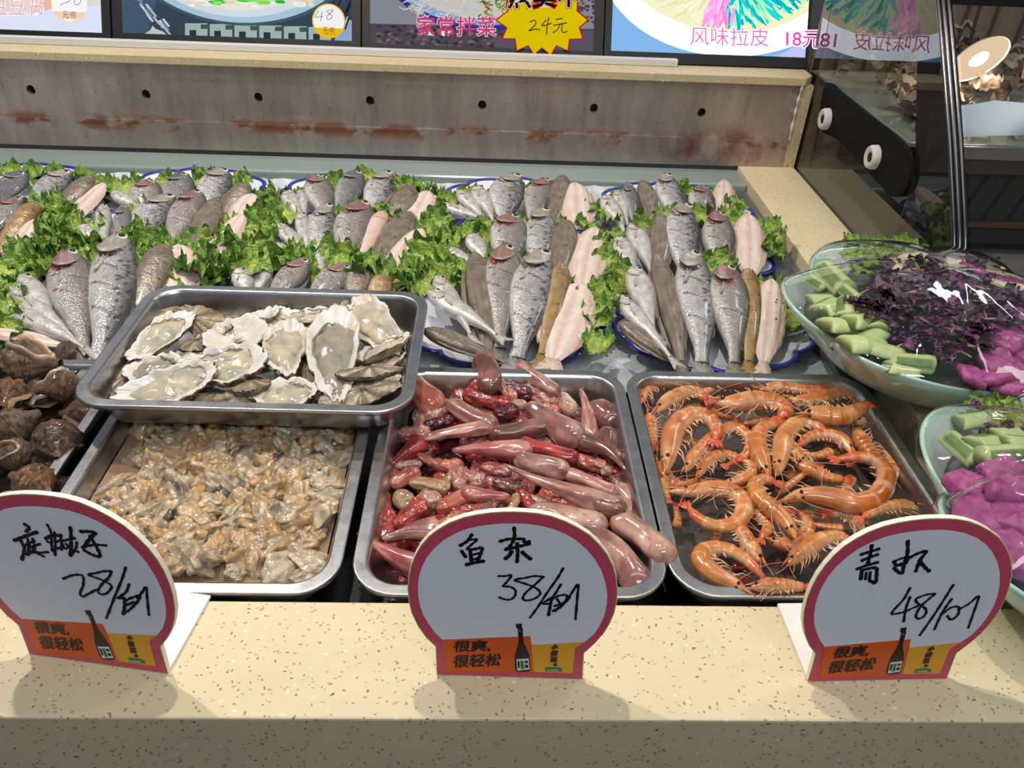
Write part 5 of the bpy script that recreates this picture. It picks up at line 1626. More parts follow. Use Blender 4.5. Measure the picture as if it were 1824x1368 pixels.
OYS = [  # hinge, lip, width (all zoom px), kind, roll, height
 (345, 375, 640, 205, 165, 'open', 0.2, .030), (480, 165, 790, 265, 105, 'rough', 0.5, .024), (800, 250, 1060, 180, 110, 'white', -.2, .020), (1060, 190, 1345, 185, 125, 'open', -.1, .022),
 (1370, 240, 1405, 95, 80, 'rough', .9, .030), (1640, 300, 1450, 100, 200, 'open', -.25, .032), (720, 330, 985, 235, 165, 'white', .15, .030), (600, 345, 760, 300, 80, 'rough', .1, .018),
 (590, 450, 985, 390, 195, 'open', .12, .040), (1110, 450, 1095, 245, 215, 'open', 0, .028), (1310, 610, 1330, 235, 250, 'dark', 0, .044), (1430, 400, 1680, 300, 120, 'open', -.35, .030),
 (1640, 440, 1360, 480, 95, 'rough', .2, .040), (330, 470, 600, 430, 165, 'dark', .1, .024), (260, 625, 715, 515, 165, 'open', .25, .038), (935, 590, 1225, 565, 155, 'open', .05, .030),
 (1640, 520, 1290, 625, 105, 'rough', -.2, .030), (720, 600, 935, 605, 85, 'rough', .3, .020), (1490, 330, 1560, 240, 120, 'white', .2, .018), (560, 560, 800, 600, 90, 'rough', 0, .014),
 (250, 600, 330, 400, 120, 'rough', .4, .010), (640, 470, 430, 560, 130, 'open', -.25, .026), (1010, 500, 860, 560, 120, 'rough', .3, .030), (980, 300, 1090, 170, 110, 'open', .3, .018), (1480, 470, 1660, 380, 110, 'open', -.3, .020), (480, 400, 700, 470, 120, 'rough', .3, .010), (860, 470, 1000, 560, 110, 'rough', -.3, .012), (1180, 330, 1240, 520, 120, 'rough', .5, .012), (1420, 560, 1620, 470, 120, 'rough', .3, .012), (990, 330, 1060, 200, 110, 'rough', .4, .008), (430, 300, 330, 420, 100, 'rough', -.4, .010), (1180, 600, 1320, 520, 100, 'rough', .3, .014), (760, 180, 900, 240, 110, 'rough', -.3, .008), (1590, 320, 1660, 440, 110, 'rough', .2, .014)]
OYNAME = {'open': 'opened cream oyster', 'white': 'bare white inner oyster shell', 'rough': 'rough brown oyster shell', 'dark': 'opened oyster with dark mantle'}
items = []
for i, q in enumerate(OYS):
    px = c_oy((q[0] + q[2]) / 2, (q[1] + q[3]) / 2); items.append((px[0], -px[1], OYNAME[q[5]]))
labs = band_labels(items, ['front row of oyster tray', 'second row of oyster tray', 'third row of oyster tray', 'fourth row of oyster tray', 'rear row of oyster tray'], '{text}, {pos} in the {band}')
for i, (hx, hy, lx, ly, wd, kd, roll, hz) in enumerate(OYS):
    z = OYZ - 0.040 + hz
    A = atz(*c_oy(hx, hy), z); B = atz(*c_oy(lx, ly), z); d = B - A; L = np.linalg.norm(d)
    zc = ((A + B) / 2 - CAMP) @ _fw; Wd = wd / 2.682 * zc / FPX * (1.55 if abs(d[0]) > abs(d[1]) else 1.12)
    ps = oyster_parts(i + 3, L * 1.12, Wd * 1.10, kd)
    ctr_ = (A + B) / 2; hx_, hy_ = 0.176 - abs(d[0]) * .56, 0.121 - max(abs(d[1]) * .56, Wd * .42 * abs(d[0]) / L)
    ctr_[0] = min(max(ctr_[0], -0.276 - hx_), -0.276 + hx_); ctr_[1] = min(max(ctr_[1], 0.855 - hy_), 0.855 + hy_)
    o = link('oyster', ps[0][1]); o.location = tuple(ctr_); o.rotation_euler = (roll, -0.10, math.atan2(d[1], d[0]))
    tag(o, labs[i], 'oyster', 'oysters in the steel tray')
    for nm, me in ps[1:]:
        link(nm, me, o)

# ================================================================== clam meat
def clam_mesh(seed):
    rnd = random.Random(seed); mb = MB(); nu, nv_ = 34, 24; v = []; c = []
    ax_ = (rnd.uniform(.9, 1.2), rnd.uniform(.65, .9), rnd.uniform(.5, .65))
    dark_dir = rnd.uniform(0, 6.3)
    tone = [(0.64, 0.43, 0.22), (0.52, 0.41, 0.28), (0.66, 0.53, 0.36), (0.58, 0.34, 0.13)][seed % 4]
    for j in range(nv_):
        la = -PI / 2 + PI * j / (nv_ - 1)
        for i in range(nu):
            lo = 2 * PI * i / nu
            x, y, z = math.cos(la) * math.cos(lo), math.cos(la) * math.sin(lo), math.sin(la)
            r = 1 + 0.50 * nz(x, y, z + seed * 7, 1.5) - 0.30 * abs(nz(x, y, z + seed * 3, 2.6)) - 0.14 * abs(nz(x, y, z + seed * 2, 6)) + .12
            if y > 0: r *= 1 + 0.20 * math.sin(lo * 5 + seed) * (1 - abs(z))
            v.append((x * ax_[0] * r, y * ax_[1] * r, z * ax_[2] * r))
            g = nz(x, y, z + seed * 5, 2.0)
            cc_ = lerp(tone, (0.28, 0.235, 0.18), min(1, max(0, .30 + 1.2 * g)))
            cc_ = lerp(cc_, (0.66, 0.42, 0.18), max(0, nz(x, y, z + seed, 2.5)) * .8)
            if (math.cos(lo - dark_dir) > .80 and abs(z) < .6 and seed % 3 == 0): cc_ = lerp(cc_, (0.05, 0.045, 0.04), .9)
            c.append(cc_)
    f = [(j * nu + i, j * nu + (i + 1) % nu, (j + 1) * nu + (i + 1) % nu, (j + 1) * nu + i) for j in range(nv_ - 1) for i in range(nu)]
    mb.add(v, f, c); return mb.mesh('clam_meat', MAT['clam'])


CM = [clam_mesh(i) for i in range(12)]
crnd = random.Random(44)
cx0, cy0, cw, cl = -0.2945, TCY + .004, 0.250, 0.316
nxx, nyy = 15, 20
for j in range(nyy):
    for i in range(nxx):
        x = cx0 + (-.5 + (i + .5 + (j % 2) * .5 - .25) / nxx) * cw + crnd.uniform(-.006, .006); y = cy0 + (-.5 + (j + .5) / nyy) * cl + crnd.uniform(-.005, .005)
        # the left rear corner shows only broth
        fx = (x - cx0) / cw + .5; fy = (y - cy0) / cl + .5
        if fx < 0.16 + .05 * nz(x * 30, y * 30) and 0.30 < fy < .75 and crnd.random() < .75: continue
        o = link('clam_meat', crnd.choice(CM)); s_ = crnd.uniform(0.0115, 0.0180)
        hump = 0.012 * math.sin(PI * min(max(fx, 0), 1)) * (0.5 + nz(x * 14, y * 14, 2))
        o.location = (x, y, -0.024 + hump + crnd.uniform(-.004, .006)); o.scale = (s_ * 1.15, s_ * 1.1, s_)
        o.rotation_euler = (crnd.uniform(-.9, .9), crnd.uniform(-.9, .9), crnd.uniform(0, 6.3))
        tag(o, 'shucked beige clam meat heaped in broth in the tray under the oysters', 'clam', 'shucked clams in the steel tray')
def broth(name, label, cx_, cy_, w_, l_, z, col, rough=0.08, bs=0.06):
    mb = MB(); P = rrect(w_, l_, 0.03); mb.add([(x, y, 0) for x, y in P], [tuple(range(len(P)))])
    t = NT(name + '_surface'); t.bsdf(col, rough, 0, t.bump(t.noise(60, 3, .5), bs, 0.002), 0.3, 0.03)
    o = mb.obj(name, t.m); o.location = (cx_, cy_, z); tag(o, label, 'liquid', kind='stuff'); return o


broth('clam_broth', 'cloudy beige broth round the shucked clams', -0.2945, TCY, 0.272, 0.345, -0.022, srgb(150, 122, 96))

# ================================================================== fish offal
def c_of(x, y):
    return 610 + x / 3.04, 630 + y / 3.04


MAUVE, PINK, RED, BROWN, PALE, CORAL, TANC, DARK, ROSE = (0.26, 0.11, 0.095), (0.44, 0.165, 0.14), (0.27, 0.018, 0.018), (0.14, 0.06, 0.05), (0.58, 0.37, 0.29), (0.46, 0.10, 0.06), (0.38, 0.23, 0.11), (0.035, 0.006, 0.010), (0.35, 0.08, 0.075)
CN = {MAUVE: 'mauve', PINK: 'pink', RED: 'dark red', BROWN: 'brown', PALE: 'pale', CORAL: 'coral red', TANC: 'tan', DARK: 'blackish red', ROSE: 'rose red'}
OFF = [  # x1,y1,x2,y2,r1,r2,colour,type,height
 (745, 40, 785, 170, 62, 72, BROWN, 'sac', 26), (385, 130, 500, 270, 62, 88, CORAL, 'sac', 14), (545, 145, 690, 160, 62, 62, PALE, 'sac', 8), (975, 70, 1150, 205, 46, 46, MAUVE, 'sac', 18),
 (1190, 240, 1240, 300, 50, 56, PALE, 'sac', 6), (1290, 200, 1335, 440, 16, 52, PINK, 'sac', 12), (1370, 200, 1430, 235, 60, 56, DARK, 'sac', 4), (1385, 300, 1450, 345, 70, 82, BROWN, 'sac', 10),
 (605, 275, 800, 380, 50, 66, MAUVE, 'sac', 16), (1030, 295, 1245, 445, 52, 90, MAUVE, 'sac', 18), (455, 455, 790, 400, 26, 48, PINK, 'sac', 16), (830, 430, 1100, 395, 52, 58, BROWN, 'sac', 14),
 (610, 520, 975, 520, 22, 74, ROSE, 'sac', 20), (985, 490, 1240, 555, 48, 56, RED, 'sac', 18), (1450, 440, 1480, 560, 58, 52, BROWN, 'sac', 10), (1280, 480, 1530, 635, 58, 12, BROWN, 'sac', 16),
 (880, 600, 1480, 830, 14, 78, MAUVE, 'sac', 28), (970, 580, 1180, 630, 56, 66, MAUVE, 'sac', 18), (1230, 650, 1460, 740, 46, 48, PINK, 'sac', 14), (1500, 730, 1590, 850, 44, 58, PALE, 'sac', 10),
 (1060, 870, 1370, 935, 70, 80, PALE, 'sac', 22), (1400, 810, 1490, 840, 66, 66, BROWN, 'sac', 30), (1500, 910, 1720, 1090, 78, 92, PALE, 'sac', 26), (1350, 1010, 1580, 1240, 84, 92, MAUVE, 'sac', 18),
 (230, 1000, 490, 960, 20, 80, MAUVE, 'sac', 12), (85, 975, 420, 1150, 12, 74, ROSE, 'sac', 20), (330, 1225, 380, 1185, 36, 40, RED, 'sac', 6), (245, 620, 430, 490, 14, 56, RED, 'sac', 8),
 (420, 545, 630, 600, 18, 40, CORAL, 'crinkle', 10), (290, 700, 390, 650, 42, 46, CORAL, 'sac', 8), (390, 700, 540, 725, 40, 48, TANC, 'sac', 10), (320, 770, 360, 800, 52, 60, TANC, 'sac', 6),
 (230, 770, 270, 900, 40, 42, RED, 'crinkle', 6), (310, 920, 430, 820, 40, 56, RED, 'crinkle', 12), (440, 790, 500, 790, 54, 50, PALE, 'crinkle', 14), (540, 830, 690, 770, 48, 56, CORAL, 'sac', 12),
 (680, 750, 890, 770, 52, 24, ROSE, 'sac', 18), (610, 860, 770, 850, 44, 50, RED, 'crinkle', 10), (790, 870, 820, 780, 44, 46, BROWN, 'crinkle', 12), (1000, 790, 1090, 815, 40, 46, PALE, 'sac', 8),
 (550, 940, 630, 890, 44, 46, CORAL, 'crinkle', 14), (690, 220, 910, 275, 50, 36, RED, 'jelly', 14), (720, 190, 790, 200, 56, 44, RED, 'jelly', 16), (860, 160, 930, 230, 40, 36, PINK, 'crinkle', 14),
 (910, 190, 1000, 215, 44, 40, DARK, 'jelly', 16), (850, 320, 920, 300, 48, 44, DARK, 'jelly', 14), (930, 280, 980, 280, 34, 30, PALE, 'sac', 14), (640, 650, 740, 690, 50, 48, PINK, 'crinkle', 12),
 (770, 620, 890, 640, 40, 38, ROSE, 'crinkle', 12), (840, 690, 980, 715, 30, 32, BROWN, 'crinkle', 10), (990, 210, 1150, 250, 44, 46, PINK, 'crinkle', 10), (470, 350, 570, 280, 50, 46, PINK, 'crinkle', 8),
 (470, 390, 580, 365, 36, 34, DARK, 'jelly', 12), (545, 740, 590, 660, 34, 28, TANC, 'crinkle', 10), (1330, 600, 1430, 640, 36, 34, TANC, 'crinkle', 10), (210, 860, 240, 940, 22, 20, TANC, 'crinkle', 6),
 (305, 610, 410, 600, 28, 26, PALE, 'crinkle', 8), (900, 850, 935, 770, 26, 22, TANC, 'crinkle', 14), (600, 640, 640, 720, 30, 40, PINK, 'crinkle', 14), (1260, 570, 1400, 610, 40, 44, CORAL, 'crinkle', 10),
 (420, 330, 450, 430, 40, 44, PINK, 'crinkle', 6), (330, 430, 440, 440, 40, 52, PINK, 'crinkle', 6), (960, 760, 1010, 830, 34, 40, RED, 'crinkle', 10), (1470, 680, 1500, 720, 28, 30, BROWN, 'crinkle', 8)]


def offal_mesh(seed, L, r1, r2, colr, typ):
    rnd = random.Random(seed); n = 44; seg = 26
    bend = rnd.uniform(-.16, .16) * L; pts = []; rad = []
    rm = max(r1, r2); e1, e2 = r1 * .8, r2 * .8; Lt = L + e1 + e2
    for i in range(n):
        s = (1 - math.cos(PI * i / (n - 1))) / 2; ss = -e1 + Lt * s
        pts.append((ss, bend * math.sin(PI * s), 0.05 * rm * math.sin(6 * s + seed)))
        ca_ = min(.5, max(.12, 1.15 * r1 / Lt)); cb_ = min(.5, max(.12, 1.15 * r2 / Lt))
        cap = math.sqrt(max(0.0, 1 - (1 - min(1, s / ca_)) ** 2)) * math.sqrt(max(0.0, 1 - (1 - min(1, (1 - s) / cb_)) ** 2))
        sm = s * s * (3 - 2 * s)
        rad.append(max(0.0004, (r1 + (r2 - r1) * sm) * (0.06 + 0.94 * cap)))
    other = {MAUVE: (0.54, 0.31, 0.25), PINK: (0.62, 0.36, 0.29), RED: (0.46, 0.06, 0.045), BROWN: (0.28, 0.13, 0.10), PALE: (0.50, 0.26, 0.21), CORAL: (0.60, 0.26, 0.17), TANC: (0.54, 0.38, 0.24), DARK: (0.20, 0.015, 0.03), ROSE: (0.56, 0.24, 0.20)}[colr]
    wob = {'sac': .20, 'crinkle': .46, 'jelly': .40}[typ]; fq = {'sac': 1.4, 'crinkle': 3.4, 'jelly': 3.0}[typ]
    def ridge(i, a):
        s = i / (n - 1) * Lt / max(rm, 1e-4)
        return 1 + wob * nz(s * .5 + seed, math.cos(a), math.sin(a), fq) + (0.16 * nz(s, math.cos(a) * 2, math.sin(a) * 2 + seed, 5) if typ != 'sac' else 0)
    def col(i, a):
        s = i / (n - 1)
        g = nz(s * 3 + seed, math.cos(a), math.sin(a), 1.6)
        c = lerp(colr, other, min(1, max(0, .42 + g * 1.8)))
        if nz(s * 6, math.cos(a) * 2, math.sin(a) * 2 + seed, 2.4) > .38: c = lerp(c, (0.36, 0.06, 0.06), .55)
        if typ == 'crinkle': c = lerp(c, (0.42, 0.07, 0.07), max(0, nz(s * 8, math.cos(a) * 2 + seed, math.sin(a) * 2, 3)) * .9)
        return c
    mb = MB(); sweep(mb, pts, rad, seg, col, 0.85, ridge=ridge)
    return mb.mesh('offal_piece', MAT['jelly'] if typ == 'jelly' else MAT['offal'])


TN = {'sac': ('swim_bladder', 'smooth {c} tapering sac'), 'crinkle': ('fish_gut', 'crinkled {c} gut piece'), 'jelly': ('fish_liver', 'wet {c} jelly-like lump')}
items = []
for q in OFF:
    px = c_of((q[0] + q[2]) / 2, (q[1] + q[3]) / 2); items.append((px[0], -px[1], TN[q[7]][1].format(c=CN[q[6]])))
labs = band_labels(items, ['front band of offal tray', 'second band of offal tray', 'third band of offal tray', 'fourth band of offal tray', 'fifth band of offal tray', 'rear band of offal tray'], '{text}, {pos} in the {band}')
for i, (x1, y1, x2, y2, r1, r2, colr, typ, h) in enumerate(OFF):
    z = -0.034 + h * 0.00125
    A = atz(*c_of(x1, y1), z); B = atz(*c_of(x2, y2), z); d = B - A; L = np.linalg.norm(d)
    zc = ((A + B) / 2 - CAMP) @ _fw; k = zc / FPX / 3.04
    o = link(TN[typ][0], offal_mesh(i, L, r1 * k, r2 * k, colr, typ)); o.location = tuple(A); o.rotation_euler = (crnd.uniform(-.6, .6), 0, math.atan2(d[1], d[0]))
    tag(o, labs[i], 'fish offal', 'pieces of fish offal in the tray')
# under-layer of small guts showing in the gaps
base_guts = [offal_mesh(500 + i, 0.045, 0.009, 0.011, c_, 'crinkle') for i, c_ in enumerate((RED, ROSE, PINK, CORAL, BROWN, RED))]
for i in range(110):
    x = 0.0305 + crnd.uniform(-.5, .5) * 0.235; y = TCY + 0.02 + crnd.uniform(-.5, .5) * 0.29
    if y < 0.60 and abs(x - 0.0305) > .06: continue
    o = link('fish_gut', crnd.choice(base_guts)); o.location = (x, y, -0.040 + crnd.uniform(0, .010)); o.rotation_euler = (0, 0, crnd.uniform(0, 6.3))
    tag(o, 'small crinkled red gut strand in the gaps of the offal tray bottom', 'fish offal', 'gut strands at the bottom of offal tray')
broth('offal_juice', 'dark red juice at the bottom of offal tray', 0.0305, TCY, 0.262, 0.336, -0.044, (0.05, 0.008, 0.010), 0.06)

# ================================================================== shrimp
def c_sh(x, y):
    return 1110 + x / 3.04, 640 + y / 3.04


SH = [  # path from head tip to tail (zoom px), width, height
 ([(105, 240), (110, 180), (160, 150), (260, 130), (365, 112)], 62, 16), ([(175, 290), (240, 230), (330, 185), (400, 180), (455, 225)], 74, 22),
 ([(235, 610), (250, 500), (280, 380), (350, 310), (440, 310), (505, 370), (500, 440)], 96, 34), ([(330, 610), (390, 520), (460, 440), (505, 385)], 66, 26),
 ([(140, 285), (150, 350), (160, 420), (170, 475)], 62, 16), ([(520, 470), (530, 400), (590, 370), (660, 400), (690, 460), (650, 530), (560, 575)], 58, 26),
 ([(405, 640), (440, 570), (500, 525), (580, 520), (640, 540)], 62, 24), ([(540, 668), (630, 655), (690, 620), (690, 570), (640, 545)], 52, 30),
 ([(185, 540), (210, 600), (260, 665), (330, 680), (410, 650)], 52, 20), ([(245, 715), (360, 715), (480, 700), (590, 720), (655, 790), (620, 880), (520, 905), (420, 870), (350, 800)], 84, 28),
 ([(212, 650), (232, 700), (245, 760)], 52, 22), ([(745, 178), (640, 150), (540, 145), (470, 160), (440, 190)], 60, 16), ([(735, 165), (850, 150), (980, 165), (1120, 160)], 62, 22),
 ([(500, 235), (590, 240), (720, 225), (830, 240), (880, 280), (850, 320)], 96, 26), ([(470, 195), (470, 250), (520, 290), (600, 320)], 60, 12), ([(880, 215), (1000, 225), (1120, 195), (1220, 190), (1255, 220)], 72, 20),
 ([(970, 300), (1060, 300), (1180, 310), (1260, 280), (1320, 250)], 92, 40), ([(790, 640), (745, 540), (725, 440), (760, 370), (850, 350)], 84, 28), ([(835, 630), (855, 520), (880, 410), (950, 345), (1040, 355), (1090, 400)], 84, 32),
 ([(985, 560), (930, 510), (880, 460), (840, 420)], 62, 30), ([(1240, 510), (1190, 440), (1100, 410), (1010, 420), (950, 470)], 66, 30), ([(1245, 360), (1290, 440), (1340, 510), (1400, 570)], 74, 24),
 ([(1260, 340), (1330, 345), (1385, 390), (1390, 440)], 60, 14), ([(1390, 440), (1450, 520), (1465, 610), (1440, 690)], 60, 16), ([(855, 770), (980, 735), (1120, 745), (1270, 780), (1380, 740), (1425, 640), (1380, 560), (1290, 530), (1160, 540)], 96, 36),
 ([(930, 560), (1020, 600), (1110, 640), (1200, 650)], 66, 28), ([(930, 970), (890, 890), (820, 820), (750, 760), (710, 690), (760, 650), (830, 670)], 82, 34), ([(830, 720), (900, 680), (980, 620)], 52, 26),
 ([(770, 970), (860, 1000), (950, 985), (1000, 920), (980, 850), (930, 830)], 72, 20), ([(680, 820), (740, 840), (785, 900), (750, 975)], 66, 22), ([(745, 1100), (690, 1020), (640, 930), (600, 880)], 80, 26),
 ([(680, 1265), (590, 1210), (480, 1150), (420, 1080), (455, 1030), (560, 1030), (670, 1090), (765, 1190)], 86, 30), ([(690, 1235), (800, 1225), (900, 1225), (990, 1235)], 72, 36), ([(885, 1115), (960, 1050), (1060, 985), (1160, 960), (1230, 990)], 82, 22),
 ([(1320, 940), (1260, 870), (1180, 830), (1100, 830)], 80, 22), ([(1195, 915), (1100, 905), (1010, 890)], 44, 16), ([(1600, 800), (1510, 795), (1400, 810), (1290, 860)], 66, 34), ([(1130, 500), (1060, 520), (980, 520)], 56, 20),
 ([(560, 700), (620, 690), (670, 720), (650, 770)], 60, 14), ([(290, 910), (295, 850), (280, 790)], 50, 12), ([(980, 380), (880, 340), (760, 330), (640, 350)], 56, 8), ([(1170, 420), (1080, 390), (1000, 380), (920, 400)], 56, 8), ([(480, 990), (530, 930), (590, 900)], 50, 10), ([(330, 430), (400, 470), (420, 540)], 60, 10), ([(600, 600), (680, 620), (720, 560)], 60, 10), ([(900, 870), (1000, 840), (1100, 860)], 60, 12), ([(1080, 480), (1160, 500), (1220, 560)], 62, 12), ([(1240, 640), (1200, 700), (1120, 720)], 60, 12), ([(1330, 480), (1380, 540), (1390, 620)], 60, 10), ([(760, 230), (860, 190), (960, 200)], 60, 8), ([(330, 280), (420, 260), (520, 300)], 58, 8), ([(600, 780), (690, 800), (740, 760)], 60, 10), ([(880, 640), (960, 600), (1060, 570)], 56, 12)]


def make_shrimp(idx, pts_px, wpx, h):
    rnd = random.Random(900 + idx)
    z = -0.046 + 0.009 + h * 0.00115
    P = [atz(*c_sh(*p), z) for p in pts_px]
    n = 64
    S = smoothpath(P, n); S = np.array(S)
    o0 = S.mean(0)
    S = S - o0
    seglen = np.linalg.norm(np.diff(S, axis=0), axis=1); L = seglen.sum()
    zc = (o0 - CAMP) @ _fw
    R = wpx / 3.04 * zc / FPX / 2 * 1.34
    full = len(pts_px) >= 4
    hd = 0.36 if full else 0.0
    tint = rnd.choice([(0.54, 0.115, 0.012), (0.58, 0.15, 0.02), (0.48, 0.085, 0.012), (0.55, 0.18, 0.035)])
    light = rnd.choice([(0.70, 0.29, 0.07), (0.68, 0.25, 0.05), (0.74, 0.37, 0.13)])
    curv = 0.0
    T = np.gradient(S, axis=0); T /= np.linalg.norm(T, axis=1)[:, None]
    crs = sum(T[i][0] * T[i + 1][1] - T[i][1] * T[i + 1][0] for i in range(n - 1))
    inner = 1.0 if crs > 0 else -1.0          # side the legs are on (inside of the curl)
    Nn = np.c_[-T[:, 1], T[:, 0], np.zeros(n)] * inner
    rad = []
    for i in range(n):
        s = i / (n - 1)
        if full:
            if s < 0.10: r = 0.10 + 0.50 * (s / .10) ** 0.8
            elif s < hd: r = 0.60 + 0.40 * math.sin(PI / 2 * (s - .10) / (hd - .10))
            else:
                q = (s - hd) / (1 - hd); r = 1.0 - 0.52 * q ** 1.25
                seg_ = (q * 6.5) % 1.0; r *= 0.94 + 0.09 * seg_
            if s > 0.93: r *= max(0.35, 1 - (s - .93) * 8)
        else:
            q = s; r = 0.85 - 0.4 * q; r *= 0.94 + .09 * ((q * 4) % 1)
            if s < .06: r *= .4 + s * 10
            if s > .94: r *= max(.35, 1 - (s - .94) * 9)
        rad.append(R * r)
    def col(i, a):
        s = i / (n - 1); q = (s - hd) / (1 - hd)
        g = nz(s * 6 + idx, math.cos(a), math.sin(a), 1.5)
        c = lerp(tint, light, min(1, max(0, .4 + .9 * g)))
        if s > hd:
            sg = (q * 6.5) % 1.0
            if sg > .80: c = lerp(c, (0.80, 0.50, 0.28), .5)
            elif sg < .12: c = lerp(c, (0.56, 0.16, 0.05), .55)
        else:
            c = lerp(c, (0.62, 0.26, 0.10), .35)
            if g > .25: c = lerp(c, (0.74, 0.46, 0.24), .5)
            if hd - s < .02: c = lerp(c, (0.50, 0.14, 0.05), .7)
        side = math.cos(a) * inner
        if side > .5: c = lerp(c, (0.80, 0.56, 0.36), .4)
        if s > .90: c = lerp(c, (0.62, 0.08, 0.03), .7)
        return c
    mb = MB(); sweep(mb, S, rad, 18, col, 0.86, up=(0, 0, 1))
    body = mb.obj('shrimp', MAT['shrimp']); body.location = tuple(o0)
    Bv = np.array((0, 0, 1.0))
    if full:
        i0 = 9
        # rostrum spike
        mb = MB(); a0 = S[4] - Nn[4] * R * .25 + Bv * R * .3
        tip = S[0] - T[0] * R * 0.9 - Nn[0] * R * .15 + Bv * R * .25
        sweep(mb, [a0, (a0 + tip) / 2 + Bv * R * .05, tip], [R * .16, R * .10, R * .01], 8, lambda i, a: (0.70, 0.24, 0.08)); mb.obj('rostrum', MAT['shrimp'], body)
        for sd, up_ in ((1, .55), (-1, .1)):
            mb = MB(); c0_ = S[7] - Nn[7] * R * (0.10 if sd > 0 else .42) + Bv * (rad[7] * (.86 if sd > 0 else .35)) - T[7] * R * .2
            rr_ = R * .17
            v = []; f = []
            for j in range(7):
                la = -PI / 2 + PI * j / 6
                for k in range(10):
                    lo = 2 * PI * k / 10; v.append(c0_ + rr_ * np.array((math.cos(la) * math.cos(lo), math.cos(la) * math.sin(lo), math.sin(la))))
            for j in range(6):
                for k in range(10):
                    f.append((j * 10 + k, j * 10 + (k + 1) % 10, (j + 1) * 10 + (k + 1) % 10, (j + 1) * 10 + k))
            mb.add(v, f, (0.012, 0.010, 0.010)); mb.obj('eye', MAT['eye'], body)
        # walking legs and mouth parts, on the inside of the curl
        for k in range(7):
            fi = int(10 + k * 2.6); b0 = S[fi] + Nn[fi] * rad[fi] * .75 + Bv * rnd.uniform(-.3, .6) * R
            ln = R * rnd.uniform(1.0, 1.9)
            dirv = Nn[fi] * .7 - T[fi] * rnd.uniform(.3, 1.0); dirv /= np.linalg.norm(dirv)
            m1 = b0 + dirv * ln * .5 + Bv * rnd.uniform(0, .3) * R; e1 = m1 + (dirv * .6 - T[fi] * .5) * ln * .55 - Bv * R * .2
            mb = MB(); sweep(mb, [b0, (b0 + m1) / 2, m1, e1], [R * .085, R * .075, R * .06, R * .02], 6, lambda i, a: (0.76, 0.42, 0.24)); mb.obj('leg', MAT['shrimp'], body)
        for k in range(4):
            fi = int(28 + k * 5); b0 = S[fi] + Nn[fi] * rad[fi] * .8 + Bv * R * .2
            e1 = b0 + Nn[fi] * R * .75 + T[fi] * R * rnd.uniform(-.3, .4)
            mb = MB(); sweep(mb, [b0, (b0 + e1) / 2, e1], [R * .12, R * .12, R * .02], 6, lambda i, a: (0.72, 0.38, 0.20), .5); mb.obj('swimmeret', MAT['shrimp'], body)
        for k in range(2):
            b0 = S[2] + Bv * R * .2; pts = [b0]; d_ = -T[0] + Nn[0] * rnd.uniform(-.6, .6); p = b0.copy()
            turn = rnd.uniform(-.16, .16)
            for q in range(14):
                ca, sa = math.cos(turn), math.sin(turn); d_ = np.array((d_[0] * ca - d_[1] * sa, d_[0] * sa + d_[1] * ca, 0.0)); d_ /= np.linalg.norm(d_)
                p = p + d_ * R * .55 + Bv * R * (0.16 if q < 5 else -.05); pts.append(p.copy())
            lx, ly = 0.145, 0.172
            ok = [q for q in pts if abs(q[0] + o0[0] - 0.3545) < lx and abs(q[1] + o0[1] - TCY) < ly]
            if len(ok) > 4:
                mb = MB(); sweep(mb, ok, [0.00055] * len(ok), 5, lambda i, a: (0.56, 0.20, 0.10)); mb.obj('antenna', MAT['shrimp'], body)
    # tail fan
    e0 = S[-1]; te = T[-1]; pn = np.cross(te, (0, 0, 1))
    mb = MB()
    for k, an in enumerate((-.55, -.2, .2, .55)):
        d_ = te * math.cos(an) + pn * math.sin(an); Lf = R * 1.25
        a_ = e0 - te * R * .3; m_ = a_ + d_ * Lf * .6 + Bv * R * .05 * (k % 2); b_ = a_ + d_ * Lf
        sweep(mb, [a_, (a_ + m_) / 2, m_, b_], [R * .14, R * .24, R * .26, R * .05], 8, lambda i, a: lerp((0.72, 0.20, 0.06), (0.60, 0.05, 0.03), i / 3), .28)
    mb.obj('tail_fan', MAT['shrimp'], body)
    return body


items = []
for q in SH:
    m_ = np.mean(np.array(q[0]), axis=0); px = c_sh(*m_)
    nm = 'orange cooked shrimp'
    if len(q[0]) >= 7: nm = 'large curled orange shrimp'
    elif len(q[0]) <= 3: nm = 'partly buried orange shrimp tail'
    elif len(q[0]) == 4: nm = 'straight orange shrimp'
    items.append((px[0], -px[1], nm))
labs = band_labels(items, ['front band of shrimp tray', 'second band of shrimp tray', 'third band of shrimp tray', 'fourth band of shrimp tray', 'rear band of shrimp tray'], '{text}, {pos} in the {band}')
for i, q in enumerate(SH):
    o = make_shrimp(i, *q); tag(o, labs[i], 'shrimp', 'cooked shrimp in the tray')
for px, py in ((620, 1128), (660, 1205)):
    P = atz(*c_sh(px, py), -0.042)
    mb = MB(); pts = [(-.007, 0, 0), (-.005, 0, 0), (0, .001, 0), (.005, 0, 0), (.007, -.001, 0)]
    sweep(mb, smoothpath(pts, 14), [0.0048 * math.sin(PI * (0.06 + .88 * i / 13)) for i in range(14)], 12, lambda i, a: (0.32, 0.02, 0.025))
    o = mb.obj('red_berry', MAT['jelly']); o.location = tuple(P); o.rotation_euler.z = px * .01
    tag(o, 'small dark red berry %s on the shrimp tray bottom' % ('inside the curled front shrimp' if py < 1150 else 'nearer the front rim'), 'berry')
broth('shrimp_brine', 'thin clear brine on the floor of shrimp tray', 0.3545, TCY + .002, 0.278, 0.336, -0.0455, (0.10, 0.085, 0.078), 0.05)

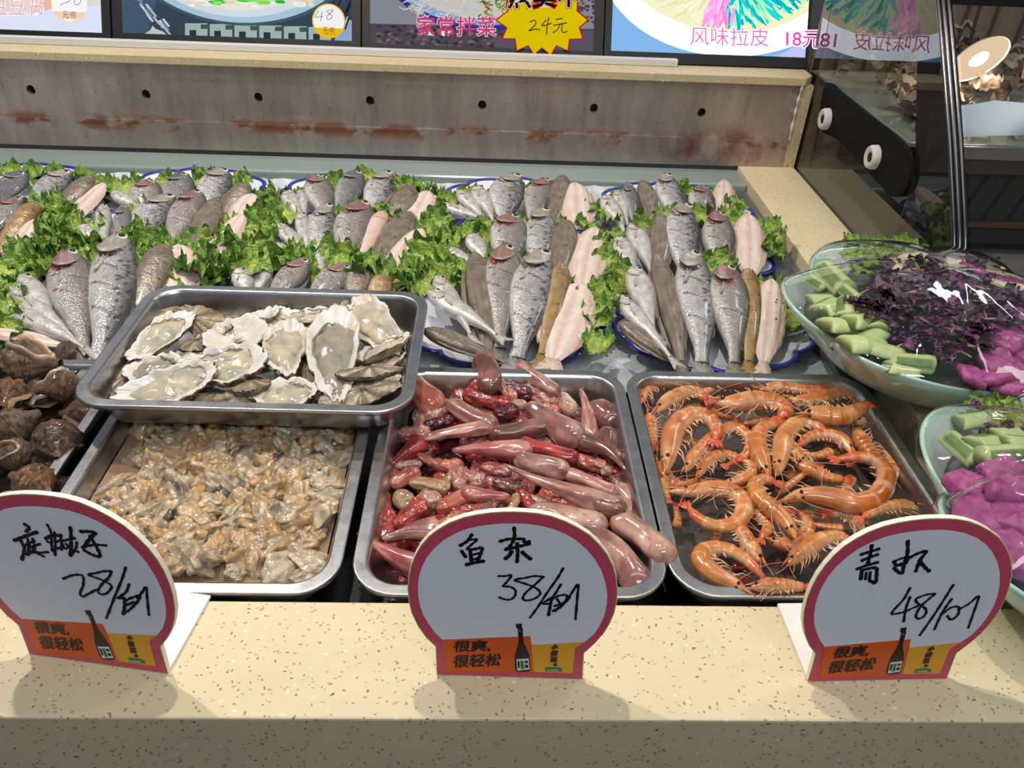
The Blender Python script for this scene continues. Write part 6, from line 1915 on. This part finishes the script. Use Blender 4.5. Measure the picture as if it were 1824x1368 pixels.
# ================================================================== whelks
def whelk_mesh(seed, L, tone):
    """spire towards +x, mouth towards +z, siphon towards -x; unit length"""
    rnd = random.Random(seed)
    prof = [(.50, .004), (.47, .035), (.445, .055), (.425, .062), (.41, .085), (.375, .125), (.355, .132), (.335, .165), (.29, .225), (.262, .235), (.235, .272), (.175, .335), (.12, .362), (.05, .372), (-.03, .358), (-.11, .315), (-.19, .25), (-.27, .178), (-.35, .125), (-.43, .095), (-.50, .078), (-.505, .03)]
    px_, pr_ = zip(*prof[::-1]); NX, NT = 84, 60
    xs = np.linspace(-.5, .5, NX); v = []; c = []
    for x in xs:
        for k in range(NT):
            th = 2 * PI * k / NT
            pitch = 0.085 * (th / (2 * PI) - .5) * (1 if x > .0 else max(0, 1 + x * 4))
            xx = min(.5, max(-.505, x + pitch)); r = float(np.interp(xx, px_, pr_))
            for kx, w_, am in ((.175, .030, .17), (.285, .018, .14), (.37, .012, .10), (.05, .022, .05)):
                r *= 1 + am * max(0, math.sin(9 * th + kx * 30)) ** 1.5 * math.exp(-((xx - kx) / w_) ** 2)
            r *= 1 + .022 * math.sin(xx * 150) + .05 * nz(x * 4, math.cos(th) * 2, math.sin(th) * 2 + seed, 1.6) + .02 * nz(x * 14, math.cos(th) * 6, math.sin(th) * 6 + seed, 1.6)
            r *= 1 + .06 * math.sin(th - 1.2)
            v.append((x, r * math.cos(th), r * math.sin(th)))
            g = nz(x * 5, math.cos(th) * 2, math.sin(th) * 2 + seed, 1.7)
            cc_ = lerp(tone, (0.035, 0.022, 0.016), min(1, max(0, .40 + 1.3 * g)))
            if math.sin(xx * 150) > .55: cc_ = lerp(cc_, (0.32, 0.17, 0.08), .35)
            if nz(x * 7, math.cos(th) * 3, math.sin(th) * 3 + seed, 2.6) > .36: cc_ = lerp(cc_, (0.50, 0.41, 0.32), .45)
            if xx > .44: cc_ = lerp(cc_, (0.48, 0.30, 0.20), .6)
            c.append(cc_)
    f = [(j * NT + k, j * NT + (k + 1) % NT, (j + 1) * NT + (k + 1) % NT, (j + 1) * NT + k) for j in range(NX - 1) for k in range(NT)]
    mb = MB(); mb.add(v, f, c); shell = mb.mesh('whelk', MAT['whelk'])
    seg = 44; mb = MB(); vv = []; cc_ = []
    def ring(m_, dz, pin=0.0):
        out = []
        for k in range(seg):
            t = 2 * PI * k / seg
            x = -.10 + .31 * m_ * math.cos(t); y = (.175 * m_ * math.sin(t)) * (1 - .45 * max(0, -math.cos(t)) ** 2)
            R_ = float(np.interp(x, px_, pr_)); zs = math.sqrt(max(0, (R_ + .02) ** 2 - y * y * .5))
            wv = .016 * math.sin(7 * t + seed) * (1 if m_ > .95 else .2)
            out.append((x, y, zs + dz + wv))
        return out
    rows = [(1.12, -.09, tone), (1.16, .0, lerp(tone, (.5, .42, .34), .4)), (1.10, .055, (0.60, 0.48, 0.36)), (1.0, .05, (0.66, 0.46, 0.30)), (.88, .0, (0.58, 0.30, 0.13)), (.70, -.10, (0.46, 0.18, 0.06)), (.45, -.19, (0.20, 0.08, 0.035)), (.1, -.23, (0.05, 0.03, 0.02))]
    for m_, dz, cl in rows:
        for k, p in enumerate(ring(m_, dz)): vv.append(p); cc_.append(lerp(cl, (0.2, 0.12, 0.07), .25 + .4 * nz(k * .3, m_ * 4, seed, 1)))
    n_ = len(rows)
    mb.add(vv, [(q * seg + k, q * seg + (k + 1) % seg, (q + 1) * seg + (k + 1) % seg, (q + 1) * seg + k) for q in range(n_ - 1) for k in range(seg)], cc_); mouth = mb.mesh('aperture', MAT['whelkin'])
    mb = MB(); vv = []; cc_ = []
    for m_, dz, cl in ((.80, -.085, (0.10, 0.08, 0.06)), (.72, -.055, (0.20, 0.16, 0.12)), (.45, -.03, (0.30, 0.25, 0.20)), (.05, -.025, (0.17, 0.14, 0.11))):
        for p in ring(m_, dz): vv.append(p); cc_.append(cl)
    mb.add(vv, [(q * seg + k, q * seg + (k + 1) % seg, (q + 1) * seg + (k + 1) % seg, (q + 1) * seg + k) for q in range(3) for k in range(seg)], cc_)
    foot_ = mb.mesh('operculum', MAT['whelkin'])
    return shell, mouth, foot_


WH = [whelk_mesh(i, 1.0, t) for i, t in enumerate([(0.24, 0.105, 0.04), (0.14, 0.065, 0.032), (0.34, 0.135, 0.032), (0.26, 0.16, 0.09)])]
WL = [  # zoom centre, length px, spire direction deg, roll, variant, height, with operculum
 (195, 265, 470, 180, 0.15, 3, 30, 0), (480, 215, 300, 60, 2.6, 1, 16, 1), (420, 425, 330, 20, -.5, 0, 24, 1), (60, 480, 340, 100, 2.2, 2, 18, 1), (100, 690, 380, 235, 2.7, 3, 28, 1),
 (385, 790, 440, -62, 2.8, 1, 30, 1), (215, 1100, 400, -25, 3.5, 2, 30, 1), (90, 900, 340, 20, 0.5, 3, 16, 0), (45, 1260, 260, 140, 0.3, 3, 20, 0), (600, 310, 200, 20, 2.0, 1, 14, 1), (25, 130, 220, 40, 2.4, 1, 20, 1),
 (270, 470, 300, 75, 1.9, 1, 6, 1), (560, 600, 280, 10, 2.4, 0, 4, 1), (330, 960, 280, 150, 2.7, 1, 4, 1), (-180, 350, 420, 200, 2.6, 0, 18, 1), (-160, 700, 420, 30, .4, 1, 20, 0), (-220, 1050, 420, 120, 2.9, 2, 20, 1), (400, 1110, 220, 60, 2.5, 1, 2, 1)]
items = [(q[0], -q[1], ['brown knobbly whelk', 'dark brown whelk', 'orange-brown knobbly whelk', 'greyish pale-ridged whelk'][q[5]] + (' with open mouth' if not q[7] else '')) for q in WL]
labs = band_labels(items, ['front row of whelk tray', 'second row of whelk tray', 'third row of whelk tray', 'fourth row of whelk tray', 'rear row of whelk tray'], '{text}, {pos} in the {band}')
for i, (x, y, lp, ang, roll, var, h, op) in enumerate(WL):
    z = -0.030 + h * 0.0011
    P = atz(x / 3.909, 580 + y / 3.909, z); zc = (P - CAMP) @ _fw; L = lp / 3.909 * zc / FPX * 0.95
    sh_, mo_, op_ = WH[var]
    o = link('whelk', sh_); o.location = tuple(P); o.scale = (L, L, L); o.rotation_euler = (roll, 0, math.radians(ang))
    tag(o, labs[i], 'whelk', 'whelks in the left tray')
    link('aperture', mo_, o)
    if op: link('operculum', op_, o)
broth('whelk_water', 'dark water at the bottom of whelk tray', -0.628, TCY, 0.27, 0.336, -0.044, (0.02, 0.014, 0.01), 0.06)

# ================================================================== salad bowls under cling film
def film_mat():
    def bumpy(t):
        co = t.coord()
        n1 = t.noise(9, 2, 0.5, vec=t.mapping(co, (1, 3.5, 1), (0, 0, 0.6)))
        n2 = t.noise(26, 1, 0.5, vec=t.mapping(co, (3, 1, 1), (0, 0, -0.4)))
        a = t.n('ShaderNodeMath', operation='ADD'); t.l(n1, a.inputs[0]); t.l(n2, a.inputs[1])
        return t.bump(a.outputs[0], 0.13, 0.004)
    return glass('cling_film', (0.97, 0.97, 0.98), 2.0, 0.04, bumpy)


MAT['film'] = film_mat()
MINT, BWHITE = (0.50, 0.76, 0.62), (0.74, 0.78, 0.79)


def bowl(cx_, cy_, R, zr, phase, label, seed):
    n = 180
    def wav(t, k):
        s = abs(math.cos(3 * (t - phase))) ** 0.75 - 0.62
        return 1 + 0.19 * k * s, 0.020 * k * s
    prof = [(0.0, 0.006, 0), (0.40, 0.006, 0), (0.52, 0.010, 0), (0.70, 0.030, .2), (0.85, 0.058, .6), (0.94, 0.078, .9), (0.985, 0.0885, 1), (1.0, 0.0905, 1), (1.012, 0.0880, 1), (0.97, 0.074, .9), (0.88, 0.052, .6), (0.73, 0.024, .2), (0.56, 0.004, 0), (0.48, 0.0, 0), (0.0, 0.0, 0)]
    v = []; c = []; f = []
    for i_, (q, z, k) in enumerate(prof):
        for i in range(n):
            t = 2 * PI * i / n; a, b = wav(t, k)
            v.append((R * q * a * math.cos(t), R * q * a * math.sin(t), z / 0.09 * zr + b))
            c.append(MINT if i_ >= 6 else lerp(BWHITE, MINT, 0.25 if i_ == 5 else 0.0))
    for r in range(len(prof) - 1):
        for i in range(n):
            j = (i + 1) % n; f.append((r * n + i, r * n + j, (r + 1) * n + j, (r + 1) * n + i))
    mb = MB(); mb.add(v, f, c)
    o = mb.obj('salad_bowl', MAT['bowl']); o.location = (cx_, cy_, 0.0005)
    tag(o, label, 'bowl', 'scalloped salad bowls')
    # film: stretched over rim, bulging over the heap
    mb = MB(); m_ = 120; rings = 26; v = []; f = []
    for r in range(rings + 1):
        q = r / rings
        for i in range(m_):
            t = 2 * PI * i / m_; a, b = wav(t, q ** 2)
            z = zr + 0.003 + b + 0.062 * (1 - q ** 2.2) + 0.0035 * nz(q * 5 * math.cos(t), q * 5 * math.sin(t), seed, 1) * (1 - q)
            z += 0.0018 * math.sin(t * 23 + seed) * q ** 3 * (1 - q) * 4
            qq = q * 1.005
            v.append((R * qq * a * math.cos(t), R * qq * a * math.sin(t), z))
    for r in range(rings):
        for i in range(m_):
            j = (i + 1) % m_; f.append((r * m_ + i, r * m_ + j, (r + 1) * m_ + j, (r + 1) * m_ + i))
    k0 = rings * m_
    for i in range(m_):  # skirt folded over the rim
        x, y, z = v[k0 + i]; v.append((x * 1.022, y * 1.022, z - 0.012 - 0.004 * math.sin(i * 1.9)))
    for i in range(m_):
        j = (i + 1) % m_; f.append((k0 + i, k0 + j, k0 + m_ + j, k0 + m_ + i))
    mb.add(v, f)
    fm = mb.obj('cling_film', MAT['film'], o); fm['label'] = 'clear cling film cover'
    return o


ZR = 0.09
B1 = (0.608, 0.909, 0.190); B2 = (0.623, 0.522, 0.187)
bowl(*B1, ZR, math.radians(170), 'large scalloped mint bowl of salad under film, behind the other bowl', 1)
bowl(*B2, ZR, math.radians(195), 'scalloped mint bowl with magenta chunks under film, nearest the right sign', 2)


def heapz(B, x, y, extra=0.0):
    q = math.hypot(x - B[0], y - B[1]) / B[2]
    return ZR - 0.010 + 0.052 * max(0, 1 - q ** 2.2) + extra


def on_heap(B, px, py, extra=0.0):
    P = atz(px, py, 0.10)
    for _ in range(6):
        P = atz(px, py, heapz(B, P[0], P[1], extra))
    return P


def cucumber_mesh(seed, long_):
    """chunk cut from a cucumber: round skin side plus flat cut faces"""
    rnd = random.Random(seed); mb = MB(); n = 24; m_ = 9; v = []; c = []; f = []
    for i in range(m_):
        s = i / (m_ - 1) - .5
        sh = 0.10 * math.sin(seed) * s
        for k in range(n):
            t = 2 * PI * k / n
            y, z = math.cos(t), math.sin(t)
            if not long_ and z < -0.1: z = -0.1 + (z + .1) * .12
            elif long_ and z < -.55: z = -.55
            r = .5 * (1 + .06 * nz(s * 3, y, z + seed, 2)) * (0.96 if i in (0, m_ - 1) else 1)
            v.append((s + sh * z + 0.12 * z * (1 if i == 0 else 0), y * r, z * r))
            skin = z > .1
            if i in (0, m_ - 1): cc_ = (0.52, 0.62, 0.26)
            elif skin and (long_ and abs(y) > .35 or not long_ and y > .5): cc_ = lerp((0.05, 0.14, 0.03), (0.22, 0.36, 0.08), .5 + .5 * nz(s * 4, y, z + seed, 3))
            else: cc_ = lerp((0.50, 0.62, 0.22), (0.62, 0.70, 0.36), .5 + nz(s * 4, y * 2, z + seed, 2))
            c.append(cc_)
    for i in range(m_ - 1):
        for k in range(n):
            k2_ = (k + 1) % n; f.append((i * n + k, (i + 1) * n + k, (i + 1) * n + k2_, i * n + k2_))
    f.append(tuple(range(n))); f.append(tuple(range((m_ - 1) * n, m_ * n))[::-1])
    mb.add(v, f, c); return mb.mesh('cucumber_piece', MAT['veg'])


def wedge_mesh(seed, c1, c2):
    """irregular hand-cut block"""
    rnd = random.Random(seed); bm_n = 7; mb = MB(); v = []; c = []; f = []
    n = 28; m_ = 9
    ang = sorted(rnd.uniform(0, 2 * PI) for _ in range(5)); ang = [2 * PI * i / 5 + rnd.uniform(-.3, .3) for i in range(5)]
    rad_ = [rnd.uniform(.42, .62) for _ in range(5)]
    V5 = [np.array((r * math.cos(a), r * math.sin(a))) for r, a in zip(rad_, ang)]
    loop = []
    for i in range(n):
        q = i / n * 5; k = int(q); u = q - k; loop.append(V5[k] * (1 - u) + V5[(k + 1) % 5] * u)
    prof = [(0.05, .33), (.55, .34), (.86, .31), (.96, .22), (1.0, .08), (1.02, -.08), (.97, -.24), (.80, -.30), (.05, -.3)]
    for q, z in prof:
        for i, p in enumerate(loop):
            k = 1 + .06 * nz(p[0] * 3, p[1] * 3, z + seed, 2)
            v.append((p[0] * q * k, p[1] * q * k, z + .05 * nz(p[0] * 3, p[1] * 3, seed, 2) + (0.10 * p[0] if z > 0 else 0)))
            g = .5 + .9 * nz(p[0] * q * 4, p[1] * 7 * q, seed + z, 2)
            c.append(lerp(c1, c2, min(1, max(0, g))))
    for r in range(len(prof) - 1):
        for i in range(n):
            j = (i + 1) % n; f.append((r * n + i, (r + 1) * n + i, (r + 1) * n + j, r * n + j))
    f.append(tuple(range(n))); f.append(tuple(range((len(prof) - 1) * n, len(prof) * n))[::-1])
    mb.add(v, f, c); return mb.mesh('radish_chunk', MAT['veg'])


def place(me, name, B, px, py, lpx, ang, label, cat, group, extra=0.0, sx=1, sy=1, sz=1, tilt=0.15, rx=None):
    P = on_heap(B, px, py, extra); zc = (P - CAMP) @ _fw; L = lpx * zc / FPX
    o = link(name, me); o.location = tuple(P); o.scale = (L * sx, L * sy, L * sz)
    dx_, dy_ = P[0] - B[0], P[1] - B[1]
    o.rotation_euler = (brnd.uniform(-tilt, tilt) if rx is None else rx, brnd.uniform(-tilt, tilt), math.radians(ang))
    tag(o, label, cat, group); return o


brnd = random.Random(77)
CUL = [cucumber_mesh(i, True) for i in range(3)]; CUS = [cucumber_mesh(10 + i, False) for i in range(5)]
MAG = [wedge_mesh(i, (0.30, 0.018, 0.16), (0.46, 0.12, 0.30)) for i in range(5)]
k1 = lambda x, y: (1390 + x / 4.145, 410 + y / 4.145)
k3 = lambda x, y: (1630 + x / 3.42, 690 + y / 3.42)
for x, y, l, a, mm, lab in ((400, 370, 62, 100, CUL[0], 'long peeled cucumber stick, largest, at the left of the rear bowl'), (280, 400, 34, 105, CUL[1], 'short cucumber stick beside the rim at far left of the rear bowl'), (375, 165, 26, 20, CUL[2], 'cucumber chunk at the back left rim of the rear bowl'), (490, 165, 24, 10, CUL[1], 'cucumber chunk next to the lettuce in the rear bowl'),
                          (350, 580, 46, 40, CUS[0], 'thin pale cucumber slice at the left edge of the rear bowl'), (590, 680, 46, 20, CUS[1], 'glossy cucumber piece in the middle of the rear bowl cucumbers'), (430, 715, 52, 15, CUS[2], 'wide cucumber piece left of the glossy one, rear bowl'), (600, 855, 58, 10, CUS[3], 'bright green cucumber piece lowest left in the rear bowl'),
                          (775, 900, 44, -20, CUS[4], 'cucumber piece right of the bright green one, rear bowl'), (960, 985, 56, -12, CUL[2], 'cucumber stick along the front rim of the rear bowl'), (890, 1035, 44, -10, CUS[0], 'flat cucumber slice touching the front rim of the rear bowl'), (500, 590, 44, 70, CUS[3], 'cut cucumber piece in the gap left of the sprouts, rear bowl'), (680, 790, 40, 30, CUS[0], 'cucumber piece between bright green one and sprouts, rear bowl'), (520, 480, 36, 100, CUL[1], 'small cucumber stick beside the long one, rear bowl'), (290, 520, 34, 10, CUS[4], 'pale cucumber piece against the left rim, rear bowl'), (730, 700, 34, 60, CUS[2], 'half hidden cucumber piece under purple sprouts, rear bowl')):
    place(mm, 'cucumber_piece', B1, *k1(x, y), l * 1.25, a, lab, 'cucumber', 'cucumber pieces in the rear bowl', 0.002, 1, .62 if mm in CUL else .8, .5)
for x, y, l, a, mm, lab in ((290, 385, 62, 100, CUL[0], 'upright cucumber stick at the left of the front bowl'), (430, 360, 56, 15, CUS[1], 'cut cucumber piece beside the upright stick, front bowl'), (520, 415, 66, 5, CUL[1], 'long dark-skinned cucumber piece in front bowl'), (560, 295, 44, 10, CUS[3], 'pale cucumber piece near the dressing, front bowl'), (345, 205, 44, 5, CUS[2], 'cucumber slice at the back rim of the front bowl'), (640, 350, 46, 0, CUS[4], 'cucumber piece at the right picture edge, front bowl')):
    place(mm, 'cucumber_piece', B2, *k3(x, y), l * 1.2, a, lab, 'cucumber', 'cucumber pieces in the front bowl', 0.002, 1, .55 if mm in CUL else .8, .5)
for x, y, l, lab in ((310, 600, 66, 'magenta radish chunk touching the left wall of the front bowl'), (395, 800, 78, 'largest magenta radish chunk, lower left in the front bowl'), (545, 640, 62, 'magenta radish chunk with film glare on it, front bowl'), (520, 500, 52, 'magenta radish chunk under wrinkled film behind the others, front bowl'), (610, 800, 66, 'magenta radish chunk at the right edge of front bowl'), (600, 1010, 80, 'pale-edged magenta radish chunk nearest the front rim, front bowl'), (470, 960, 40, 'small magenta radish chunk by the near rim of front bowl'), (640, 620, 60, 'magenta radish chunk farthest right in the front bowl')):
    place(brnd.choice(MAG), 'radish_chunk', B2, *k3(x, y), l * 1.25, brnd.uniform(0, 360), lab, 'radish', 'magenta radish chunks in the front bowl', 0.0, 1.05, 1.05, .62, .3)
for x, y, l, lab in ((1660, 800, 62, 'magenta radish slice under the bright film glare, rear bowl'), (1420, 1070, 44, 'magenta radish wedge at the front rim of the rear bowl'), (1720, 1000, 60, 'large magenta radish slice right of the glare, rear bowl'), (1690, 1130, 56, 'magenta radish slice nearest the front bowl, in rear bowl'), (1800, 900, 56, 'magenta radish slice farthest right in rear bowl'), (1560, 1090, 54, 'magenta radish slice left of the one nearest the front bowl'), (1590, 960, 50, 'magenta radish slice beside purple sprouts in rear bowl')):
    place(brnd.choice(MAG), 'radish_slice', B1, *k1(x, y), l * 1.25, brnd.uniform(0, 360), lab, 'radish', 'magenta radish slices in the rear bowl', 0.0, 1.05, 1.05, .45, .3)
# lettuce in the bowls
for (B, kk, pts, nm) in ((B1, k1, [(610, 190), (690, 160), (770, 120), (860, 130), (700, 260), (640, 280), (960, 120), (1060, 120), (1160, 150), (560, 200), (800, 200), (580, 120)], 'rear'), (B2, k3, [(580, 130), (500, 170), (620, 90), (560, 90), (640, 180), (460, 120), (400, 140)], 'front')):
    for x, y in pts:
        place(brnd.choice(LM), 'lettuce_leaf', B, *kk(x, y), 56, brnd.uniform(0, 360), 'curly green lettuce leaf at the back of the %s salad bowl' % nm, 'lettuce leaf', 'lettuce leaves in the %s bowl' % nm, 0.000, 1, 1, .55, .3)
# bean curd sheets
mb = MB()
sheet = MB(); gx = 16
v = []; c = []
for j in range(8):
    for i in range(gx + 1):
        x = i / gx - .5; y = (j / 7 - .5) * .34
        v.append((x, y, .02 * math.sin(x * 9) + .015 * math.sin(y * 20))); c.append(lerp((0.68, 0.60, 0.34), (0.74, 0.68, 0.46), .5 + .5 * nz(x * 3, y * 30, 0, 1)))
f = [(j * (gx + 1) + i, j * (gx + 1) + i + 1, (j + 1) * (gx + 1) + i + 1, (j + 1) * (gx + 1) + i) for j in range(7) for i in range(gx)]
sheet.add(v, f, c); SHT = sheet.mesh('bean_curd_sheet', MAT['veg'])
for i, (x, y, l, a) in enumerate(((930, 205, 70, 30), (1290, 230, 110, -12), (1450, 265, 100, -14), (1640, 330, 90, -18), (1000, 185, 60, 20), (1720, 410, 80, -22), (870, 270, 40, 50))):
    o = place(SHT, 'bean_curd_sheet', B1, *k1(x, y), l, a, 'cream bean curd sheet %s in the rear bowl' % ['beside the lettuce', 'at the back rim, longest', 'behind the purple sprouts', 'near the right back rim', 'laid over the first sheet by lettuce', 'at the right picture edge', 'narrow, dipping under sprouts'][i], 'bean curd', 'bean curd sheets in the rear bowl', 0.010 + .0015 * (i % 3), 1, 1, 1, .12)
    sd = o.modifiers.new('thickness', 'SOLIDIFY'); sd.thickness = 0.03
# purple sprouts: stem with two or three leaves
def sprig(seed):
    rnd = random.Random(seed); n = 16
    pts = [(-.5, 0, 0), (-.2, rnd.uniform(-.15, .15), .06), (.1, rnd.uniform(-.15, .15), .08), (.4, rnd.uniform(-.2, .2), .02)]
    S = smoothpath(pts, n); sc = rnd.choice([(0.44, 0.16, 0.15), (0.32, 0.09, 0.11), (0.60, 0.38, 0.32)])
    mb = MB(); sweep(mb, S, [0.040 - 0.014 * i / n for i in range(n)], 8, lambda i, a: lerp(sc, (0.50, 0.40, 0.30), max(0, 1 - i / 4)))
    stem = mb.mesh('purple_sprout', MAT['sprout']); leaves = []
    for k in range(3):
        mb = MB(); nu, nv_ = 9, 12; v = []; c = []
        wd = rnd.uniform(.16, .30); ln = rnd.uniform(.35, .6); a0 = rnd.uniform(-1.2, 1.2); base = np.array(S[-1 - 3 * k])
        cl = rnd.choice([(0.10, 0.025, 0.065), (0.055, 0.020, 0.040), (0.17, 0.05, 0.14), (0.045, 0.03, 0.03)])
        for j in range(nv_):
            b = j / (nv_ - 1)
            for i in range(nu):
                a = i / (nu - 1) * 2 - 1
                x = b * ln; y = a * wd * math.sin(PI * min(1, b * .9 + .08)) ** .8; z = .10 * math.sin(b * 3) + .12 * a * a * b + .03 * math.sin(b * 14) * a
                v.append(base + np.array((x * math.cos(a0) - y * math.sin(a0), x * math.sin(a0) + y * math.cos(a0), z)))
                c.append(lerp(cl, (0.30, 0.10, 0.18), .8 * math.exp(-(a * 8) ** 2)))
        mb.add(v, [(j * nu + i, j * nu + i + 1, (j + 1) * nu + i + 1, (j + 1) * nu + i) for j in range(nv_ - 1) for i in range(nu - 1)], c)
        leaves.append(mb.mesh('sprout_leaf', MAT['sprout']))
    return stem, leaves


SG = [sprig(i) for i in range(7)]
for i in range(165):
    while True:
        x = brnd.uniform(620, 1760); y = brnd.uniform(200, 950)
        if ((x - 1140) / 540) ** 2 + ((y - 560) / 370) ** 2 < 1 and not (x < 900 and y > 620 + (x - 650) * .6) and not (x > 1480 and y > 760): break
    st_, lv = brnd.choice(SG)
    o = place(st_, 'purple_sprout', B1, *k1(x, y), brnd.uniform(38, 64), brnd.uniform(0, 360), 'dark purple leafy sprout tangled in the heap of the rear bowl', 'sprout', 'purple sprouts in the rear bowl', brnd.uniform(0, .008), 1, 1, 1, .3)
    for m_ in lv: link('leaf', m_, o)
for i, (x, y) in enumerate(((430, 160), (480, 270), (400, 300), (460, 230), (520, 240), (600, 250), (640, 240))):
    st_, lv = SG[i % 7]
    o = place(st_, 'purple_sprout', B2, *k3(x, y), 40, brnd.uniform(0, 360), 'dark purple sprout lying among the cucumber in the front bowl', 'sprout', 'purple sprouts in the front bowl', .004, 1, 1, 1, .3)
    for m_ in lv: link('leaf', m_, o)
# the far halves of both bowls, towards the aisle on the right
for B, nm, n_ in ((B1, 'rear', 7), (B2, 'front', 12)):
    for i in range(n_):
        a_ = -1.0 + 2.1 * i / (n_ - 1); rr_ = B[2] * (0.62 if i % 2 else 0.36)
        x, y = B[0] + rr_ * math.cos(a_) + (.03 if nm == 'rear' else .045), B[1] + rr_ * math.sin(a_) - .015
        if math.hypot(x - B[0], y - B[1]) > B[2] * .72: continue
        o = link('radish_chunk', brnd.choice(MAG)); s_ = brnd.uniform(.050, .062); o.location = (x, y, heapz(B, x, y)); o.scale = (s_, s_, s_ * .55); o.rotation_euler = (brnd.uniform(-.3, .3), brnd.uniform(-.3, .3), brnd.uniform(0, 6.3))
        tag(o, 'magenta radish chunk in the right half of the %s salad bowl' % nm, 'radish', 'radish chunks in the right half of the %s bowl' % nm)
    for i in range(9):
        a_ = brnd.uniform(-1.2, 1.5); rr_ = B[2] * brnd.uniform(.45, .72)
        x, y = B[0] + rr_ * math.cos(a_), B[1] + rr_ * math.sin(a_)
        o = link('lettuce_leaf', brnd.choice(LM)); s_ = brnd.uniform(.05, .07); o.location = (x, y, heapz(B, x, y, -.006)); o.scale = (s_, s_, s_ * .5); o.rotation_euler = (brnd.uniform(-.2, .2), brnd.uniform(-.2, .2), brnd.uniform(0, 6.3))
        tag(o, 'curly green lettuce leaf in the right half of the %s salad bowl' % nm, 'lettuce leaf', 'lettuce leaves in the right half of the %s bowl' % nm)
# dark filler greens under the toppings
for B, nm in ((B1, 'rear'), (B2, 'front')):
    mb = MB(); v = []; c = []; f = []
    for r in range(15):
        for i in range(60):
            t = 2 * PI * i / 60; q = r / 14 * .88
            v.append((B[2] * q * math.cos(t), B[2] * q * math.sin(t), ZR - 0.040 + .046 * (1 - q ** 2.2) + .006 * nz(q * 9 * math.cos(t), q * 9 * math.sin(t), 2, 1)))
            c.append(lerp((0.05, 0.13, 0.03), (0.10, 0.04, 0.07), .5 + .5 * nz(q * 6 * math.cos(t), q * 6 * math.sin(t), 5, 1)))
    f = [(r * 60 + i, r * 60 + (i + 1) % 60, (r + 1) * 60 + (i + 1) % 60, (r + 1) * 60 + i) for r in range(14) for i in range(60)]
    mb.add(v, f, c); o = mb.obj('salad_greens', MAT['sprout']); o.location = (B[0], B[1], 0)
    tag(o, 'dark leafy bed under the toppings of the %s salad bowl' % nm, 'salad', kind='stuff')
